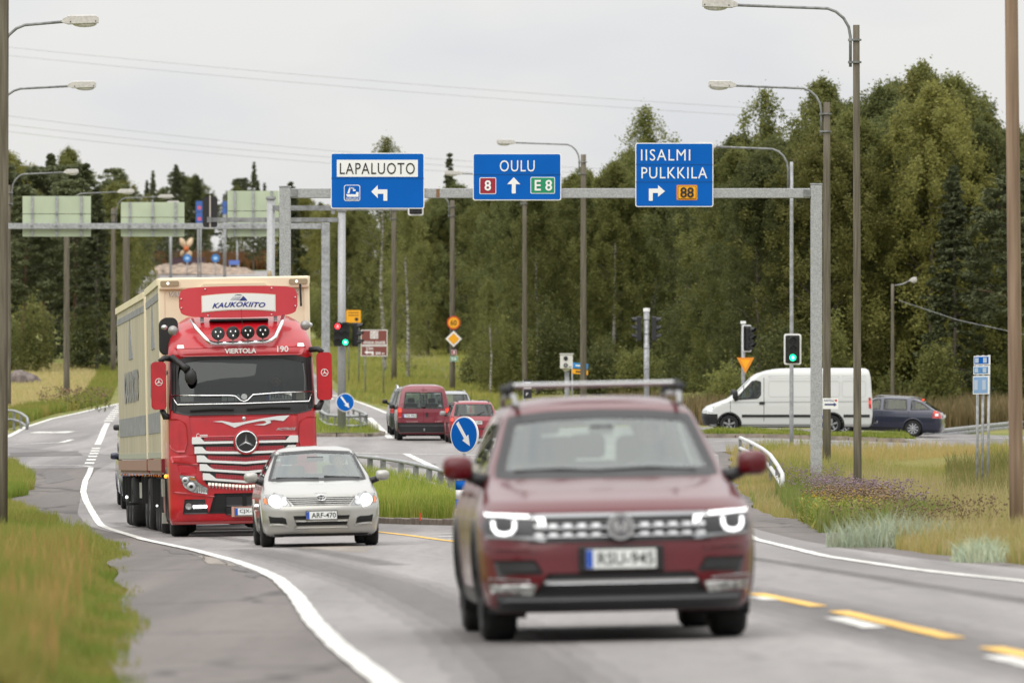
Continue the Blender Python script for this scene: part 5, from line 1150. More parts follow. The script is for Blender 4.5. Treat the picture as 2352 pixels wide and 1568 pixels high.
for x0, x1, y0, y1, lab, bands in ((450, 465, 462, 512, 'tall far blue board left of the dark signal head', 1), (511, 521, 462, 492, 'tall far blue board right of the dark signal head', 0)):
    t = thing('direction_sign', lab, 'road sign', (0, d, 0))
    for px in (455, 461) if bands else (514, 518): post_rel(t, XX(px, d), float(zr(XX(px, d), d)) - .2, ZZ(y1, d), .09)
    ym = (y0 + y1) / 2
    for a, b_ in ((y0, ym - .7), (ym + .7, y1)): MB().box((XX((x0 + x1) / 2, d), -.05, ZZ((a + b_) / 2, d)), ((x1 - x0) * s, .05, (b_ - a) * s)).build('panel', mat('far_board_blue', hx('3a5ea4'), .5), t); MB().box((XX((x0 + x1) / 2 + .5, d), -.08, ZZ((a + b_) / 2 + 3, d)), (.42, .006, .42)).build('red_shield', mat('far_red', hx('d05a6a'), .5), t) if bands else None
for px, dq, top, lab, ww in ((392, 830, 500, 'far grey lamp post before the roundabout', 9), (545, 940, 553, 'short far post right of the roundabout', 5), (330, 930, 585, 'small marker post left of the mound', 4)):
    o = pole_sub(px, dq, top, 640, ww * .7, lab); o['group'] = 'far posts'
# ------------------------------------------------------------------ vehicles: a body is a stack of plan outlines
def pip(poly, x, y):
    x = np.asarray(x); y = np.asarray(y); ins = np.zeros(x.shape, bool); n = len(poly); j = n - 1
    for i in range(n):
        xi, yi = poly[i]; xj, yj = poly[j]
        c = ((yi > y) != (yj > y)) & (x < (xj - xi) * (y - yi) / (yj - yi + 1e-12) + xi); ins ^= c; j = i
    return ins
class Surf:
    """levels: (z, front y, rear y, half width, nose depth, nose exponent, tail depth, tail exponent)"""
    def __init__(s, lev, n=90, smooth=3):
        L = np.array(lev, float); arc = np.concatenate([[0], np.cumsum(np.sqrt((np.diff(L[:, :4]) ** 2).sum(1)) if False else np.sqrt(np.diff(L[:, 0]) ** 2 + .35 * np.diff(L[:, 1]) ** 2 + .15 * np.diff(L[:, 2]) ** 2 + .5 * np.diff(L[:, 3]) ** 2))])
        t = np.linspace(0, arc[-1], n); A = np.stack([np.interp(t, arc, L[:, k]) for k in range(L.shape[1])], 1)
        k = np.ones(smooth) / smooth; pad = smooth // 2
        if smooth > 1: A = np.stack([np.convolve(np.pad(A[:, c], pad, mode='edge'), k, 'valid') for c in range(A.shape[1])], 1)
        A[:, 0] = np.maximum.accumulate(A[:, 0] + np.arange(n) * 1e-6); s.A = A
    def at(s, z): return [np.interp(z, s.A[:, 0], s.A[:, k]) for k in range(1, 8)]
    def front(s, x, z, off=0.0):
        f, r, w, cf, nf, cr_, nr = s.at(z); t = np.clip(np.abs(x) / w, 0, .9995); return f + cf * (1 - (1 - t ** nf) ** (1 / nf)) - off
    def rear(s, x, z, off=0.0):
        f, r, w, cf, nf, cr_, nr = s.at(z); t = np.clip(np.abs(x) / w, 0, .9995); return r - cr_ * (1 - (1 - t ** nr) ** (1 / nr)) + off
    def side(s, y, z, off=0.0):
        f, r, w, cf, nf, cr_, nr = s.at(z); t1 = np.clip((f + cf - y) / cf, 0, .9999); t2 = np.clip((y - (r - cr_)) / cr_, 0, .9999)
        return w * np.where(t1 > 0, (1 - t1 ** nf) ** (1 / nf), np.where(t2 > 0, (1 - t2 ** nr) ** (1 / nr), 1.0)) + off
    def pt(s, face, a, z, off):
        if face == 'front': return (a, float(s.front(a, z, off)), z)
        if face == 'rear': return (a, float(s.rear(a, z, off)), z)
        x = float(s.side(a, z, off)); return (x if face == 'R' else -x, a, z)
    def shell(s, name, m, parent, holes=(), arches=(), nq=18, ns=46, yoff=0):
        ph = np.linspace(0, 1, nq) ** .9 * PI / 2; V = []; A = s.A
        for (z, f, r, w, cf, nf, cr_, nr) in A:
            sx = np.sin(ph) ** (2 / nf); sy = 1 - np.cos(ph) ** (2 / nf); fx, fy = w * sx, f + cf * sy
            tx = np.sin(ph[::-1]) ** (2 / nr); ty = 1 - np.cos(ph[::-1]) ** (2 / nr); rx, ry = w * tx, r - cr_ * ty
            my = np.linspace(f + cf, r - cr_, ns + 2)[1:-1]; hx2 = np.concatenate([fx, np.full(ns, w), rx]); hy = np.concatenate([fy, my, ry])
            X = np.concatenate([hx2, -hx2[::-1][1:-1]]); Y = np.concatenate([hy, hy[::-1][1:-1]]); V.append(np.stack([X, Y, np.full(len(X), z)], 1))
        V = np.array(V); nl, n = V.shape[:2]; Cn = (V[:-1] + V[1:]) / 2; Cn = (Cn + np.roll(Cn, -1, axis=1)) / 2; keep = np.ones((nl - 1, n), bool)
        for face, poly in holes:
            if face in ('front', 'rear'):
                ins = pip(poly, Cn[..., 0], Cn[..., 2]); mid = (s.at(Cn[..., 2])[0] + s.at(Cn[..., 2])[1]) / 2
                keep &= ~(ins & ((Cn[..., 1] < mid) if face == 'front' else (Cn[..., 1] > mid)))
            else:
                ins = pip(poly, Cn[..., 1], Cn[..., 2]); keep &= ~(ins & (np.abs(Cn[..., 0]) > s.at(Cn[..., 2])[2] * .75) & ((Cn[..., 0] > 0) if face == 'R' else (Cn[..., 0] < 0) if face == 'L' else True))
        for (y0, z0, rr) in arches:
            keep &= ~(((Cn[..., 1] - y0) ** 2 + (Cn[..., 2] - z0) ** 2 < rr ** 2) & (np.abs(Cn[..., 0]) > .45 * s.at(Cn[..., 2])[2]))
        i, k = np.where(keep); k2 = (k + 1) % n; Fq = np.stack([i * n + k, i * n + k2, (i + 1) * n + k2, (i + 1) * n + k], 1)
        o = npobj(name, V.reshape(-1, 3), Fq, m, parent, True); me = o.data
        return o
def edge_samples(poly, step=.03):
    out = []
    for i in range(len(poly)):
        a, b_ = np.array(poly[i]), np.array(poly[(i + 1) % len(poly)]); n = max(1, int(np.linalg.norm(b_ - a) / step)); out += [tuple(a + (b_ - a) * k / n) for k in range(n)]
    return out
def patch_on(S, face, poly, off, m, parent, name, rows=None, cols=10, thick=.02, smooth=True):
    """a fitted panel: the polygon wrapped over the body, standing off by `off`, with edges turned in"""
    P = edge_samples(poly, .02); zs = [p[1] for p in P]; z0, z1 = min(zs), max(zs); rows = rows or max(3, min(26, int((z1 - z0) / .04) + 3)); V = []
    for i in range(rows + 1):
        z = z0 + (z1 - z0) * (.0005 + .999 * i / rows); xi = []
        for k in range(len(poly)):
            a, b_ = poly[k], poly[(k + 1) % len(poly)]
            if (a[1] > z) != (b_[1] > z): xi.append(a[0] + (b_[0] - a[0]) * (z - a[1]) / (b_[1] - a[1]))
        if len(xi) < 2: xi = [P[zs.index(z0 if i == 0 else z1)][0]] * 2
        lo_, hi_ = min(xi), max(xi)
        for k in range(cols + 1): V.append(S.pt(face, lo_ + (hi_ - lo_) * k / cols, z, off))
    n = cols + 1; Fs = [(i * n + k, i * n + k + 1, (i + 1) * n + k + 1, (i + 1) * n + k) for i in range(rows) for k in range(cols)]
    # turned-in rim
    border = [k for k in range(n)] + [i * n + cols for i in range(1, rows + 1)] + [rows * n + k for k in range(cols - 1, -1, -1)] + [i * n for i in range(rows - 1, 0, -1)]
    b0 = len(V); ax = {'front': (0, 1, 0), 'rear': (0, -1, 0), 'R': (-1, 0, 0), 'L': (1, 0, 0)}[face]
    for k in border: V.append(tuple(V[k][j] + ax[j] * thick for j in range(3)))
    nb = len(border); Fs += [(border[k], border[(k + 1) % nb], b0 + (k + 1) % nb, b0 + k) for k in range(nb)]
    return meshobj(name, V, Fs, m, parent, smooth)
def ring_on(S, face, poly, w_, off, m, parent, name, inner=None):
    P = edge_samples(poly, .04); c = np.mean(poly, 0); V = []; n = len(P)
    for i, p in enumerate(P):
        a, b_ = np.array(P[i - 1]), np.array(P[(i + 1) % n]); t = (b_ - a) / (np.linalg.norm(b_ - a) + 1e-9); nn = np.array([t[1], -t[0]])
        if np.dot(nn, np.array(p) - c) < 0: nn = -nn
        for e in (-(inner if inner is not None else w_), w_):
            q = np.array(p) + nn * e; V.append(S.pt(face, q[0], q[1], off))
    Fs = [(2 * i, 2 * i + 1, 2 * ((i + 1) % n) + 1, 2 * ((i + 1) % n)) for i in range(n)]
    o = meshobj(name, V, Fs, m, parent, False); return o
def wheel(parent, x, y, r_, w_, rimm=M_rim, spokes=7, rimr=.66, name='wheel', tyre=M_rubber, yaw=0):
    """wheel as hub part with tyre and rim below it; x is the outer face side"""
    sg = 1 if x > 0 else -1; xi = x - sg * w_
    hubo = MB().lathe([(r_ * .12, xi), (r_ * .2, xi), (r_ * .2, x - sg * .03), (r_ * .05, x - sg * .02)], 12, 'X', (0, y, r_)).build(name, M_dark, parent, True)
    pr = [(r_ * rimr, xi), (r_ * .9, xi), (r_ * .985, xi + sg * w_ * .1), (r_, xi + sg * w_ * .2), (r_, x - sg * w_ * .2), (r_ * .985, x - sg * w_ * .1), (r_ * .9, x), (r_ * rimr, x), (r_ * rimr * .96, x - sg * .02), (r_ * rimr * .96, xi + sg * .02)]
    V = []; n = 36
    for rr, h in pr:
        for k in range(n): a = 2 * PI * k / n; V.append((h, y + rr * math.cos(a), r_ + rr * math.sin(a)))
    m_ = len(pr); meshobj('tyre', V, [(i * n + k, i * n + (k + 1) % n, ((i + 1) % m_) * n + (k + 1) % n, ((i + 1) % m_) * n + k) for i in range(m_) for k in range(n)], tyre, hubo, True)
    mb = MB(); R1 = r_ * rimr; xo = x - sg * .025
    mb.lathe([(R1 * .92, xo), (R1, xo + sg * .012), (R1, xo - sg * .10), (R1 * .93, xo - sg * .10)], 30, 'X', (0, y, r_)); mb.f = mb.f[:-2]
    mb.lathe([(R1 * .24, xo + sg * .0), (R1 * .2, xo + sg * .012), (R1 * .02, xo + sg * .014)], 16, 'X', (0, y, r_))
    for k in range(spokes):
        a = 2 * PI * k / spokes + .3; c0, s0 = math.cos(a), math.sin(a); mm = Matrix.Rotation(a, 3, 'X')
        mb.box((xo - sg * .02, y + c0 * R1 * .57, r_ + s0 * R1 * .57), (.03, R1 * .80, R1 * (.30 if spokes < 8 else .20)), M=mm)
    mb.build('rim', rimm, hubo)
    MB().lathe([(R1 * .95, xo - sg * .06), (R1 * .1, xo - sg * .06)], 24, 'X', (0, y, r_)).build('brake_disc', mat('brake_dark', (.02, .02, .02), .6), hubo)
    return hubo
def vmatrix(x, d, yaw, zoff=0.0, roll=True):
    """stand a vehicle on the road: local +y is towards its tail, yaw turns it"""
    e = .8; zx = (float(zr(x + e, d)) - float(zr(x - e, d))) / (2 * e); zy = (float(zr(x, d + e)) - float(zr(x, d - e))) / (2 * e)
    n = Vector((-zx, -zy, 1)).normalized(); f = Vector((-math.sin(yaw), math.cos(yaw), 0)); f = (f - n * f.dot(n)).normalized(); r_ = f.cross(n).normalized()
    M = Matrix.Identity(4)
    for i, v in enumerate((r_, f, n)):
        for k in range(3): M[k][i] = v[k]
    M.translation = Vector((x, d, float(zr(x, d)) + .012 + zoff)); return M
def plate(root, at, w_, h_, txt, M=None, ry=0, back=False, band=True):
    sg = 1 if back else -1; Mx = Matrix.Rotation(PI, 3, 'Z') if back else Matrix.Identity(3)
    at = Vector(at); fr = MB().box(at, (w_ + .02, .012, h_ + .02)).build('plate_frame', M_ink, root)
    p = MB().box(at + Vector((0, sg * .009, 0)), (w_, .006, h_)).build('number_plate', M_plate, root)
    if band: MB().box(at + Mx @ Vector((-w_ / 2 + .022, -.0135, 0)), (.042, .003, h_ * .94)).build('blue_band', M_euroblue, p)
    text(txt, w_ * .80, h_ * .66, M_ink, p, at + Mx @ Vector((.03, -.0155, 0)), bold=.01, M=Mx)
    return p
def seat(root, x, y, z, w_=.46, h_=.62, m=M_seat):
    mb = MB(); mb.box((x, y, z + h_ / 2), (w_, .14, h_)); s_ = mb.build('seat_back', m, root, bevel=.05)
    MB().box((x, y + .01, z + h_ + .10), (w_ * .55, .1, .17)).build('headrest', m, root, bevel=.04); return s_
def skinned(name, bones, m, parent=None, sub=1):
    """bones: list of (points, radii) chains sharing their first point"""
    bm_v = []; ed = []; rad = []
    for pts, rs in bones:
        prev = None
        for p, r_ in zip(pts, rs):
            k = next((i for i, q in enumerate(bm_v) if (Vector(q) - Vector(p)).length < 1e-4), None)
            if k is None: bm_v.append(tuple(p)); rad.append(r_); k = len(bm_v) - 1
            if prev is not None: ed.append((prev, k))
            prev = k
    me = bpy.data.meshes.new(name); me.from_pydata(bm_v, ed, []); o = bpy.data.objects.new(name, me); C.objects.link(o)
    sk = o.modifiers.new('skin', 'SKIN'); 
    for i, v in enumerate(me.skin_vertices[0].data): v.radius = (rad[i] if isinstance(rad[i], tuple) else (rad[i], rad[i])); v.use_root = (i == 0)
    sb = o.modifiers.new('sub', 'SUBSURF'); sb.levels = sb.render_levels = sub
    dg = bpy.context.evaluated_depsgraph_get(); me2 = bpy.data.meshes.new_from_object(o.evaluated_get(dg)); bpy.data.objects.remove(o)
    me2.materials.clear(); me2.materials.append(m); me2.polygons.foreach_set('use_smooth', [True] * len(me2.polygons))
    o = bpy.data.objects.new(name, me2); C.objects.link(o); 
    if parent: o.parent = parent
    return o
def driver(M, x, y, zs, wheel_y, wheel_z, label):
    """seated person: pelvis at (x,y,zs), hands on the steering wheel in front (-y)"""
    t = thing('person', label, 'person', M=M @ Matrix.Translation((x, y, zs)))
    wy, wz = wheel_y - y, wheel_z - zs
    body = skinned('body', [([(0, 0, .05), (0, .02, .22), (0, .02, .40), (0, 0, .52), (0, -.01, .60), (0, -.02, .66), (0, -.03, .745)], [(.17, .12), (.15, .11), (.19, .12), (.16, .10), (.065, .065), (.062, .062), (.085, .10)]),
        ([(0, 0, .52), (-.19, 0, .50), (-.24, -.10, .28), (-.17, wy * .95, wz)], [(.16, .10), .07, .048, .04]), ([(0, 0, .52), (.19, 0, .50), (.24, -.10, .28), (.17, wy * .95, wz)], [(.16, .10), .07, .048, .04]),
        ([(0, 0, .05), (-.11, -.35, .14), (-.12, -.60, -.16)], [(.17, .12), .08, .055]), ([(0, 0, .05), (.11, -.35, .14), (.12, -.60, -.16)], [(.17, .12), .08, .055])], M_shirt, t)
    hd = MB(); hd.ball((0, -.035, .79), .092, 18, (.85, 1.02, 1.22)); h = hd.build('head', M_skin, t, True)
    MB().add([(-.016, -.125, .775), (.016, -.125, .775), (0, -.155, .778), (0, -.122, .815)], [(0, 1, 2), (1, 3, 2), (3, 0, 2), (0, 3, 1)]).build('nose', M_skin, h)
    for e in (-1, 1): MB().ball((e * .033, -.118, .805), .011, 8).build('eye', M_ink, h, True); MB().ball((e * .080, -.03, .79), .022, 8, (.5, 1, 1.3)).build('ear', M_skin, h, True)
    MB().box((0, -.124, .745), (.045, .012, .008)).build('mouth', mat('lips', (.3, .12, .1), .6), h)
    MB().ball((0, -.015, .825), .098, 16, (.88, 1.0, 1.05)).build('hair', M_hair, t, True)
    for e in (-1, 1):
        mb = MB(); mb.ball((e * .17, wy * .97, wz), .042, 10, (.8, .6, 1)); hh = mb.build('hand', M_skin, t, True)
        for q in range(4): MB().tube([(e * (.15 - .0), wy * .97 - .03, wz + .03 - q * .02), (e * .15 - e * .02, wy * .97 - .055, wz + .03 - q * .02), (e * .15 - e * .045, wy * .97 - .04, wz + .028 - q * .02)], .009, 6).build('finger', M_skin, hh)
        MB().tube([(e * .155, wy * .97, wz + .035), (e * .135, wy * .97 - .02, wz + .055)], .010, 6).build('thumb', M_skin, hh)
    return t
def steer(root, x, y, z, m=M_black):
    P = [(x + .18 * math.cos(a), y + .07 * math.sin(a), z + .17 * math.sin(a)) for a in np.linspace(0, 2 * PI, 25)]; MB().tube(P, .014, 6).build('steering_wheel', m, root, True)
def arch(S, root, y0, z0, rr, paint, inner, wtrim=.035, side='RL', dark=M_dark, depth=.32, wx=None):
    for f in side:
        P = [(y0 + rr * math.cos(a), z0 + rr * math.sin(a)) for a in np.linspace(R(-25), R(205), 26)]; V = []
        for a, b_ in P:
            ca, sa = (a - y0) / rr, (b_ - z0) / rr
            for e, off in ((-.012, -.05), (-.012, .012), (wtrim, .012), (wtrim, -.01)): V.append(S.pt(f, y0 + (rr + e) * ca, z0 + (rr + e) * sa, off))
        meshobj('wheel_arch_trim', V, [(i * 4 + k, i * 4 + k + 1, i * 4 + k + 5, i * 4 + k + 4) for i in range(len(P) - 1) for k in range(3)], paint, root, True)
        xw = wx or float(S.side(y0, z0 + rr * .8)); sg = 1 if f == 'R' else -1
        V = []; n = 20
        for x in (sg * (xw - .03), sg * (xw - depth)):
            for i in range(n + 1): a = R(-30 + 240 * i / n); V.append((x, y0 + (rr + .012) * math.cos(a), z0 + (rr + .012) * math.sin(a)))
        V.append((sg * (xw - depth), y0, z0)); Fs = [(i, i + 1, n + 2 + i, n + 1 + i) for i in range(n)] + [(n + 1 + i, n + 2 + i, 2 * n + 2) for i in range(n)]
        meshobj('wheel_well', V, Fs, dark, root)
def mirror(root, x, y, z, w_, h_, m, foot=M_black, fx=.12):
    sg = 1 if x > 0 else -1; mb = MB(); mb.ball((x, y, z), 1.0, 20, (w_ / 2, .10, h_ / 2))
    for i, v in enumerate(mb.v):                      # squarer housing
        q = [(v[0] - x) / (w_ / 2), (v[1] - y) / .10, (v[2] - z) / (h_ / 2)]; q = [math.copysign(abs(k) ** .62, k) for k in q]; mb.v[i] = (x + q[0] * w_ / 2, y + q[1] * .1, z + q[2] * h_ / 2)
    o = mb.build('side_mirror', m, root, True); MB().tube([(x - sg * w_ * .3, y, z - h_ * .3), (x - sg * (w_ / 2 + fx), y + .03, z - h_ * .62)], [.04, .055], 8).build('mirror_foot', foot, o, True); return o
def paint(name, c, metal=.35, rough=.32, coat=1.0, var=0.0): return mat(name, c, rough, metal, coat=coat, var=var, scale=2)
def underbody(root, L, w_, z0=.16, z1=.42): MB().box((0, L / 2, (z0 + z1) / 2), (w_ * 2, L * .86, z1 - z0)).build('underbody', M_dark, root)
M_lightbar = mat('lit_light_bar', (1, 1, 1), .4, emit=1.35, ecol=(1, 1, 1))
def interior(root, zf, yd, zd, wd, seats, L0, L1, w_, dash=M_seat):
    MB().box((0, (L0 + L1) / 2, zf), (w_ * 2, L1 - L0, .04)).build('cabin_floor', M_dark, root)
    MB().box((0, yd + .18, zd - .12), (wd, .36, .2)).build('dashboard', dash, root, bevel=.04)
    for x, y, h_ in seats: seat(root, x, y, zf + .02, h_=h_)
# ================================================================== dark red SUV close to the camera
def suv():
    X0, d0, yaw = XX(1430, 44.8), 44.8, R(3.0); M = vmatrix(X0, d0, yaw); PT = mat('maroon_paint', (.095, .002, .006), .28, .0, coat=.55, spec=.3)
    t = thing('suv', 'dark red SUV with silver roof bar and lit headlights, closest vehicle on the right', 'car', M=M); L = 4.48
    S = Surf([(.19, .16, 4.34, .80, .35, 2.6, .3, 3), (.24, .05, 4.42, .87, .5, 3, .3, 3), (.40, .0, 4.46, .905, .6, 3.2, .3, 3.4), (.60, .02, 4.48, .918, .62, 3.2, .3, 3.4), (.78, .05, 4.47, .918, .66, 3.1, .3, 3.4), (.86, .10, 4.46, .905, .68, 3.0, .3, 3.2),
              (.93, .24, 4.45, .875, .62, 2.8, .3, 3), (1.0, .60, 4.42, .845, .52, 2.6, .3, 3), (1.06, .98, 4.40, .815, .42, 2.6, .3, 3), (1.09, 1.12, 4.38, .80, .34, 2.8, .3, 3), (1.15, 1.24, 4.36, .785, .32, 2.8, .3, 3), (1.50, 1.86, 4.12, .650, .25, 3, .3, 3), (1.565, 2.0, 4.0, .60, .3, 3, .4, 3), (1.612, 2.25, 3.8, .50, .4, 2.6, .5, 2.6), (1.635, 2.6, 3.4, .34, .3, 2.4, .3, 2.4), (1.642, 2.9, 3.1, .08, .05, 2.4, .05, 2.4)], 120)
    ws = [(-.725, 1.105), (.725, 1.105), (.60, 1.475), (.35, 1.50), (0, 1.51), (-.35, 1.50), (-.60, 1.475)]
    sd = [(1.62, 1.12), (3.95, 1.17), (3.75, 1.42), (3.3, 1.49), (2.1, 1.47)]; rw = [(-.6, 1.12), (.6, 1.12), (.53, 1.44), (-.53, 1.44)]
    S.shell('body', PT, t, [('front', ws), ('R', sd), ('L', sd), ('rear', rw)], [(.93, .36, .40), (3.60, .36, .40)])
    patch_on(S, 'front', ws, .004, M_glass, t, 'windshield', cols=20, thick=.005); ring_on(S, 'front', ws, .03, .010, M_black, t, 'windshield_seal')
    for f in 'RL': patch_on(S, f, sd, .003, M_glass, t, 'side_window', cols=14, thick=.005); ring_on(S, f, sd, .025, .008, M_chrome, t, 'window_trim')
    patch_on(S, 'rear', rw, .003, M_glass, t, 'rear_window', thick=.005)
    for y in (2.52,):
        for f in 'RL': patch_on(S, f, [(y, 1.13), (y + .09, 1.13), (y + .07, 1.5), (y + .0, 1.5)], .012, M_black, t, 'door_pillar', thick=.01)
    underbody(t, L, .78, .2, .5); interior(t, .72, 1.25, 1.10, 1.38, [(-.37, 2.35, .62), (.37, 2.35, .62), (-.45, 3.2, .5), (.0, 3.25, .45), (.45, 3.2, .5)], 1.0, 4.2, .80)
    steer(t, .37, 1.75, 1.04); MB().box((0, 1.72, 1.40), (.17, .04, .06)).build('rear_view_mirror', mat('mirror_grey', (.05, .05, .052), .5), t, bevel=.015); patch_on(S, 'front', [(-.07, 1.41), (.07, 1.41), (.19, 1.50), (-.19, 1.50)], -.02, M_black, t, 'camera_cover', thick=.02)
    # face
    patch_on(S, 'front', [(-.60, .655), (.60, .655), (.56, .83), (-.56, .83)], .006, M_black, t, 'grille', cols=18)
    patch_on(S, 'front', [(-.60, .822), (.60, .822), (.585, .848), (-.585, .848)], .024, mat('grille_chrome_grey', (.34, .35, .36), .35, .6), t, 'chrome_bar', cols=18)
    for z in (.70, .757):
        patch_on(S, 'front', [(-.57, z - .008), (.57, z - .008), (.57, z + .002), (-.57, z + .002)], .020, M_silver, t, 'grille_slat', cols=18)
        for k in range(5):
            for e in (-1, 1): x = e * (.16 + k * .093); patch_on(S, 'front', [(x - .032, z + .0), (x + .032, z + .0), (x + .030, z + .026), (x - .030, z + .026)], .024, M_silver, t, 'grille_fin', cols=3)
    lg = MB().prism(ellipse(0, .755, .088, .088, 28), -.045, -.02).build('badge', M_silver, t); mb = MB().prism(ellipse(0, .755, .070, .070, 28), -.05, -.046); mb.build('badge_field', mat('badge_grey', (.18, .18, .19), .3, .5), lg)
    for pl in ([(-.042, .80), (-.028, .80), (0, .735), (-.010, .722)], [(.042, .80), (.028, .80), (0, .735), (.010, .722)], [(-.055, .775), (-.042, .785), (-.022, .715), (-.034, .715)], [(.055, .775), (.042, .785), (.022, .715), (.034, .715)]): MB().prism(pl, -.055, -.051).build('badge_letter', M_chrome, lg)
    for e in (-1, 1):
        q = lambda P: [(e * a, b_) for a, b_ in P]
        hl = patch_on(S, 'front', q([(.485, .665), (.74, .672), (.87, .70), (.905, .80), (.895, .872), (.50, .848), (.475, .78)]), .010, mat('lamp_recess', (.03, .03, .033), .3), t, 'headlight', cols=12)
        patch_on(S, 'front', q([(.50, .812), (.86, .832), (.875, .860), (.50, .836)]), .022, M_lightbar, hl, 'light_bar', cols=12); patch_on(S, 'front', q([(.485, .765), (.525, .765), (.545, .83), (.495, .83)]), .021, M_lightbar, hl, 'light_hook', cols=4)
        for a0, a1 in ((0, 360),):
            y = float(S.front(e * .755, .755, .022)); c_ = [(e * .755 - .068, .80), (e * .755 - .066, .755), (e * .755 - .045, .725), (e * .755, .716), (e * .755 + .045, .725), (e * .755 + .066, .755), (e * .755 + .068, .80)]; mb = MB(); V = []
            for a, b_ in c_: V.append((a, float(S.front(a, b_, .020)), b_)); 
            mb.tube(V, .012, 6); mb.build('ring_light', M_lightbar, hl)
        patch_on(S, 'front', q([(.49, .665), (.88, .69), (.87, .715), (.49, .69)]), .019, mat('lamp_chrome_dull', (.3, .31, .32), .3, .6), hl, 'lamp_trim', cols=10)
        patch_on(S, 'front', q([(.50, .44), (.80, .43), (.83, .545), (.56, .545)]), .006, M_black, t, 'side_intake'); patch_on(S, 'front', q([(.55, .60), (.88, .615), (.88, .635), (.55, .62)]), .016, PT, t, 'bumper_crease')
        patch_on(S, 'front', q([(.58, .31), (.84, .315), (.86, .40), (.55, .385)]), .008, mat('fog_lamp_chrome', (.42, .43, .42), .25, .7, var=.5, scale=25), t, 'fog_lamp')
        patch_on(S, 'front', q([(.60, .405), (.86, .42), (.86, .43), (.60, .415)]), .016, M_silver, t, 'fog_trim', cols=6)
    patch_on(S, 'front', [(-.62, .23), (.62, .23), (.48, .455), (-.48, .455)], .005, M_black, t, 'lower_grille', cols=16)
    patch_on(S, 'front', [(-.50, .385), (.50, .385), (.505, .41), (-.505, .41)], .022, M_silver, t, 'lower_chrome_strip', cols=16)
    patch_on(S, 'front', [(-.86, .20), (.86, .20), (.88, .33), (.55, .335), (.50, .275), (-.50, .275), (-.55, .335), (-.88, .33)], .012, mat('lower_lip', (.022, .023, .025), .4), t, 'lower_bumper', cols=24)
    patch_on(S, 'front', [(-.80, .275), (.80, .275), (.80, .30), (-.80, .30)], .022, mat('lip_grey', (.12, .125, .13), .4), t, 'bumper_lip', cols=20)
    plate(t, (0, -.028, .545), .46, .125, 'RSU-945'); MB().box((0, -.012, .545), (.56, .02, .17)).build('plate_holder', M_black, t, bevel=.01)
    for f in 'RL':
        patch_on(S, f, [(1.4, .24), (3.12, .24), (3.12, .34), (1.4, .34)], .008, M_black, t, 'sill_cladding'); arch(S, t, .93, .36, .40, M_black, M_dark, .05, f); arch(S, t, 3.60, .36, .40, M_black, M_dark, .05, f)
        for y in (1.45, 2.55, 3.45): patch_on(S, f, [(y, .4), (y + .012, .4), (y + .012, 1.1), (y, 1.1)], .002, M_dark, t, 'door_gap', thick=.001)
        for y in (2.3, 3.25): patch_on(S, f, [(y, .96), (y + .2, .96), (y + .2, .99), (y, .99)], .035, PT, t, 'door_handle')
    for x in (-.86, .86):
        for y in (.93, 3.60): wheel(t, x * 1.03, y, .355, .235, M_rim, 5)
    mirror(t, -1.0, 1.38, 1.155, .21, .17, PT); mirror(t, 1.0, 1.38, 1.155, .21, .17, PT)
    for e in (-1, 1):
        MB().tube([(e * .56, 2.0, 1.57), (e * .57, 2.15, 1.64), (e * .57, 3.6, 1.65), (e * .56, 3.85, 1.58)], .02, 8).build('roof_rail', mat('dull_rail', (.3, .3, .3), .4, .4), t, True)
        MB().tube([(e * .57, 2.45, 1.64), (e * .60, 2.45, 1.69), (e * .55, 2.45, 1.725)], [.035, .045, .03], 10).build('rack_foot', M_black, t, True)
        MB().box((e * .57, 3.3, 1.685), (.07, .10, .09)).build('rack_foot', M_black, t, bevel=.02)
    for y in (2.45, 3.3): MB().box((0, y, 1.718), (1.12, .075, .028)).build('roof_bar', M_silver, t, bevel=.01)
    for a in (0, 1):
        mb = MB(); P = [(.60 - a * .62, 1.19, 1.115), (.30 - a * .62, 1.16, 1.135), (-.02 - a * .6, 1.20, 1.125)]; mb.tube([(p[0], float(S.front(p[0], p[2])) - .02, p[2]) for p in P], .011, 5); mb.build('wiper', M_black, t)
    driver(M, .37, 2.20, .60, 1.75, 1.04, 'driver behind the wheel of the dark red SUV')
suv()
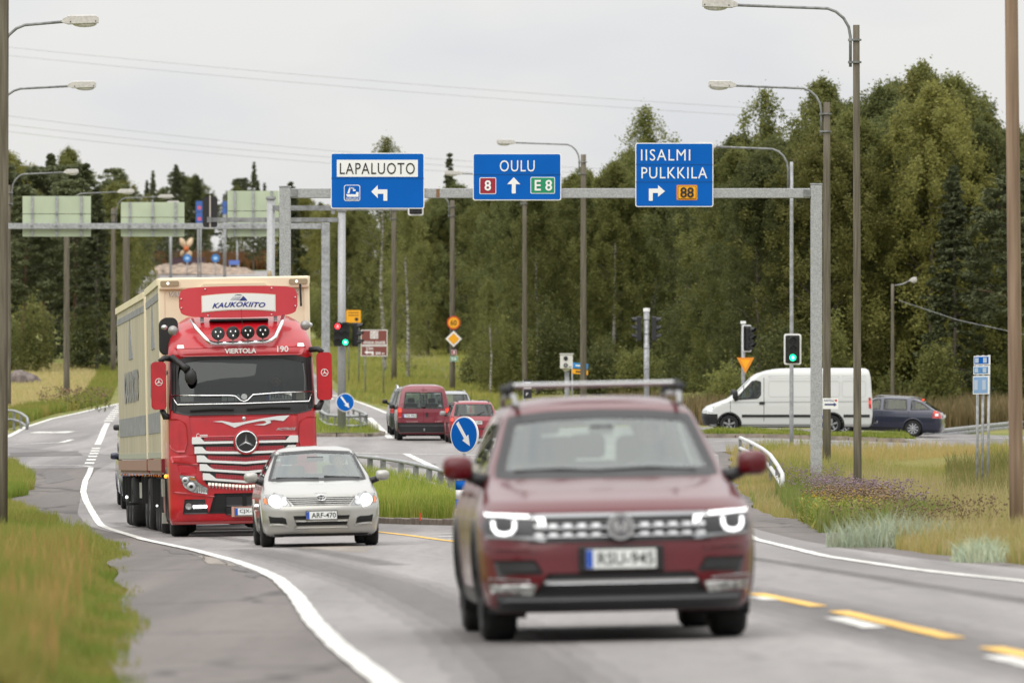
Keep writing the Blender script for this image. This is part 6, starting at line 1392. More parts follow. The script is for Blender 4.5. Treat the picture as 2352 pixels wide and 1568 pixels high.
# ================================================================== silver saloon
def saloon():
    X0, d0, yaw = XX(740, 98.8), 98.8, R(4.3); M = vmatrix(X0, d0, yaw); PT = paint('champagne_silver_paint', (.37, .365, .335), .5, .30)
    t = thing('saloon_car', 'light silver saloon with lit headlamps in front of the red truck', 'car', M=M); L = 4.38
    S = Surf([(.15, .14, 4.26, .74, .4, 2.6, .3, 3), (.20, .04, 4.33, .81, .5, 2.8, .3, 3), (.38, .0, 4.37, .842, .55, 2.8, .35, 3), (.56, .0, 4.38, .855, .6, 2.7, .35, 3), (.66, .06, 4.38, .855, .62, 2.7, .35, 3), (.76, .16, 4.37, .845, .6, 2.7, .35, 3), (.82, .36, 4.36, .825, .5, 2.8, .35, 3), (.90, .72, 4.34, .80, .42, 2.8, .35, 3), (.955, 1.02, 4.30, .785, .36, 2.8, .35, 3),
              (1.0, 1.12, 4.22, .77, .3, 2.8, .35, 3), (1.04, 1.2, 3.86, .755, .3, 2.8, .3, 3), (1.37, 1.86, 3.1, .585, .25, 3, .3, 3), (1.42, 2.0, 2.95, .52, .3, 2.8, .3, 3), (1.455, 2.25, 2.8, .38, .2, 2.6, .2, 2.6), (1.465, 2.4, 2.6, .06, .05, 2.5, .05, 2.5)], 110)
    ws = [(-.70, .975), (.70, .975), (.555, 1.355), (0, 1.385), (-.555, 1.355)]; sd = [(1.45, .985), (3.55, 1.03), (3.15, 1.33), (2.0, 1.35)]; rw = [(-.62, 1.06), (.62, 1.06), (.52, 1.34), (-.52, 1.34)]
    S.shell('body', PT, t, [('front', ws), ('R', sd), ('L', sd), ('rear', rw)], [(.86, .32, .345), (3.46, .32, .345)])
    patch_on(S, 'front', ws, .004, M_glass, t, 'windshield', cols=20, thick=.005); ring_on(S, 'front', ws, .022, .010, M_black, t, 'windshield_seal')
    for f in 'RL': patch_on(S, f, sd, .003, M_glass, t, 'side_window', thick=.005); ring_on(S, f, sd, .022, .008, M_black, t, 'window_trim'); patch_on(S, f, [(2.5, .99), (2.6, .99), (2.56, 1.34), (2.5, 1.34)], .012, M_black, t, 'door_pillar', thick=.01)
    patch_on(S, 'rear', rw, .003, M_glass, t, 'rear_window', thick=.005)
    underbody(t, L, .72, .16, .45); interior(t, .60, 1.15, .96, 1.3, [(-.36, 2.25, .56), (.36, 2.25, .56)], 1.0, 4.0, .74, mat('grey_dash', (.06, .06, .065), .8)); MB().box((0, 3.1, .80), (1.3, .16, .40)).build('rear_bench', M_seat, t, bevel=.04)
    steer(t, .36, 1.70, .93); MB().box((0, 1.72, 1.27), (.25, .04, .07)).build('rear_view_mirror', M_black, t, bevel=.015)
    GR = mat('grille_silver', (.42, .42, .40), .35, .5)
    patch_on(S, 'front', [(-.39, .60), (.39, .60), (.50, .715), (-.50, .715)], .004, M_dark, t, 'grille', cols=14)
    for i, z in enumerate((.612, .640, .668, .696)): hw = .39 + .11 * (z - .6) / .115; patch_on(S, 'front', [(-hw, z - .006), (hw, z - .006), (hw + .004, z + .007), (-hw - .004, z + .007)], .014, GR, t, 'grille_bar', cols=14)
    patch_on(S, 'front', [(-.50, .715), (.50, .715), (.49, .738), (.14, .748), (.07, .775), (-.07, .775), (-.14, .748), (-.49, .738)], .012, PT, t, 'grille_brow', cols=16)
    bd = MB(); 
    def el(cx, cz, rx, rz, rr, nm, par):
        P = [(cx + rx * math.cos(a), -.005, cz + rz * math.sin(a)) for a in np.linspace(0, 2 * PI, 25)]; return MB().tube(P, rr, 6).build(nm, M_chrome, par, True)
    bo = MB().prism(ellipse(0, .712, .055, .037, 24), -.0, .02).build('badge', mat('badge_dark', (.05, .05, .05), .4), t); el(0, .712, .064, .043, .008, 'badge_oval', bo); el(0, .712, .025, .043, .006, 'badge_oval', bo); el(0, .728, .048, .018, .006, 'badge_oval', bo)
    for e in (-1, 1):
        q = lambda P: [(e * a, b_) for a, b_ in P]
        hl = patch_on(S, 'front', q([(.42, .585), (.62, .565), (.80, .605), (.83, .68), (.80, .765), (.66, .79), (.56, .775), (.48, .68)]), .006, mat('lamp_interior', (.36, .37, .37), .25, .6), t, 'headlight', cols=12)
        y = float(S.front(e * .67, .67, .012)); 
        V = [(a, float(S.front(a, b_, .026)), b_) for a, b_ in [(e * .665 + .082 * math.cos(u), .672 + .082 * math.sin(u)) for u in np.linspace(0, 2 * PI, 20, endpoint=False)]]; V.append((e * .665, float(S.front(e * .665, .672, .035)), .672))
        meshobj('lit_lamp', V, [(i, (i + 1) % 20, 20) for i in range(20)], M_lit, hl)
        for (cx, cz, rr) in ((.535, .645, .045), (.525, .70, .03)):
            V = [(a, float(S.front(a, b_, .02)), b_) for a, b_ in [(e * cx + rr * math.cos(u), cz + rr * math.sin(u)) for u in np.linspace(0, 2 * PI, 14, endpoint=False)]]; V.append((e * cx, float(S.front(e * cx, cz, .012)), cz)); meshobj('reflector', V, [(i, (i + 1) % 14, 14) for i in range(14)], M_silver, hl)
        patch_on(S, 'front', q([(.77, .62), (.815, .63), (.825, .70), (.785, .73)]), .018, M_amber, hl, 'indicator', cols=4)
        patch_on(S, 'front', q([(.50, .33), (.74, .345), (.76, .455), (.52, .43)]), .005, M_dark, t, 'fog_recess'); patch_on(S, 'front', q([(.48, .295), (.72, .315), (.76, .345), (.50, .33)]), .018, PT, t, 'bumper_fin')
    patch_on(S, 'front', [(-.36, .30), (.36, .30), (.41, .45), (-.41, .45)], .005, M_dark, t, 'lower_grille', cols=12); patch_on(S, 'front', [(-.38, .365), (.38, .365), (.385, .395), (-.385, .395)], .016, PT, t, 'lower_bar', cols=12); patch_on(S, 'front', [(-.40, .275), (.40, .275), (.38, .31), (-.38, .31)], .018, PT, t, 'lower_lip', cols=12)
    patch_on(S, 'front', [(-.76, .15), (.76, .15), (.78, .19), (-.78, .19)], .006, M_black, t, 'valance', cols=16)
    plate(t, (0, -.02, .455), .44, .112, 'ARF-470')
    for f in 'RL':
        arch(S, t, .86, .32, .345, PT, M_dark, .03, f); arch(S, t, 3.46, .32, .345, PT, M_dark, .03, f)
        for y in (1.38, 2.52, 3.3): patch_on(S, f, [(y, .32), (y + .01, .32), (y + .01, .96), (y, .96)], .002, M_dark, t, 'door_gap', thick=.001)
        patch_on(S, f, [(1.4, .52), (3.1, .52), (3.1, .57), (1.4, .57)], .014, PT, t, 'rub_strip')
        for y in (2.3, 3.1): patch_on(S, f, [(y, .84), (y + .17, .84), (y + .17, .865), (y, .865)], .03, PT, t, 'door_handle')
    for x in (-.855, .855):
        for y in (.86, 3.46): wheel(t, x, y, .315, .20, M_hub, 9)
    mirror(t, -.965, 1.32, 1.015, .20, .15, PT); mirror(t, .965, 1.32, 1.015, .20, .15, PT)
    for P in ([(.62, .99), (.10, 1.015)], [(.02, .99), (-.60, 1.0)]): MB().tube([(a, float(S.front(a, b_)) - .02, b_) for a, b_ in P], .012, 5).build('wiper', M_black, t)
    driver(M, .36, 2.10, .44, 1.70, .93, 'driver of the light silver saloon')
saloon()
# ================================================================== queueing vehicles seen from behind
def rear_car(label, px, d, yaw, paintm, lev, spec, name='estate_car', cat='car', drv=None):
    M = vmatrix(XX(px, d), d, yaw + PI); t = thing(name, label, cat, M=M)       # origin = nose, so move the tail to px, d
    L = spec['L']; M = M @ Matrix.Translation((0, -L, 0)); t.matrix_world = M
    S = Surf(lev, 100); hs = [('rear', p) for p in spec['rw']] + [(f, p) for f in 'RL' for p in spec['sd']] + [('front', spec['ws'])]
    S.shell('body', paintm, t, hs, [(a, spec['wr'], spec['wr'] + .04) for a in spec['ax']])
    for p in spec['rw']: patch_on(S, 'rear', p, .004, M_glassd if spec.get('dark') else M_glass, t, 'rear_window', thick=.005); ring_on(S, 'rear', p, .018, .008, M_black, t, 'window_seal')
    for f in 'RL':
        for p in spec['sd']: patch_on(S, f, p, .003, M_glassd, t, 'side_window', thick=.005); ring_on(S, f, p, .018, .006, M_black, t, 'window_trim')
    patch_on(S, 'front', spec['ws'], .003, M_glass, t, 'windshield', thick=.005)
    underbody(t, L, spec['w'] * .86, .16, .46); MB().box((0, L * .55, .62), (spec['w'] * 1.7, L * .6, .04)).build('cabin_floor', M_dark, t)
    for x in (-.36, .36): seat(t, x, spec.get('sy', 2.1), .66, h_=.60)
    for a in spec['ax']:
        for f in 'RL': arch(S, t, a, spec['wr'], spec['wr'] + .045, spec.get('archm', paintm), M_dark, .03, f)
        for x in (-spec['w'], spec['w']): wheel(t, x * 1.0, a, spec['wr'], .2, M_hub, 9)
    for e in (-1, 1): mirror(t, e * (spec['w'] + .11), spec['my'], spec['mz'], .2, .16, spec.get('mm', paintm))
    return t, S, M
# small wine red delivery van with two rear doors
PTw = paint('wine_red_paint', (.17, .008, .022), .15, .35)
lev = [(.22, .1, 4.4, .78, .4, 3, .2, 4), (.30, .0, 4.44, .88, .5, 3, .18, 4), (.6, .0, 4.44, .905, .55, 3, .15, 5), (.85, .12, 4.43, .905, .55, 3, .12, 5), (.98, .6, 4.43, .90, .4, 3, .12, 5), (1.08, 1.0, 4.42, .89, .35, 3, .12, 5), (1.15, 1.15, 4.41, .88, .3, 3, .12, 5), (1.6, 1.9, 4.33, .79, .25, 3, .12, 4.5), (1.80, 2.2, 4.28, .72, .25, 3, .14, 4), (1.88, 2.4, 4.22, .62, .3, 3, .18, 3.4), (1.93, 2.6, 4.05, .42, .3, 2.8, .3, 3), (1.94, 3, 3.4, .05, .05, 2.6, .05, 2.6)]
t, S, M = rear_car('wine red delivery van with two rear windows, waiting in the left queue', 973, 235.5, R(2.6), PTw, lev, dict(L=4.44, w=.90, wr=.31, ax=(.85, 3.55), my=1.5, mz=1.15, mm=M_black, archm=M_black,
    rw=[[(.09, 1.12), (.68, 1.12), (.62, 1.66), (.12, 1.66)], [(-.09, 1.12), (-.68, 1.12), (-.62, 1.66), (-.12, 1.66)]], sd=[[(1.7, 1.15), (2.6, 1.15), (2.6, 1.62), (2.1, 1.62)]], ws=[(-.75, 1.13), (.75, 1.13), (.66, 1.6), (-.66, 1.6)]), 'delivery_van', 'van')
patch_on(S, 'rear', [(-.006, .62), (.006, .62), (.006, 1.86), (-.006, 1.86)], .002, M_dark, t, 'door_gap', thick=.001); patch_on(S, 'rear', [(-.88, .28), (.88, .28), (.90, .62), (-.90, .62)], .03, M_black, t, 'rear_bumper', cols=20); patch_on(S, 'rear', [(-.86, .50), (.86, .50), (.86, .55), (-.86, .55)], .045, mat('bumper_grey', (.04, .04, .042), .5), t, 'bumper_step', cols=20)
for e in (-1, 1):
    patch_on(S, 'rear', [(e * .74, .80), (e * .885, .80), (e * .88, 1.18), (e * .76, 1.12)], .012, M_tail, t, 'tail_light', cols=4); patch_on(S, 'rear', [(e * .76, 1.0), (e * .87, 1.0), (e * .86, 1.1), (e * .77, 1.1)], .02, M_taillit, t, 'brake_light', cols=4)
    patch_on(S, 'rear', [(e * .70, 1.20), (e * .80, 1.20), (e * .77, 1.27), (e * .70, 1.27)], .02, PTw, t, 'hinge', cols=4)
plate(t, (.48, 4.44 + .006, .86), .46, .115, 'TEI-904', back=True); patch_on(S, 'rear', [(-.16, .80), (-.08, .80), (-.08, .96), (-.16, .96)], .014, M_black, t, 'door_handle', cols=3)
Mb = Matrix.Rotation(PI, 3, 'Z'); text('CITROËN', .40, .045, mat('badge_chrome_pink', (.55, .35, .35), .3, .5), t, (.40, 4.46, .66), M=Mb, bold=.02); text('JUMPY', .26, .045, mat('badge_chrome_pink', (.5, .3, .3), .3), t, (-.52, 4.46, .66), M=Mb, bold=.02)
patch_on(S, 'rear', [(-.02 - .08, 1.73), (.06, 1.73), (.06, 1.77), (-.10, 1.77)], .02, PTw, t, 'high_brake_light', cols=3); MB().tube([(-.02, 4.44, .33), (-.02, 4.56, .33), (-.02, 4.56, .42)], .025, 8).build('tow_ball', M_galvd, t, True)
for p in ([(.12, 1.12)],): pass
# red estate partly hidden by the arrow sign and the SUV
PTr = paint('bright_red_paint', (.25, .010, .022), .15, .35)
lev = [(.18, .1, 4.05, .72, .4, 3, .2, 3.5), (.26, .0, 4.10, .79, .5, 3, .22, 3.5), (.55, .0, 4.12, .815, .5, 3, .22, 3.8), (.76, .1, 4.10, .815, .5, 3, .2, 4), (.88, .6, 4.06, .80, .4, 3, .2, 4), (.95, 1.0, 4.03, .785, .35, 3, .2, 4), (1.3, 1.75, 3.82, .64, .25, 3, .2, 3.5), (1.38, 1.95, 3.74, .58, .25, 3, .25, 3), (1.42, 2.2, 3.5, .44, .3, 2.8, .3, 2.8), (1.43, 2.6, 3.1, .05, .05, 2.6, .05, 2.6)]
t, S, M = rear_car('red estate car with roof rails behind the large blue arrow sign', 1089, 229.5, R(3.6), PTr, lev, dict(L=4.12, w=.80, wr=.29, ax=(.78, 3.25), my=1.35, mz=.98, mm=mat('dull_mirror', (.3, .3, .3), .4), rw=[[(-.67, .93), (.67, .93), (.58, 1.30), (-.58, 1.30)]], sd=[[(1.5, .96), (2.3, .96), (2.3, 1.3), (1.95, 1.3)], [(2.42, .96), (3.75, .96), (3.5, 1.3), (2.42, 1.3)]], ws=[(-.65, .97), (.65, .97), (.55, 1.3), (-.55, 1.3)]))
patch_on(S, 'rear', [(-.79, .24), (.79, .24), (.81, .50), (-.81, .50)], .03, PTr, t, 'rear_bumper', cols=18); patch_on(S, 'rear', [(-.79, .47), (.79, .47), (.79, .50), (-.79, .50)], .036, M_black, t, 'bumper_gap', cols=18); plate(t, (-.05, 4.13, .70), .44, .11, 'ABE-907', back=True)
for e in (-1, 1): patch_on(S, 'rear', [(e * .64, .62), (e * .80, .62), (e * .77, .90), (e * .68, .90)], .012, M_tail, t, 'tail_light', cols=4); patch_on(S, 'rear', [(e * .70, .76), (e * .78, .76), (e * .76, .84), (e * .71, .84)], .02, M_taillit, t, 'brake_light', cols=3); MB().tube([(e * .52, 1.95, 1.38), (e * .53, 2.1, 1.44), (e * .53, 3.5, 1.43), (e * .52, 3.68, 1.37)], .016, 6).build('roof_rail', M_black, t, True)
MB().tube([(0, 2.2, 1.42), (0, 2.5, 1.85)], [.01, .004], 5).build('antenna', M_black, t, True); MB().tube([(-.1, 4.04, .96), (-.35, 3.98, 1.05)], .012, 5).build('rear_wiper', M_black, t)
# silver-dark car ahead of the delivery van on the left, only its left flank shows
PTd = paint('dark_green_paint', (.035, .045, .045), .3, .35)
lev2 = [(.22, .1, 4.5, .8, .4, 3, .2, 3.5), (.30, .0, 4.55, .88, .5, 3, .22, 3.5), (.65, .0, 4.58, .91, .5, 3, .22, 3.8), (.92, .15, 4.56, .90, .5, 3, .2, 4), (1.02, .7, 4.54, .88, .4, 3, .2, 4), (1.10, 1.05, 4.52, .86, .35, 3, .2, 4), (1.58, 1.85, 4.3, .70, .25, 3, .2, 3.5), (1.68, 2.05, 4.2, .62, .25, 3, .25, 3), (1.73, 2.3, 3.9, .45, .3, 2.8, .3, 2.8), (1.74, 2.8, 3.4, .05, .05, 2.6, .05, 2.6)]
spec2 = dict(L=4.58, w=.89, wr=.34, ax=(.9, 3.65), my=1.45, mz=1.17, mm=M_black, rw=[[(-.7, 1.12), (.7, 1.12), (.6, 1.56), (-.6, 1.56)]], sd=[[(1.6, 1.12), (2.5, 1.12), (2.5, 1.56), (2.1, 1.56)], [(2.6, 1.12), (4.1, 1.12), (3.9, 1.54), (2.6, 1.56)]], ws=[(-.7, 1.12), (.7, 1.12), (.6, 1.56), (-.6, 1.56)])
t, S, M = rear_car('dark off-roader with silver roof rails in front of the wine red van', 953, 246, R(2.6), PTd, lev2, spec2, 'off_road_car')
for e in (-1, 1): MB().tube([(e * .6, 2.0, 1.68), (e * .6, 2.2, 1.77), (e * .6, 3.9, 1.76), (e * .6, 4.1, 1.68)], .03, 8).build('roof_rail', M_chrome, t, True); patch_on(S, 'rear', [(e * .74, .8), (e * .89, .8), (e * .86, 1.1), (e * .78, 1.1)], .012, M_tail, t, 'tail_light', cols=4)
PTs = paint('pale_silver_paint', (.30, .31, .32), .5, .35)
t, S, M = rear_car('pale silver estate between the wine red van and the red estate', 1037, 258, R(2.6), PTs, lev, dict(L=4.12, w=.80, wr=.29, ax=(.78, 3.25), my=1.35, mz=.98, mm=PTs, rw=[[(-.67, .93), (.67, .93), (.58, 1.30), (-.58, 1.30)]], sd=[[(1.5, .96), (2.3, .96), (2.3, 1.3), (1.95, 1.3)], [(2.42, .96), (3.75, .96), (3.5, 1.3), (2.42, 1.3)]], ws=[(-.65, .97), (.65, .97), (.55, 1.3), (-.55, 1.3)]))
for e in (-1, 1): MB().tube([(e * .52, 1.95, 1.38), (e * .53, 2.1, 1.44), (e * .53, 3.5, 1.43), (e * .52, 3.68, 1.37)], .016, 6).build('roof_rail', M_silver, t, True); patch_on(S, 'rear', [(e * .66, .62), (e * .80, .62), (e * .77, .90), (e * .70, .90)], .012, M_tail, t, 'tail_light', cols=4)
# ================================================================== white panel van from the side
def van():
    d0 = 249.6; M = vmatrix(XX(1611, d0), d0, R(-90)) @ Matrix.Translation((0, 0, 0)); PT = paint('white_van_paint', (.58, .59, .57), .0, .35, .6)
    t = thing('panel_van', 'long white panel van crossing the junction towards the left', 'van', M=M); L = 6.22; sc = 1.0
    S = Surf([(.25, .25, 6.1, .88, .4, 3, .12, 5), (.34, .08, 6.2, .97, .45, 3, .12, 5), (.62, .0, 6.22, 1.0, .45, 3, .10, 6), (.85, .03, 6.22, 1.0, .45, 3, .10, 6), (1.0, .18, 6.22, 1.0, .45, 3, .10, 6), (1.12, .52, 6.21, .995, .4, 3, .10, 6), (1.28, .95, 6.21, .99, .35, 3, .10, 6), (1.38, 1.08, 6.20, .98, .3, 3, .10, 6), (2.0, 1.72, 6.16, .92, .25, 3.2, .10, 6), (2.18, 1.98, 6.13, .89, .25, 3.2, .12, 5), (2.30, 2.35, 6.10, .84, .3, 3, .14, 4), (2.36, 2.7, 6.02, .72, .4, 3, .2, 3.4), (2.385, 3.2, 5.9, .5, .4, 2.8, .3, 3), (2.39, 4.2, 4.6, .05, .05, 2.6, .05, 2.6)], 120)
    cab = [(1.23, 1.25), (2.02, 1.30), (2.12, 1.42), (2.12, 1.88), (1.98, 1.92), (1.82, 1.90)]; ws = [(-.84, 1.40), (.84, 1.40), (.76, 2.0), (-.76, 2.0)]
    S.shell('body', PT, t, [('R', cab), ('L', cab), ('front', ws)], [(.98, .34, .40), (4.72, .34, .40)], ns=110)
    for f in 'RL':
        patch_on(S, f, cab, .004, M_glass, t, 'side_window', thick=.005); ring_on(S, f, cab, .025, .010, M_black, t, 'window_seal'); patch_on(S, f, [(1.50, 1.27), (1.53, 1.27), (1.53, 1.75), (1.50, 1.75)], .014, M_black, t, 'quarter_bar', thick=.01)
        for y0, y1 in ((2.42, 4.02), (4.16, 5.0), (5.1, 5.95)):
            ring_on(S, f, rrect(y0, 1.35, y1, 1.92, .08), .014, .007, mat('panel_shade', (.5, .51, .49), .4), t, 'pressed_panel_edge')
            patch_on(S, f, rrect(y0, 2.04, y1, 2.10, .02), .010, PT, t, 'roof_rib')
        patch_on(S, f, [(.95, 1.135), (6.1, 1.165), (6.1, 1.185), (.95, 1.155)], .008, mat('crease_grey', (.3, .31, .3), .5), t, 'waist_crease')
        patch_on(S, f, [(1.45, .60), (4.3, .60), (4.3, .70), (1.45, .70)], .016, M_black, t, 'rub_strip', cols=20); patch_on(S, f, [(5.15, .60), (6.1, .60), (6.1, .70), (5.15, .70)], .016, M_black, t, 'rub_strip')
        patch_on(S, f, [(1.45, .27), (4.3, .27), (4.3, .34), (1.45, .34)], .006, mat('sill_grey', (.35, .36, .35), .5), t, 'sill')
        for y in (2.24, 4.08): patch_on(S, f, [(y, .45), (y + .018, .45), (y + .018, 2.05), (y, 2.05)], .003, M_dark, t, 'door_gap', thick=.001)
        patch_on(S, f, [(1.02, .75), (1.035, .75), (1.035, 1.2), (1.02, 1.2)], .003, M_dark, t, 'door_gap', thick=.001)
        patch_on(S, f, [(2.08, 1.06), (2.28, 1.06), (2.28, 1.17), (2.08, 1.17)], .02, M_black, t, 'door_handle'); arch(S, t, .98, .34, .40, M_black, M_dark, .06, f); arch(S, t, 4.72, .34, .40, M_black, M_dark, .06, f)
        patch_on(S, f, [(.62, 1.10), (.80, 1.10), (.80, 1.14), (.62, 1.14)], .02, M_signw, t, 'side_repeater')
        patch_on(S, f, [(6.07, .92), (6.16, .92), (6.14, 1.32), (6.06, 1.32)], .02, M_tail, t, 'tail_light'); patch_on(S, f, [(6.08, 1.1), (6.14, 1.1), (6.13, 1.2), (6.08, 1.2)], .03, M_taillit, t, 'brake_light')
    patch_on(S, 'front', ws, .004, M_glass, t, 'windshield', thick=.005)
    for e in (-1, 1):
        q = lambda P: [(e * a, b_) for a, b_ in P]; patch_on(S, 'front', q([(.58, .80), (.96, .82), (.985, .95), (.93, 1.10), (.70, 1.06)]), .012, mat('clear_lamp', (.62, .64, .64), .15, .4), t, 'headlight')
        patch_on(S, 'L' if e < 0 else 'R', [(.12, .80), (.42, .80), (.36, 1.06), (.26, 1.02)], .014, mat('clear_lamp', (.6, .6, .6), .15, .4), t, 'headlight')
        mirror(t, e * 1.08, 1.20, 1.42, .16, .34, M_black, fx=.02); patch_on(S, 'L' if e < 0 else 'R', [(.05, .34), (.56, .34), (.56, .72), (.05, .72)], .012, M_black, t, 'front_bumper')
    patch_on(S, 'front', [(-.95, .30), (.95, .30), (.97, .74), (-.97, .74)], .01, M_black, t, 'front_bumper', cols=20); patch_on(S, 'rear', [(-.96, .30), (.96, .30), (.97, .62), (-.97, .62)], .08, M_black, t, 'rear_bumper', cols=16)
    underbody(t, L, .85, .22, .5); MB().box((0, 1.65, .9), (1.8, 1.5, .05)).build('cabin_floor', M_dark, t); MB().box((0, 2.35, 1.5), (1.8, .03, 1.2)).build('bulkhead', mat('bulkhead_grey', (.12, .13, .13), .8), t)
    for x in (-.5, .5): seat(t, x, 2.0, .92, h_=.62)
    steer(t, .5, 1.38, 1.28)
    for x in (-.98, .98):
        for y in (.98, 4.72): wheel(t, x, y, .345, .22, M_rim, 5)
    MB().tube([(0, 6.25, .38), (0, 6.42, .38), (0, 6.42, .46)], .03, 8).build('tow_ball', M_galvd, t, True); text('H ROMET', .01, .01, M_ink, t, (0, 0, -5)) if False else None
    driver(M, -.5, 1.86, .98, 1.38, 1.28, 'driver visible in the side window of the white van')
van()
# ================================================================== dark blue estate behind the van
def estate():
    yaw = R(-99); d0 = 254.5; L = 4.57; tail = XX(2171, d0 - .6); x0 = tail - L * math.sin(R(99)); M = vmatrix(x0, d0 + .7 - 0, yaw); PT = paint('navy_paint', (.018, .022, .045), .35, .3)
    t = thing('estate_car', 'dark navy estate car with grey wheel covers waiting behind the white van', 'car', M=M)
    lev = [(.18, .1, 4.48, .76, .4, 3, .25, 3.5), (.26, .0, 4.54, .84, .5, 3, .28, 3.2), (.5, .0, 4.57, .875, .5, 3, .3, 3.2), (.72, .1, 4.55, .88, .5, 3, .3, 3.4), (.85, .5, 4.50, .86, .4, 3, .3, 3.4), (.94, 1.0, 4.45, .845, .35, 3, .3, 3.4), (1.33, 1.8, 3.80, .66, .25, 3, .3, 3), (1.41, 2.0, 3.55, .60, .25, 3, .3, 3), (1.455, 2.3, 3.3, .45, .3, 2.8, .3, 2.8), (1.475, 2.7, 3.1, .05, .05, 2.6, .05, 2.6)]
    S = Surf(lev, 100); sd = [[(1.5, .97), (2.22, .98), (2.22, 1.34), (2.0, 1.34)], [(2.34, .98), (3.22, .99), (3.18, 1.36), (2.36, 1.36)], [(3.36, 1.0), (4.08, 1.04), (3.72, 1.27), (3.38, 1.34)]]
    rw = [(-.66, 1.0), (.66, 1.0), (.56, 1.32), (-.56, 1.32)]; ws = [(-.7, .96), (.7, .96), (.58, 1.32), (-.58, 1.32)]
    S.shell('body', PT, t, [(f, p) for f in 'RL' for p in sd] + [('rear', rw), ('front', ws)], [(.9, .31, .36), (3.47, .31, .36)], ns=80)
    for f in 'RL':
        for p in sd: patch_on(S, f, p, .003, M_glass, t, 'side_window', thick=.005); ring_on(S, f, p, .02, .006, M_black, t, 'window_trim')
        arch(S, t, .9, .31, .36, PT, M_dark, .03, f); arch(S, t, 3.47, .31, .36, PT, M_dark, .03, f)
        for y in (2.28, 3.28): patch_on(S, f, [(y, .35), (y + .012, .35), (y + .012, .95), (y, .95)], .003, M_dark, t, 'door_gap', thick=.001)
        for y in (2.02, 3.0): patch_on(S, f, [(y, .83), (y + .18, .83), (y + .18, .86), (y, .86)], .03, PT, t, 'door_handle')
        patch_on(S, f, [(4.18, .72), (4.46, .72), (4.42, .98), (4.22, 1.0)], .012, M_tail, t, 'tail_light'); patch_on(S, f, [(4.28, .80), (4.40, .80), (4.40, .90), (4.29, .90)], .02, M_signw, t, 'reverse_lamp'); patch_on(S, f, [(4.24, .90), (4.34, .90), (4.33, .96), (4.25, .96)], .02, M_taillit, t, 'brake_light')
        patch_on(S, f, [(1.3, .24), (3.05, .24), (3.05, .32), (1.3, .32)], .006, M_black, t, 'sill')
    for p, fc in ((rw, 'rear'), (ws, 'front')): patch_on(S, fc, p, .003, M_glass, t, fc + '_window', thick=.005)
    for e in (-1, 1): patch_on(S, 'rear', [(e * .6, .72), (e * .84, .72), (e * .82, .97), (e * .64, .97)], .012, M_tail, t, 'tail_light')
    plate(t, (0, 4.56, .78), .44, .11, 'KLB-731', back=True) if False else MB().box((0, 4.575, .80), (.46, .012, .12)).build('number_plate', M_plate, t)
    underbody(t, L, .72, .17, .46); MB().box((0, 2.6, .62), (1.4, 3.2, .04)).build('cabin_floor', M_dark, t)
    for x in (-.36, .36): seat(t, x, 2.2, .62, h_=.56)
    MB().box((0, 3.2, .82), (1.3, .15, .4)).build('rear_bench', M_seat, t, bevel=.04)
    for x in (-.865, .865):
        for y in (.9, 3.47): wheel(t, x, y, .315, .2, M_hub, 9)
    for e in (-1, 1): mirror(t, e * .96, 1.35, .99, .18, .14, PT); MB().tube([(e * .56, 1.95, 1.42), (e * .57, 2.1, 1.485), (e * .57, 3.4, 1.465), (e * .56, 3.6, 1.40)], .014, 6).build('roof_rail', mat('dull_rail', (.3, .3, .3), .4, .4), t, True)
    MB().box((0, 3.74, 1.38), (.5, .04, .03)).build('high_brake_light', M_taillit, t)
estate()
# ================================================================== dark cars following the truck, far white car
t, S, M = rear_car('dark blue car following the truck, only mirror and flank showing', 300, 163, R(6), paint('dark_blue_paint', (.012, .016, .04), .3, .35), lev2, dict(spec2, mm=paint('dark_blue_paint', (.012, .016, .04))))
t.matrix_world = vmatrix(XX(373, 152), 152, R(5))
t, S, M = rear_car('black van tailing the truck further back, dark mirror showing', 300, 190, R(6), paint('black_paint', (.01, .01, .011), .2, .35), lev2, dict(spec2), 'dark_car')
t.matrix_world = vmatrix(XX(358, 184), 184, R(5))
t, S, M = rear_car('small white car entering the far roundabout', 340, 900, R(90), paint('far_white_paint', (.62, .64, .66), .0, .4, .5), lev2, dict(spec2, mm=M_black), 'distant_car')
t.matrix_world = vmatrix(XX(352, 898), 898, R(80)) ; t.matrix_world = t.matrix_world
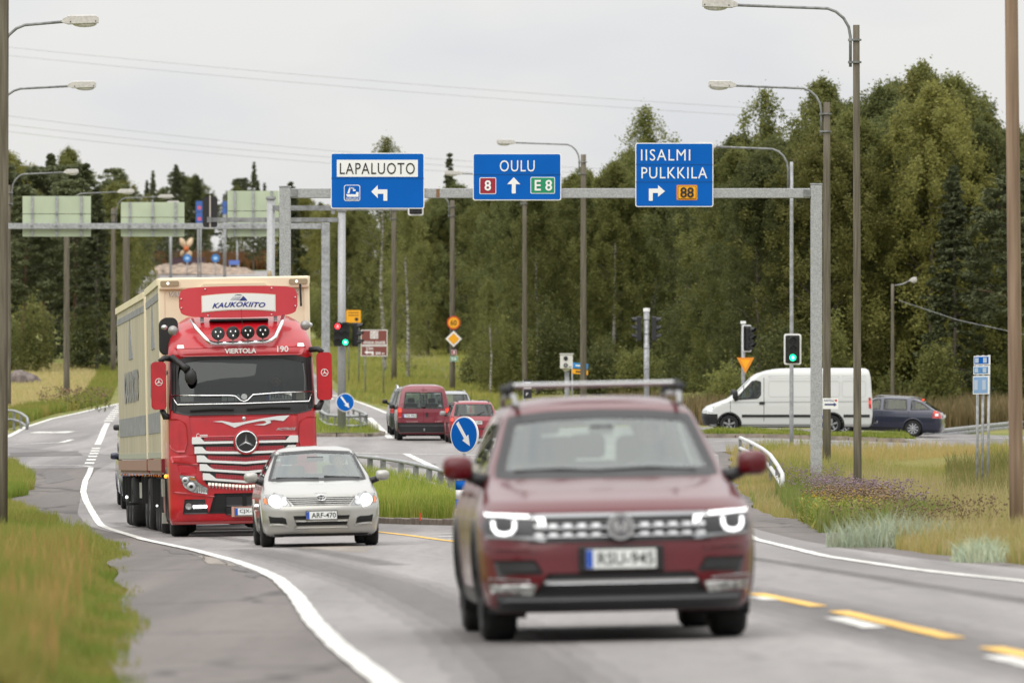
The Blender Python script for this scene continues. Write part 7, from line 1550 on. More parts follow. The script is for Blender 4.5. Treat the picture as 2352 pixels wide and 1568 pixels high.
# ================================================================== red truck with cream box and trailer
def truck():
    d0 = 114.3; X0 = XX(563, d0); yaw = R(4.75); M = vmatrix(X0, d0, yaw); PT = mat('truck_red', (.40, .004, .011), .36, .0, coat=.6, var=.12, scale=3, detail=8)
    t = thing('truck', 'red cab-over truck with cream box body and KAUKOKIITO roof sign', 'truck', M=M)
    S = Surf([(.20, .10, 2.2, 1.20, .25, 3, .1, 6), (.26, .04, 2.2, 1.235, .3, 3.4, .1, 6), (.45, .0, 2.2, 1.245, .32, 3.6, .1, 6), (.95, .0, 2.2, 1.25, .32, 3.8, .1, 6), (1.35, .02, 2.2, 1.25, .32, 4, .1, 6), (1.95, .05, 2.2, 1.24, .30, 4, .1, 6), (2.15, .07, 2.2, 1.235, .3, 4, .1, 6), (2.6, .15, 2.2, 1.225, .3, 4, .1, 6), (2.98, .24, 2.2, 1.215, .3, 4, .1, 6), (3.06, .20, 2.2, 1.215, .3, 3.6, .1, 6), (3.16, .24, 2.2, 1.21, .35, 3.4, .1, 6), (3.28, .36, 2.2, 1.19, .4, 3.2, .12, 6), (3.45, .58, 2.2, 1.13, .5, 3.2, .15, 5), (3.60, .82, 2.2, 1.02, .5, 3.0, .2, 4), (3.70, 1.1, 2.15, .86, .4, 3, .25, 3.4), (3.75, 1.4, 2.1, .6, .3, 2.8, .3, 3), (3.77, 1.6, 1.9, .08, .05, 2.6, .05, 2.6)], 150)
    ws = [(-1.10, 2.22), (1.10, 2.22), (1.12, 2.60), (1.09, 2.93), (.7, 3.0), (0, 3.02), (-.7, 3.0), (-1.09, 2.93), (-1.12, 2.60)]
    sd = [(.55, 2.05), (1.35, 2.05), (1.40, 2.75), (.68, 2.78), (.56, 2.6)]
    S.shell('cab_body', PT, t, [('front', ws), ('R', sd), ('L', sd)], [(1.42, .52, .60)], nq=26)
    patch_on(S, 'front', ws, .006, glass_mat('truck_glass', (.34, .36, .36), refl=.9), t, 'windshield', cols=24, thick=.006); ring_on(S, 'front', ws, .045, .012, M_black, t, 'windshield_seal')
    for f in 'RL': patch_on(S, f, sd, .004, M_glassd, t, 'side_window', thick=.005); ring_on(S, f, sd, .03, .008, M_black, t, 'window_seal')
    for e in (-1, 1): patch_on(S, 'front', [(e * 1.11, 2.12), (e * 1.20, 2.12), (e * 1.185, 3.0), (e * 1.09, 2.98)], .012, M_black, t, 'pillar_cover', cols=4)
    patch_on(S, 'front', [(-1.16, 2.08), (-.9, 2.03), (.9, 2.03), (1.16, 2.08), (1.16, 2.22), (-1.16, 2.22)], .014, M_black, t, 'wiper_panel', cols=20)
    patch_on(S, 'front', [(-1.08, 2.22), (1.08, 2.22), (1.10, 2.37), (-1.10, 2.37)], -.09, mat('mesh_screen', (.035, .037, .037), .6), t, 'insect_screen', cols=20)
    # chrome outline bar of the screen
    def fp(u, z, o_): return (u, float(S.front(u, z, o_)), z)
    P = [(-1.185, 2.375), (-.6, 2.36), (-.22, 2.355), (-.12, 2.345), (-.03, 2.27), (.03, 2.25), (.09, 2.27), (.18, 2.36), (.6, 2.385), (1.185, 2.40)]; MB().tube([fp(a, b_, .05) for a, b_ in P], .013, 8).build('chrome_wire', M_chrome, t, True)
    P = [(-1.185, 2.375), (-1.09, 2.215), (0, 2.215), (1.12, 2.235), (1.185, 2.40)]; MB().tube([fp(a, b_, .05) for a, b_ in P], .012, 8).build('chrome_wire', M_chrome, t, True)
    bd = MB().prism(ellipse(.03, 2.33, .05, .05, 18), -.0, .02, (0, float(S.front(.03, 2.33, .075)), 0)).build('round_badge', M_silver, t)
    for e, z in ((-.5, 2.09), (.45, 2.10)): MB().tube([fp(e + .35, z + .03, .04), fp(e, z + .04, .05), fp(e - .38, z + .02, .04)], .02, 6).build('wiper', M_dark, t)
    # visor lettering band
    M_letw = mat('letter_white', (.75, .74, .72), .5); M_letb = mat('letter_blue', hx('26357f'), .5)
    patch_on(S, 'front', [(-1.02, 3.02), (1.02, 3.02), (1.10, 3.16), (-1.10, 3.16)], .02, PT, t, 'sun_visor', cols=24)
    text('VIERTOLA', .53, .085, M_letw, t, (-.01, float(S.front(0, 3.10, .045)), 3.10), bold=.035); text('190', .19, .10, M_letw, t, (.70, float(S.front(.70, 3.12, .052)), 3.12), bold=.02)
    for e in (-1, 1): patch_on(S, 'front', [(e * .95, 3.16), (e * 1.07, 3.16), (e * 1.06, 3.22), (e * .96, 3.22)], .03, mat('marker_white', (.85, .85, .82), .3, emit=.25, ecol=(1, 1, .95)), t, 'marker_light', cols=4)
    # spot lamps and bull bar on the roof
    Y0 = .28
    P = [(-.80, 3.64), (-.74, 3.50), (-.58, 3.30), (-.52, 3.25), (-.42, 3.225), (0, 3.23), (.42, 3.245), (.52, 3.27), (.58, 3.32), (.70, 3.55), (.74, 3.68)]; MB().tube([(a, Y0 + max(0, b_ - 3.3) * 1.2 - .1, b_) for a, b_ in P], .034, 10).build('light_bar_tube', M_chrome, t, True)
    for i, u in enumerate((-.385, -.135, .115, .365)):
        z = 3.395 + i * .006; la = MB().lathe([(.105, .20), (.105, .06), (.112, .05), (.112, .02), (.098, .015)], 24, 'Y', (u, .02, z)).build('spot_lamp', M_black, t, True)
        MB().lathe([(.096, .02), (.09, .03), (.02, .05)], 24, 'Y', (u, .02, z)).build('reflector', mat('reflector_dark', (.12, .12, .12), .15, .9), la, True); MB().prism(ellipse(u, z, .097, .097, 24), .031, .036).build('lamp_glass', glass_mat('lamp_clear', (.8, .8, .8)), la)
        for a in (90, 215, 325): MB().ball((u + .05 * math.cos(R(a + 180)), .03, z + .045 * math.sin(R(a + 180))), .011, 8, (1, .5, 1.4)).build('led', mat('led_white', (.9, .9, .9), .3, emit=.5, ecol=(1, 1, 1)), la, True)  # highlights of the dark spot lamps, put in as faintly glowing dots
        MB().tube([(u, .10, z - .1), (u, .12, z - .17)], .015, 6).build('lamp_stem', M_galvd, la)
    for e in (-1, 1): MB().ball((e * 1.10 - .03 + (.02 if e > 0 else 0), .28, 3.46 + (.05 if e > 0 else 0)), .085, 16).build('round_horn', mat('horn_grey', (.30, .29, .28), .35, .5), t, True); MB().ball((e * 1.22 - .05, .45, 3.52), .055, 12, (1, 1, .8)).build('beacon', M_silver, t, True)
    MB().tube([(.04, .36, 3.40), (.04, .40, 3.46)], [.04, .025], 8).build('antenna_base', M_black, t, True); MB().tube([(.04, .4, 3.45), (.03, .44, 3.80)], .004, 5).build('antenna', M_black, t)
    MB().prism(rrect(-1.30, 3.10, -1.06, 3.66, .08), .75, 1.5).build('air_intake', M_black, t, bevel=.03)
    MB().prism([(-.50, 3.62), (.50, 3.62), (.48, 3.65), (-.48, 3.65)], .72, .95).build('roof_hatch', M_black, t)
    for e in (-1, 1): MB().box((e * .62, .84, 3.66), (.06, .06, .10)).build('sign_bracket', M_galvd, t)
    # roof sign: bowed board
    def bow(poly_fn, off, m, name, u0, u1, n=28, par=None):
        V = []
        for i in range(n + 1):
            u = u0 + (u1 - u0) * i / n; z0_, z1_ = poly_fn(u); y = .70 + .22 * u * u - off
            for yy_ in (y, y + .03): V += [(u, yy_, z0_), (u, yy_, z1_)]
        Fs = []
        for i in range(n): a = i * 4; b_ = a + 4; Fs += [(a, a + 1, b_ + 1, b_), (a + 2, b_ + 2, b_ + 3, a + 3), (a + 1, a + 3, b_ + 3, b_ + 1), (a, b_, b_ + 2, a + 2)]
        Fs += [(0, 2, 3, 1), (n * 4, n * 4 + 1, n * 4 + 3, n * 4 + 2)]
        return meshobj(name, V, Fs, m, par or t, False)
    PTs_ = mat('sign_board_red', (.52, .035, .05), .5, coat=.2)
    def shp(u): a = min(1, abs(u)); e = .45 + .55 * (1 - a ** 9) ** (1 / 3); return (3.945 - .275 * e + .04 * u * u, 3.945 + .255 * e - .015 * u * u)
    sb_ = bow(shp, 0, PTs_, 'roof_sign', -1.0, 1.0, 60)
    sb2 = bow(lambda u: (3.795 + .05 * u * u * 0 - .035 * (1 - 0) + .035 * (1 - (u / .64) ** 2) * 1, 4.045 + .035 * (1 - (u / .64) ** 2)), .008, mat('sign_frame_cream', (.62, .58, .48), .5), 'sign_frame', -.625, .625)
    sb3 = bow(lambda u: (3.775 + .035 * (1 - (u / .62) ** 2), 4.03 + .035 * (1 - (u / .62) ** 2)), .014, mat('sign_panel_white', (.74, .75, .74), .45), 'sign_panel', -.61, .61)
    def bend(o, off):
        for v in o.data.vertices: v.co.y = .70 + .22 * v.co.x ** 2 - off; v.co.z += .035 * (1 - (v.co.x / .62) ** 2) - .02
    o = text('KAUKOKIITO', .90, .085, M_letb, sb3, (0, 0, 3.875), bold=.03, shear=.35, space=1.05); bend(o, .020)
    lg = lambda P: [((a - 845) * .00158, 3.875 + (275 - b_) * .00158) for a, b_ in P]
    o = MB().prism(lg([(848, 236), (893, 187), (912, 202), (926, 219), (935, 236)]), 0, .001).build('logo_quarter', M_letb, sb3); bend(o, .019)
    o = MB().prism(lg([(793, 184), (812, 174), (838, 169), (865, 171), (890, 184), (868, 179), (840, 177), (815, 179)]), 0, .001).build('logo_arc', M_letb, sb3); bend(o, .019)
    for k, (x0, y_) in enumerate(((775, 198), (765, 211), (755, 224))): o = MB().prism(lg([(x0, y_), (872 - k * 10, y_ - 2), (870 - k * 10, y_ + 3), (x0, y_ + 3)]), 0, .001).build('logo_line', M_letb, sb3); bend(o, .019)
    for u, z in ((-.56, 4.155), (.56, 4.155), (-.52, 3.71), (.55, 3.71), (-.96, 4.0), (.96, 4.0), (-.96, 3.85), (.96, 3.85)): MB().ball((u, .70 + .22 * u * u - .01, z), .016, 8).build('sign_bolt', M_silver, t, True)
    # nose panel, swoosh, badge, slats
    patch_on(S, 'front', [(-.86, 1.66), (.90, 1.66), (.92, 2.02), (-.90, 2.02)], .016, PT, t, 'front_flap', cols=20)
    sw = [(-.48, 1.865), (-.36, 1.875), (-.22, 1.84), (-.12, 1.845), (.15, 1.90), (.36, 1.935), (.50, 1.94), (.42, 1.855), (.30, 1.875), (.12, 1.86), (-.05, 1.825), (-.12, 1.80), (-.2, 1.765), (-.28, 1.81), (-.36, 1.85)]
    MB().prism([(a * 1.32 + .125, 1.815 + (b_ - 1.765) * 1.08) for a, b_ in sw], float(S.front(0, 1.85, .030)), float(S.front(0, 1.85, .022))).build('swoosh', mat('swoosh_white', (.68, .69, .69), .35, .2), t)
    MB().prism([(.18, 1.855), (.36, 1.845), (.47, 1.885), (.46, 1.925), (.36, 1.92), (.40, 1.89), (.34, 1.87)], float(S.front(0, 1.85, .034)), float(S.front(0, 1.85, .026))).build('swoosh', mat('swoosh_white', (.68, .69, .69), .35, .2), t)
    text('ACTROS', .34, .045, M_silver, t, (.72, float(S.front(.72, 1.78, .035)), 1.78), bold=.03, shear=.4); text('C', .05, .08, M_letw, t, (-.76, float(S.front(-.76, 1.69, .03)), 1.69))
    for k in (1.70, 1.675): MB().box((-.66, float(S.front(-.66, k, .03)), k), (.13, .004, .012)).build('small_print', M_letw, t)
    MB().ball((.02, float(S.front(0, 1.965, .02)), 1.965), .035, 12, (1, .5, 1)).build('round_badge', M_silver, t, True)
    patch_on(S, 'front', [(-.64, .88), (.70, .88), (.93, 1.67), (-.87, 1.67)], .010, M_black, t, 'grille_opening', cols=20)
    MESH = bpy.data.materials.new('red_mesh'); MESH.use_nodes = True; nt2 = MESH.node_tree; vo = nt2.nodes.new('ShaderNodeTexVoronoi'); vo.inputs['Scale'].default_value = 38; vo.inputs['Randomness'].default_value = 0; vo.voronoi_dimensions = '2D'
    tcx = nt2.nodes.new('ShaderNodeTexCoord'); sp_ = nt2.nodes.new('ShaderNodeSeparateXYZ'); cb_ = nt2.nodes.new('ShaderNodeCombineXYZ'); nt2.links.new(tcx.outputs['Object'], sp_.inputs[0]); nt2.links.new(sp_.outputs['X'], cb_.inputs['X']); nt2.links.new(sp_.outputs['Z'], cb_.inputs['Y']); nt2.links.new(cb_.outputs[0], vo.inputs['Vector']); rp = nt2.nodes.new('ShaderNodeValToRGB'); rp.color_ramp.interpolation = 'CONSTANT'; rp.color_ramp.elements[0].color = (.03, .004, .006, 1); rp.color_ramp.elements[1].position = .38; rp.color_ramp.elements[1].color = (.42, .02, .035, 1)
    nt2.links.new(vo.outputs['Distance'], rp.inputs[0]); nt2.links.new(rp.outputs[0], nt2.nodes['Principled BSDF'].inputs['Base Color']); nt2.nodes['Principled BSDF'].inputs['Roughness'].default_value = .5
    SL = mat('slat_bright', (.78, .78, .76), .28, .55)
    def vee(z, u, k): return z - k * max(0, 1 - abs(u - .03) / .75)
    rows = [(1.552, -.86, .92, .0), (1.392, -.82, .88, .02), (1.248, -.785, .845, .045), (1.105, -.74, .80, .06), (.955, -.69, .75, .07)]
    for z, a, b_, kk in rows:
        for (nm, mm, lo_, hi_, off) in (('grille_mesh', MESH, .045, .118, .030), ('grille_slat', SL, .0, .040, .050)):
            V = []; n = 26
            for i in range(n + 1):
                u = a + (b_ - a) * i / n + (0 if nm == 'grille_slat' else 0); zz_ = vee(z, u, kk); tab = (.075 if nm == 'grille_slat' else 0) * (1 if (u < a + .14 or u > b_ - .14) else (1 - min(1, (min(u - a, b_ - u) - .14) / .06)) if min(u - a, b_ - u) < .20 else 0)
                if nm == 'grille_mesh' and (u < a + .17 or u > b_ - .17): continue
                for e in (lo_, hi_ + tab):
                    for o_ in (off, 0): V.append(fp(u, zz_ + e, o_))
            n2 = len(V) // 4 - 1; Fs = []
            for i in range(n2): q = i * 4; w = q + 4; Fs += [(q, q + 2, w + 2, w), (q, w, w + 1, q + 1), (q + 2, q + 3, w + 3, w + 2)]
            meshobj(nm, V, Fs, mm, t)
    # star
    cu, cz, yb = .045, 1.575, float(S.front(0, 1.57, .055))
    bo = MB().lathe([(.215, .06), (.215, -.02), (.195, -.035), (.19, -.02)], 36, 'Y', (cu, yb, cz)).build('star_badge', PT, t, True); MB().prism(ellipse(cu, cz, .188, .188, 36), yb - .03, yb - .02).build('badge_field', M_black, bo)
    MB().tube([(cu + .175 * math.cos(a), yb - .036, cz + .175 * math.sin(a)) for a in np.linspace(0, 2 * PI, 37)], .014, 8).build('badge_ring', M_chrome, bo, True)
    st = MB()
    for a in (90, 210, 330):
        tip = (cu + .17 * math.cos(R(a)), yb - .036, cz + .17 * math.sin(R(a))); l_ = [(cu + .026 * math.cos(R(a + e)), yb - .036, cz + .026 * math.sin(R(a + e))) for e in (-75, 75)]; st.add([tip, l_[0], l_[1], (cu, yb - .065, cz)], [(0, 1, 3), (0, 3, 2), (1, 2, 3), (0, 2, 1)])
    st.build('star', M_chrome, bo)
    # lower lamps row
    V = []
    for i in range(22):
        u = -.58 + i * .0565; z = vee(.895, u, .07); lamp_ = MB().box((0, 0, 0), (.042, .03, .045)); lamp_.v = [(v[0] + u, v[1] + float(S.front(u, z, .03)), v[2] + z) for v in lamp_.v]; lo_ = lamp_.build('marker_lamp', mat('marker_pale', (.75, .72, .62), .3, emit=.35, ecol=(1, .95, .85)), t)
        MB().add([(u - .018, float(S.front(u, z - .05, .022)), z - .032), (u + .018, float(S.front(u, z - .05, .022)), z - .032), (u, float(S.front(u, z - .05, .022)), z - .075), (u, float(S.front(u, z - .05, .034)), z - .045)], [(0, 1, 3), (1, 2, 3), (2, 0, 3)]).build('pendant', M_silver, lo_)
    # corner covers, headlights, bumper
    for e in (-1, 1):
        q = lambda P: [(e * a, b_) for a, b_ in P]
        patch_on(S, 'front', q([(.98, 1.42), (1.10, 1.42), (1.235, 1.50), (1.235, 1.98), (1.10, 1.98), (.95, 1.90), (.93, 1.6)]), .030, PT, t, 'corner_deflector', cols=10, thick=.05)
        patch_on(S, 'front', q([(.76, 1.20), (1.20, 1.25), (1.235, 1.36), (.80, 1.38)]), .026, PT, t, 'corner_ledge', cols=10, thick=.05)
        patch_on(S, 'front', q([(.80, 1.03), (1.08, 1.05), (1.11, 1.22), (.79, 1.18)]), .006, mat('truck_red_deep', (.40, .006, .016), .5), t, 'lamp_recess', cols=8)
        hl = patch_on(S, 'front', q([(.60, .807), (.624, .71), (.73, .716), (.91, .762), (1.015, .852), (1.08, 1.04), (.82, 1.02), (.775, .912)]), .018, mat('truck_lamp_bowl', (.30, .31, .31), .25, .6, var=.4, scale=18), t, 'headlight', cols=14, thick=.04)
        for cu_, cz_, rr, mm in ((.887, .845, .072, M_silver), (.887, .845, .036, M_dark), (.985, .95, .056, M_silver), (.985, .95, .03, mat('reflector_dark', (.1, .1, .1), .2))): 
            V = [fp(e * cu_ + rr * math.cos(a), cz_ + rr * math.sin(a), .034 + (.006 if rr < .05 else 0)) for a in np.linspace(0, 2 * PI, 20, endpoint=False)] + [fp(e * cu_, cz_, .048 + (.006 if rr < .05 else 0))]; meshobj('projector', V, [(i, (i + 1) % 20, 20) for i in range(20)], mm, hl)
        patch_on(S, 'front', q([(.82, 1.0), (.92, 1.01), (.90, .95), (.81, .94)]), .032, mat('amber_dim', (.30, .12, .03), .3), hl, 'indicator', cols=4)
        for k in range(5): patch_on(S, 'front', q([(.635 + k * .03, .722 + k * .004), (.65 + k * .03, .722 + k * .004), (.655 + k * .03, .80 + k * .012), (.64 + k * .03, .80 + k * .012)]), .034, M_silver, hl, 'lamp_fin', cols=2)
        patch_on(S, 'front', q([(.60, .385), (1.03, .385), (1.00, .63), (.66, .63)]), .010, M_black, t, 'fog_recess', cols=8)
        patch_on(S, 'front', q([(.63, .48), (.86, .48), (.86, .53), (.63, .53)]), .030, M_drl, t, 'daylight_strip', cols=5)
        V = [fp(e * .935 + .055 * math.cos(a), .515 + .055 * math.sin(a), .03) for a in np.linspace(0, 2 * PI, 18, endpoint=False)] + [fp(e * .935, .515, .02)]; meshobj('fog_lamp', V, [(i, (i + 1) % 18, 18) for i in range(18)], mat('fog_glass', (.35, .35, .35), .15, .7), t)
        patch_on(S, 'front', q([(.50, .665), (1.20, .74), (1.22, .77), (.52, .70)]), .024, PT, t, 'bumper_crease', cols=10)
    patch_on(S, 'front', [(-.60, .385), (.60, .385), (.50, .72), (-.50, .72)], .006, M_dark, t, 'lower_intake', cols=14); patch_on(S, 'front', [(-.32, .36), (.32, .36), (.32, .50), (-.32, .50)], .022, M_black, t, 'plate_carrier')
    for u in (-.17, .17): patch_on(S, 'front', [(u - .14, .50), (u + .14, .50), (u + .14, .68), (u - .14, .68)], .012, M_black, t, 'intake_insert')
    MB().box((.06, float(S.front(.06, .41, .05)), .41), (.56, .012, .17)).build('plate_surround', mat('pink_surround', (.50, .28, .22), .5), t); plate(t, (.06, float(S.front(.06, .41, .065)), .41), .44, .118, 'CJX-514')
    patch_on(S, 'front', [(-1.18, .22), (1.18, .22), (1.20, .26), (-1.20, .26)], .012, mat('bumper_edge', (.45, .10, .10), .4), t, 'bumper_edge', cols=20)
    # mirrors
    for e, zo in ((-1, -.06), (1, .05)):
        xm_ = e * 1.39; mo = MB().prism(rrect(xm_ - .105, 2.22 + zo, xm_ + .105, 2.98 + zo, .05), .10, .32).build('side_mirror', PT, t, bevel=.02)
        MB().prism([(xm_ - .10, 2.205 + zo), (xm_ + .10, 2.205 + zo), (xm_ + .10, 2.42 + zo), (xm_ - e * .02, 2.40 + zo), (xm_ - e * .04, 2.32 + zo), (xm_ - .10 * e, 2.30 + zo)] if e > 0 else [(xm_ - .10, 2.205 + zo), (xm_ + .10, 2.205 + zo), (xm_ + .10, 2.30 + zo), (xm_ + .04, 2.32 + zo), (xm_ + .02, 2.40 + zo), (xm_ - .10, 2.42 + zo)], .085, .101).build('mirror_lower_cap', PT, mo)
        MB().tube([(xm_ - e * .02, .2, 3.0 + zo), (xm_ - e * .10, .22, 3.06 + zo), (e * 1.16, .3, 3.05 + zo)], [.045, .05, .05], 8).build('mirror_arm', M_black, mo, True); MB().tube([(xm_ - e * .04, .2, 2.2 + zo), (xm_ - e * .10, .22, 2.08 + zo), (e * 1.2, .26, 2.08 + zo)], [.045, .06, .05], 8).build('mirror_arm', M_black, mo, True)
        P = [(xm_ + .058 * math.cos(a), .095, 2.66 + zo + .058 * math.sin(a)) for a in np.linspace(0, 2 * PI, 25)]; MB().tube(P, .006, 5).build('star_ring', M_letw, mo, True)
        for a in (90, 210, 330): MB().tube([(xm_, .095, 2.66 + zo), (xm_ + .055 * math.cos(R(a)), .095, 2.66 + zo + .055 * math.sin(R(a)))], [.010, .003], 5).build('star_ray', M_letw, mo)
    MB().tube([(-1.16, .22, 3.02), (-1.0, .02, 2.88), (-.92, -.06, 2.80)], [.05, .045, .07], 10).build('kerb_mirror_arm', M_black, t, True); MB().ball((-.86, -.02, 2.68), .115, 14, (.9, .6, 1.2)).build('kerb_mirror', M_black, t, True)
    # cab inside
    NP = .118
    MB().box((0, 1.2, 1.7), (2.3, 1.8, .05)).build('cabin_floor', M_dark, t); MB().box((0, .62, 2.02), (2.2, .6, .22)).build('dashboard', mat('truck_dash', (.03, .03, .032), .8), t, bevel=.04); MB().box((0, 2.05, 2.6), (2.3, .05, 1.8)).build('cab_rear_wall', mat('cab_wall', (.06, .06, .062), .9), t)
    for x in (-.62, .62): seat(t, x, 1.35, 1.75, .5, .70)
    steer(t, .62, .85, 2.24); MB().box((.62, NP, 2.32), (.42, .012, .12)).build('name_plate', mat('name_plate_white', (.6, .64, .6), .5), t); text('MARTTI', .32, .07, M_ink, t, (.65, NP - .010, 2.32), bold=.0); MB().box((.43, NP - .008, 2.32), (.04, .004, .11)).build('blue_band', M_euroblue, t)
    for u, s_ in ((-.19, 1), (-.30, .8), (-.08, .8)): MB().prism([(u - .05 * s_, 2.26), (u + .05 * s_, 2.26), (u + .07 * s_, 2.33), (u + .02, 2.38), (u - .05 * s_, 2.34)], NP - .01, NP + .01).build('soft_toy', mat('toy_white', (.55, .6, .58), .9), t)
    MB().box((.98, NP + .05, 2.33), (.14, .012, .13)).build('permit_card', mat('card_cream', (.55, .5, .35), .6), t)
    # chassis and box
    for y, s_ in ((1.42, 1), (6.1, 0), (7.45, 0), (8.75, 0)):
        for x in (-1.2, 1.2): wheel(t, x, y, .51, .33 if s_ else .60, M_silver, 10, .56)
    arch(S, t, 1.42, .52, .60, M_black, M_dark, .05, 'RL', depth=.5)
    for x in (-.42, .42): MB().box((x, 5.5, .95), (.12, 7.6, .26)).build('chassis_rail', M_dark, t)
    CR = mat('cream_paint', (.76, .66, .48), .4, coat=.25, var=.06, scale=.8); CS = mat('box_side_cream', (.40, .355, .265), .45, var=.22, scale=3, stretch=(.5, 2.2, .12)); BR = mat('brown_skirt', (.27, .15, .11), .6); BL = mat('faded_blue_print', (.21, .215, .23), .6, var=.2, scale=4)  # side walls: the same cream with their shade put into a darker colour
    def box(par, y0, y1, zb, zt, hw, front_detail):
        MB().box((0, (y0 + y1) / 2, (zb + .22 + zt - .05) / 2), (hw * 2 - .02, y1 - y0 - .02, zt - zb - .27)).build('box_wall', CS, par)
        MB().box((0, y0 + .01, (zb + .1 + zt) / 2), (hw * 2 - .2, .06, zt - zb - .2)).build('box_front', CR, par)
        for e in (-1, 1):
            MB().box((e * (hw - .05), y0 + .03, (zb + zt) / 2), (.12, .14, zt - zb)).build('corner_post', CR, par, bevel=.03); MB().box((e * (hw - .05), y0 - .045, zb + .10), (.125, .012, .24)).build('corner_foot', mat('dark_red_foot', (.22, .01, .02), .5), par)
            MB().box((e * (hw + .002), (y0 + y1) / 2, zt - .06), (.05, y1 - y0 - .2, .12)).build('top_rail', CR, par); MB().box((e * (hw), (y0 + y1) / 2, zb + .11), (.04, y1 - y0 - .2, .20)).build('side_skirt', BR, par)
            MB().box((e * (hw - .004), (y0 + y1) / 2, zb + .28), (.03, y1 - y0 - .2, .10)).build('grey_band', mat('pale_green_grey', (.33, .34, .27), .6), par)
            MB().box((e * (hw - .006), (y0 + y1) / 2, zb + .85), (.016, (y1 - y0) * .92, .36)).build('blue_band', BL, par); MB().box((e * (hw - .004), (y0 + y1) / 2, zt - .30), (.016, (y1 - y0) * .97, .12)).build('blue_stripe', BL, par)
            Mx = Matrix.Rotation(R(-90) * e * -1, 3, 'Z') if e > 0 else Matrix.Rotation(R(-90), 3, 'Z')
            text('KAUKOKIITO', (y1 - y0) * .50, .62, BL, par, (e * (hw + .006), y0 + (y1 - y0) * .50, zb + 1.62), bold=.05, shear=.2, M=Mx)
            P = [(y0 + (y1 - y0) * .5 + a, zb + b_) for a, b_ in ((-.9, 2.15), (.9, 2.15), (.55, 2.75), (.2, 2.95), (.0, 2.65))]; MB().prismx(P, e * (hw - .01), e * (hw + .006)).build('logo_arc', BL, par)
        MB().box((0, (y0 + y1) / 2, zb + .0), (hw * 2 - .06, y1 - y0, .10)).build('box_floor', BR, par); MB().box((0, (y0 + y1) / 2, zt - .025), (hw * 2 - .02, y1 - y0 - .02, .05)).build('box_roof', CR, par)
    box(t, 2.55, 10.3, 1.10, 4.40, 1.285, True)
    MB().box((0, 2.50, 4.30), (2.58, .12, .20)).build('front_header', CR, t, bevel=.03)
    MB().prism([(-.62, 4.20), (.62, 4.20), (.52, 4.29), (-.52, 4.29)], 2.40, 2.46).build('lid', mat('cream_light', (.66, .58, .42), .4), t)
    for e in (-1, 1): MB().prism(rrect(e * 1.10 - .16, 4.26, e * 1.10 + .16, 4.35, .03), 2.415, 2.45).build('lamp_pocket', mat('cream_dark', (.30, .24, .15), .5), t); MB().ball((e * 1.10 - .03, 2.41, 4.305), .022, 8).build('position_lamp', mat('lamp_white_lit', (1, 1, 1), .3, emit=1.5), t); text('VAK', .24, .09, mat('grey_letters', (.30, .29, .29), .5), t, (e * 1.0, 2.472, 4.12), bold=.02, shear=.25)
    MB().tube([(.62, 2.6, 4.38), (.62, 2.6, 4.50)], [.05, .03], 8).build('roof_valve', mat('cream_dark', (.3, .24, .15), .5), t, True); MB().tube([(1.13, 2.44, 4.27), (1.14, 2.44, 3.88)], .02, 6).build('black_strap', M_black, t)
    for x in (-1.12,):
        MB().box((x - .06, 3.05, .82), (.2, .5, .30)).build('step_box', mat('grey_guard', (.32, .32, .27), .6), t); MB().box((x - .06, 3.05, .50), (.12, .5, .34)).build('red_guard', mat('faded_red_guard', (.30, .12, .10), .6), t); MB().box((x - .06, 3.05, .20 + .1), (.2, .5, .18)).build('step_box', mat('grey_guard', (.3, .3, .3), .6), t)
    MB().box((-1.0, 4.1, .68), (.42, 1.1, .58)).build('fuel_tank', mat('dark_tank', (.04, .042, .045), .5, .3), t, bevel=.04); MB().box((1.0, 4.1, .68), (.42, 1.1, .58)).build('fuel_tank', mat('dark_tank', (.04, .042, .045), .5, .3), t, bevel=.04)
    for y in (6.78, 8.1, 9.4):
        for x in (-1.03, 1.03): MB().box((x, y, .72), (.44, .03, .5)).build('mud_flap', M_black, t)
    for k in range(6): MB().box((-1.285, 3.2 + k * 1.35, 1.02), (.02, .09, .04)).build('side_marker', M_amber, t, True)
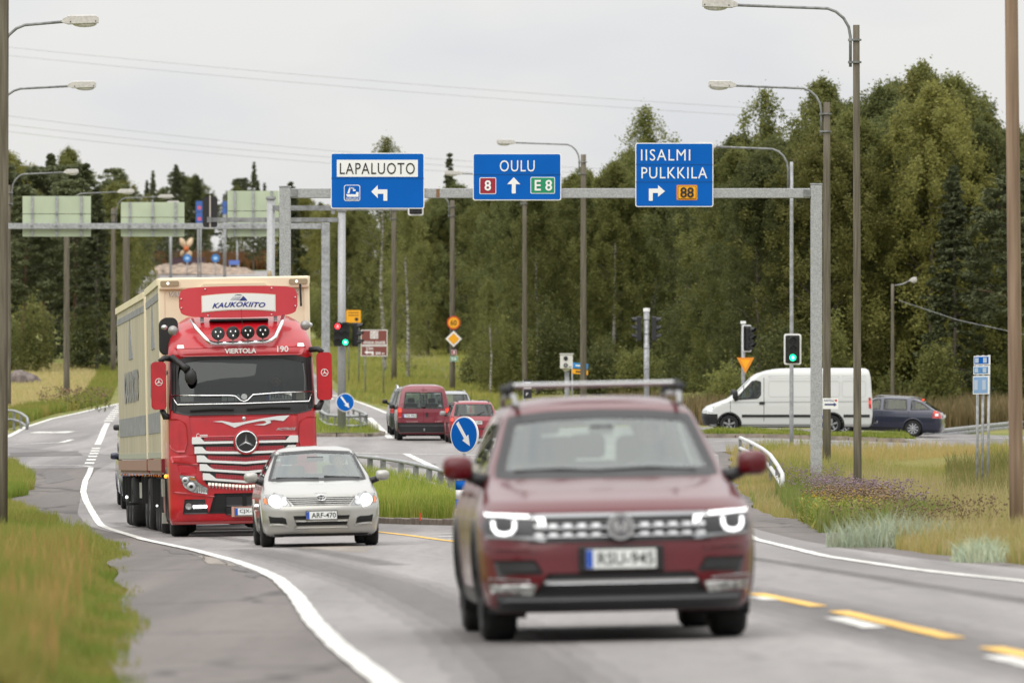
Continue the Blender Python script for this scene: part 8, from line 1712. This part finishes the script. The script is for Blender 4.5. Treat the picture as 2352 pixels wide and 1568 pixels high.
    MB().ball((-1.27, 1.02, 1.02), .035, 10).build('side_indicator', M_amberlit, t, True); MB().ball((-1.30, 5.3, .50), .02, 10).build('side_lamp', mat('lamp_white_lit', (1, 1, 1), .3, emit=1.5), t, True)
    driver(M, .62, 1.25, 1.80, .85, 2.24, 'truck driver sitting behind the dark windscreen')
    # trailer
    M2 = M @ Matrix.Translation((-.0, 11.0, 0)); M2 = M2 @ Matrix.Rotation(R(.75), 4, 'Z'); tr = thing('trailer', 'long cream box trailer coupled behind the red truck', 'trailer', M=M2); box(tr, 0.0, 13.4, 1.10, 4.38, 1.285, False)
    for x in (-.42, .42): MB().box((x, 6.7, .95), (.12, 12.8, .26)).build('chassis_rail', M_dark, tr)
    MB().box((0, -.4, .75), (.16, 1.2, .12)).build('drawbar', M_dark, tr)
    for y in (1.5, 2.85, 9.3, 10.65, 12.0):
        for x in (-1.2, 1.2): wheel(tr, x, y, .50, .56, M_silver, 10, .56)
    for y in (2.18, 3.5, 9.98, 11.3, 12.7):
        for x in (-1.03, 1.03): MB().box((x, y, .74), (.44, .03, .5)).build('mud_flap', M_black, tr)
    MB().box((-1.05, 5.9, .72), (.14, 3.6, .30)).build('side_guard', mat('grey_guard', (.3, .3, .3), .6), tr); MB().box((-1.05, 4.0, .92), (.26, .3, .22)).build('toolbox', mat('grey_guard', (.3, .3, .3), .6), tr); MB().box((-1.05, 4.0, .52), (.22, .3, .22)).build('toolbox', mat('grey_guard', (.3, .3, .3), .6), tr)
    for k in range(9): MB().box((-1.285, .8 + k * 1.45, 1.02), (.02, .09, .04)).build('side_marker', M_amber, tr, True)
    MB().tube([(-1.2, 6.0, .48), (-1.42, 6.0, .46), (-1.44, 6.0, .58)], .03, 8).build('lamp_arm', M_black, tr, True); MB().ball((-1.44, 5.97, .60), .03, 12).build('position_lamp', mat('lamp_white_lit', (1, 1, 1), .3, emit=1.5), tr, True)
truck()
print('objects', len(bpy.data.objects), 'tris', sum(len(o.data.loop_triangles) if False else len(o.data.polygons) for o in bpy.data.objects if o.type == 'MESH'))
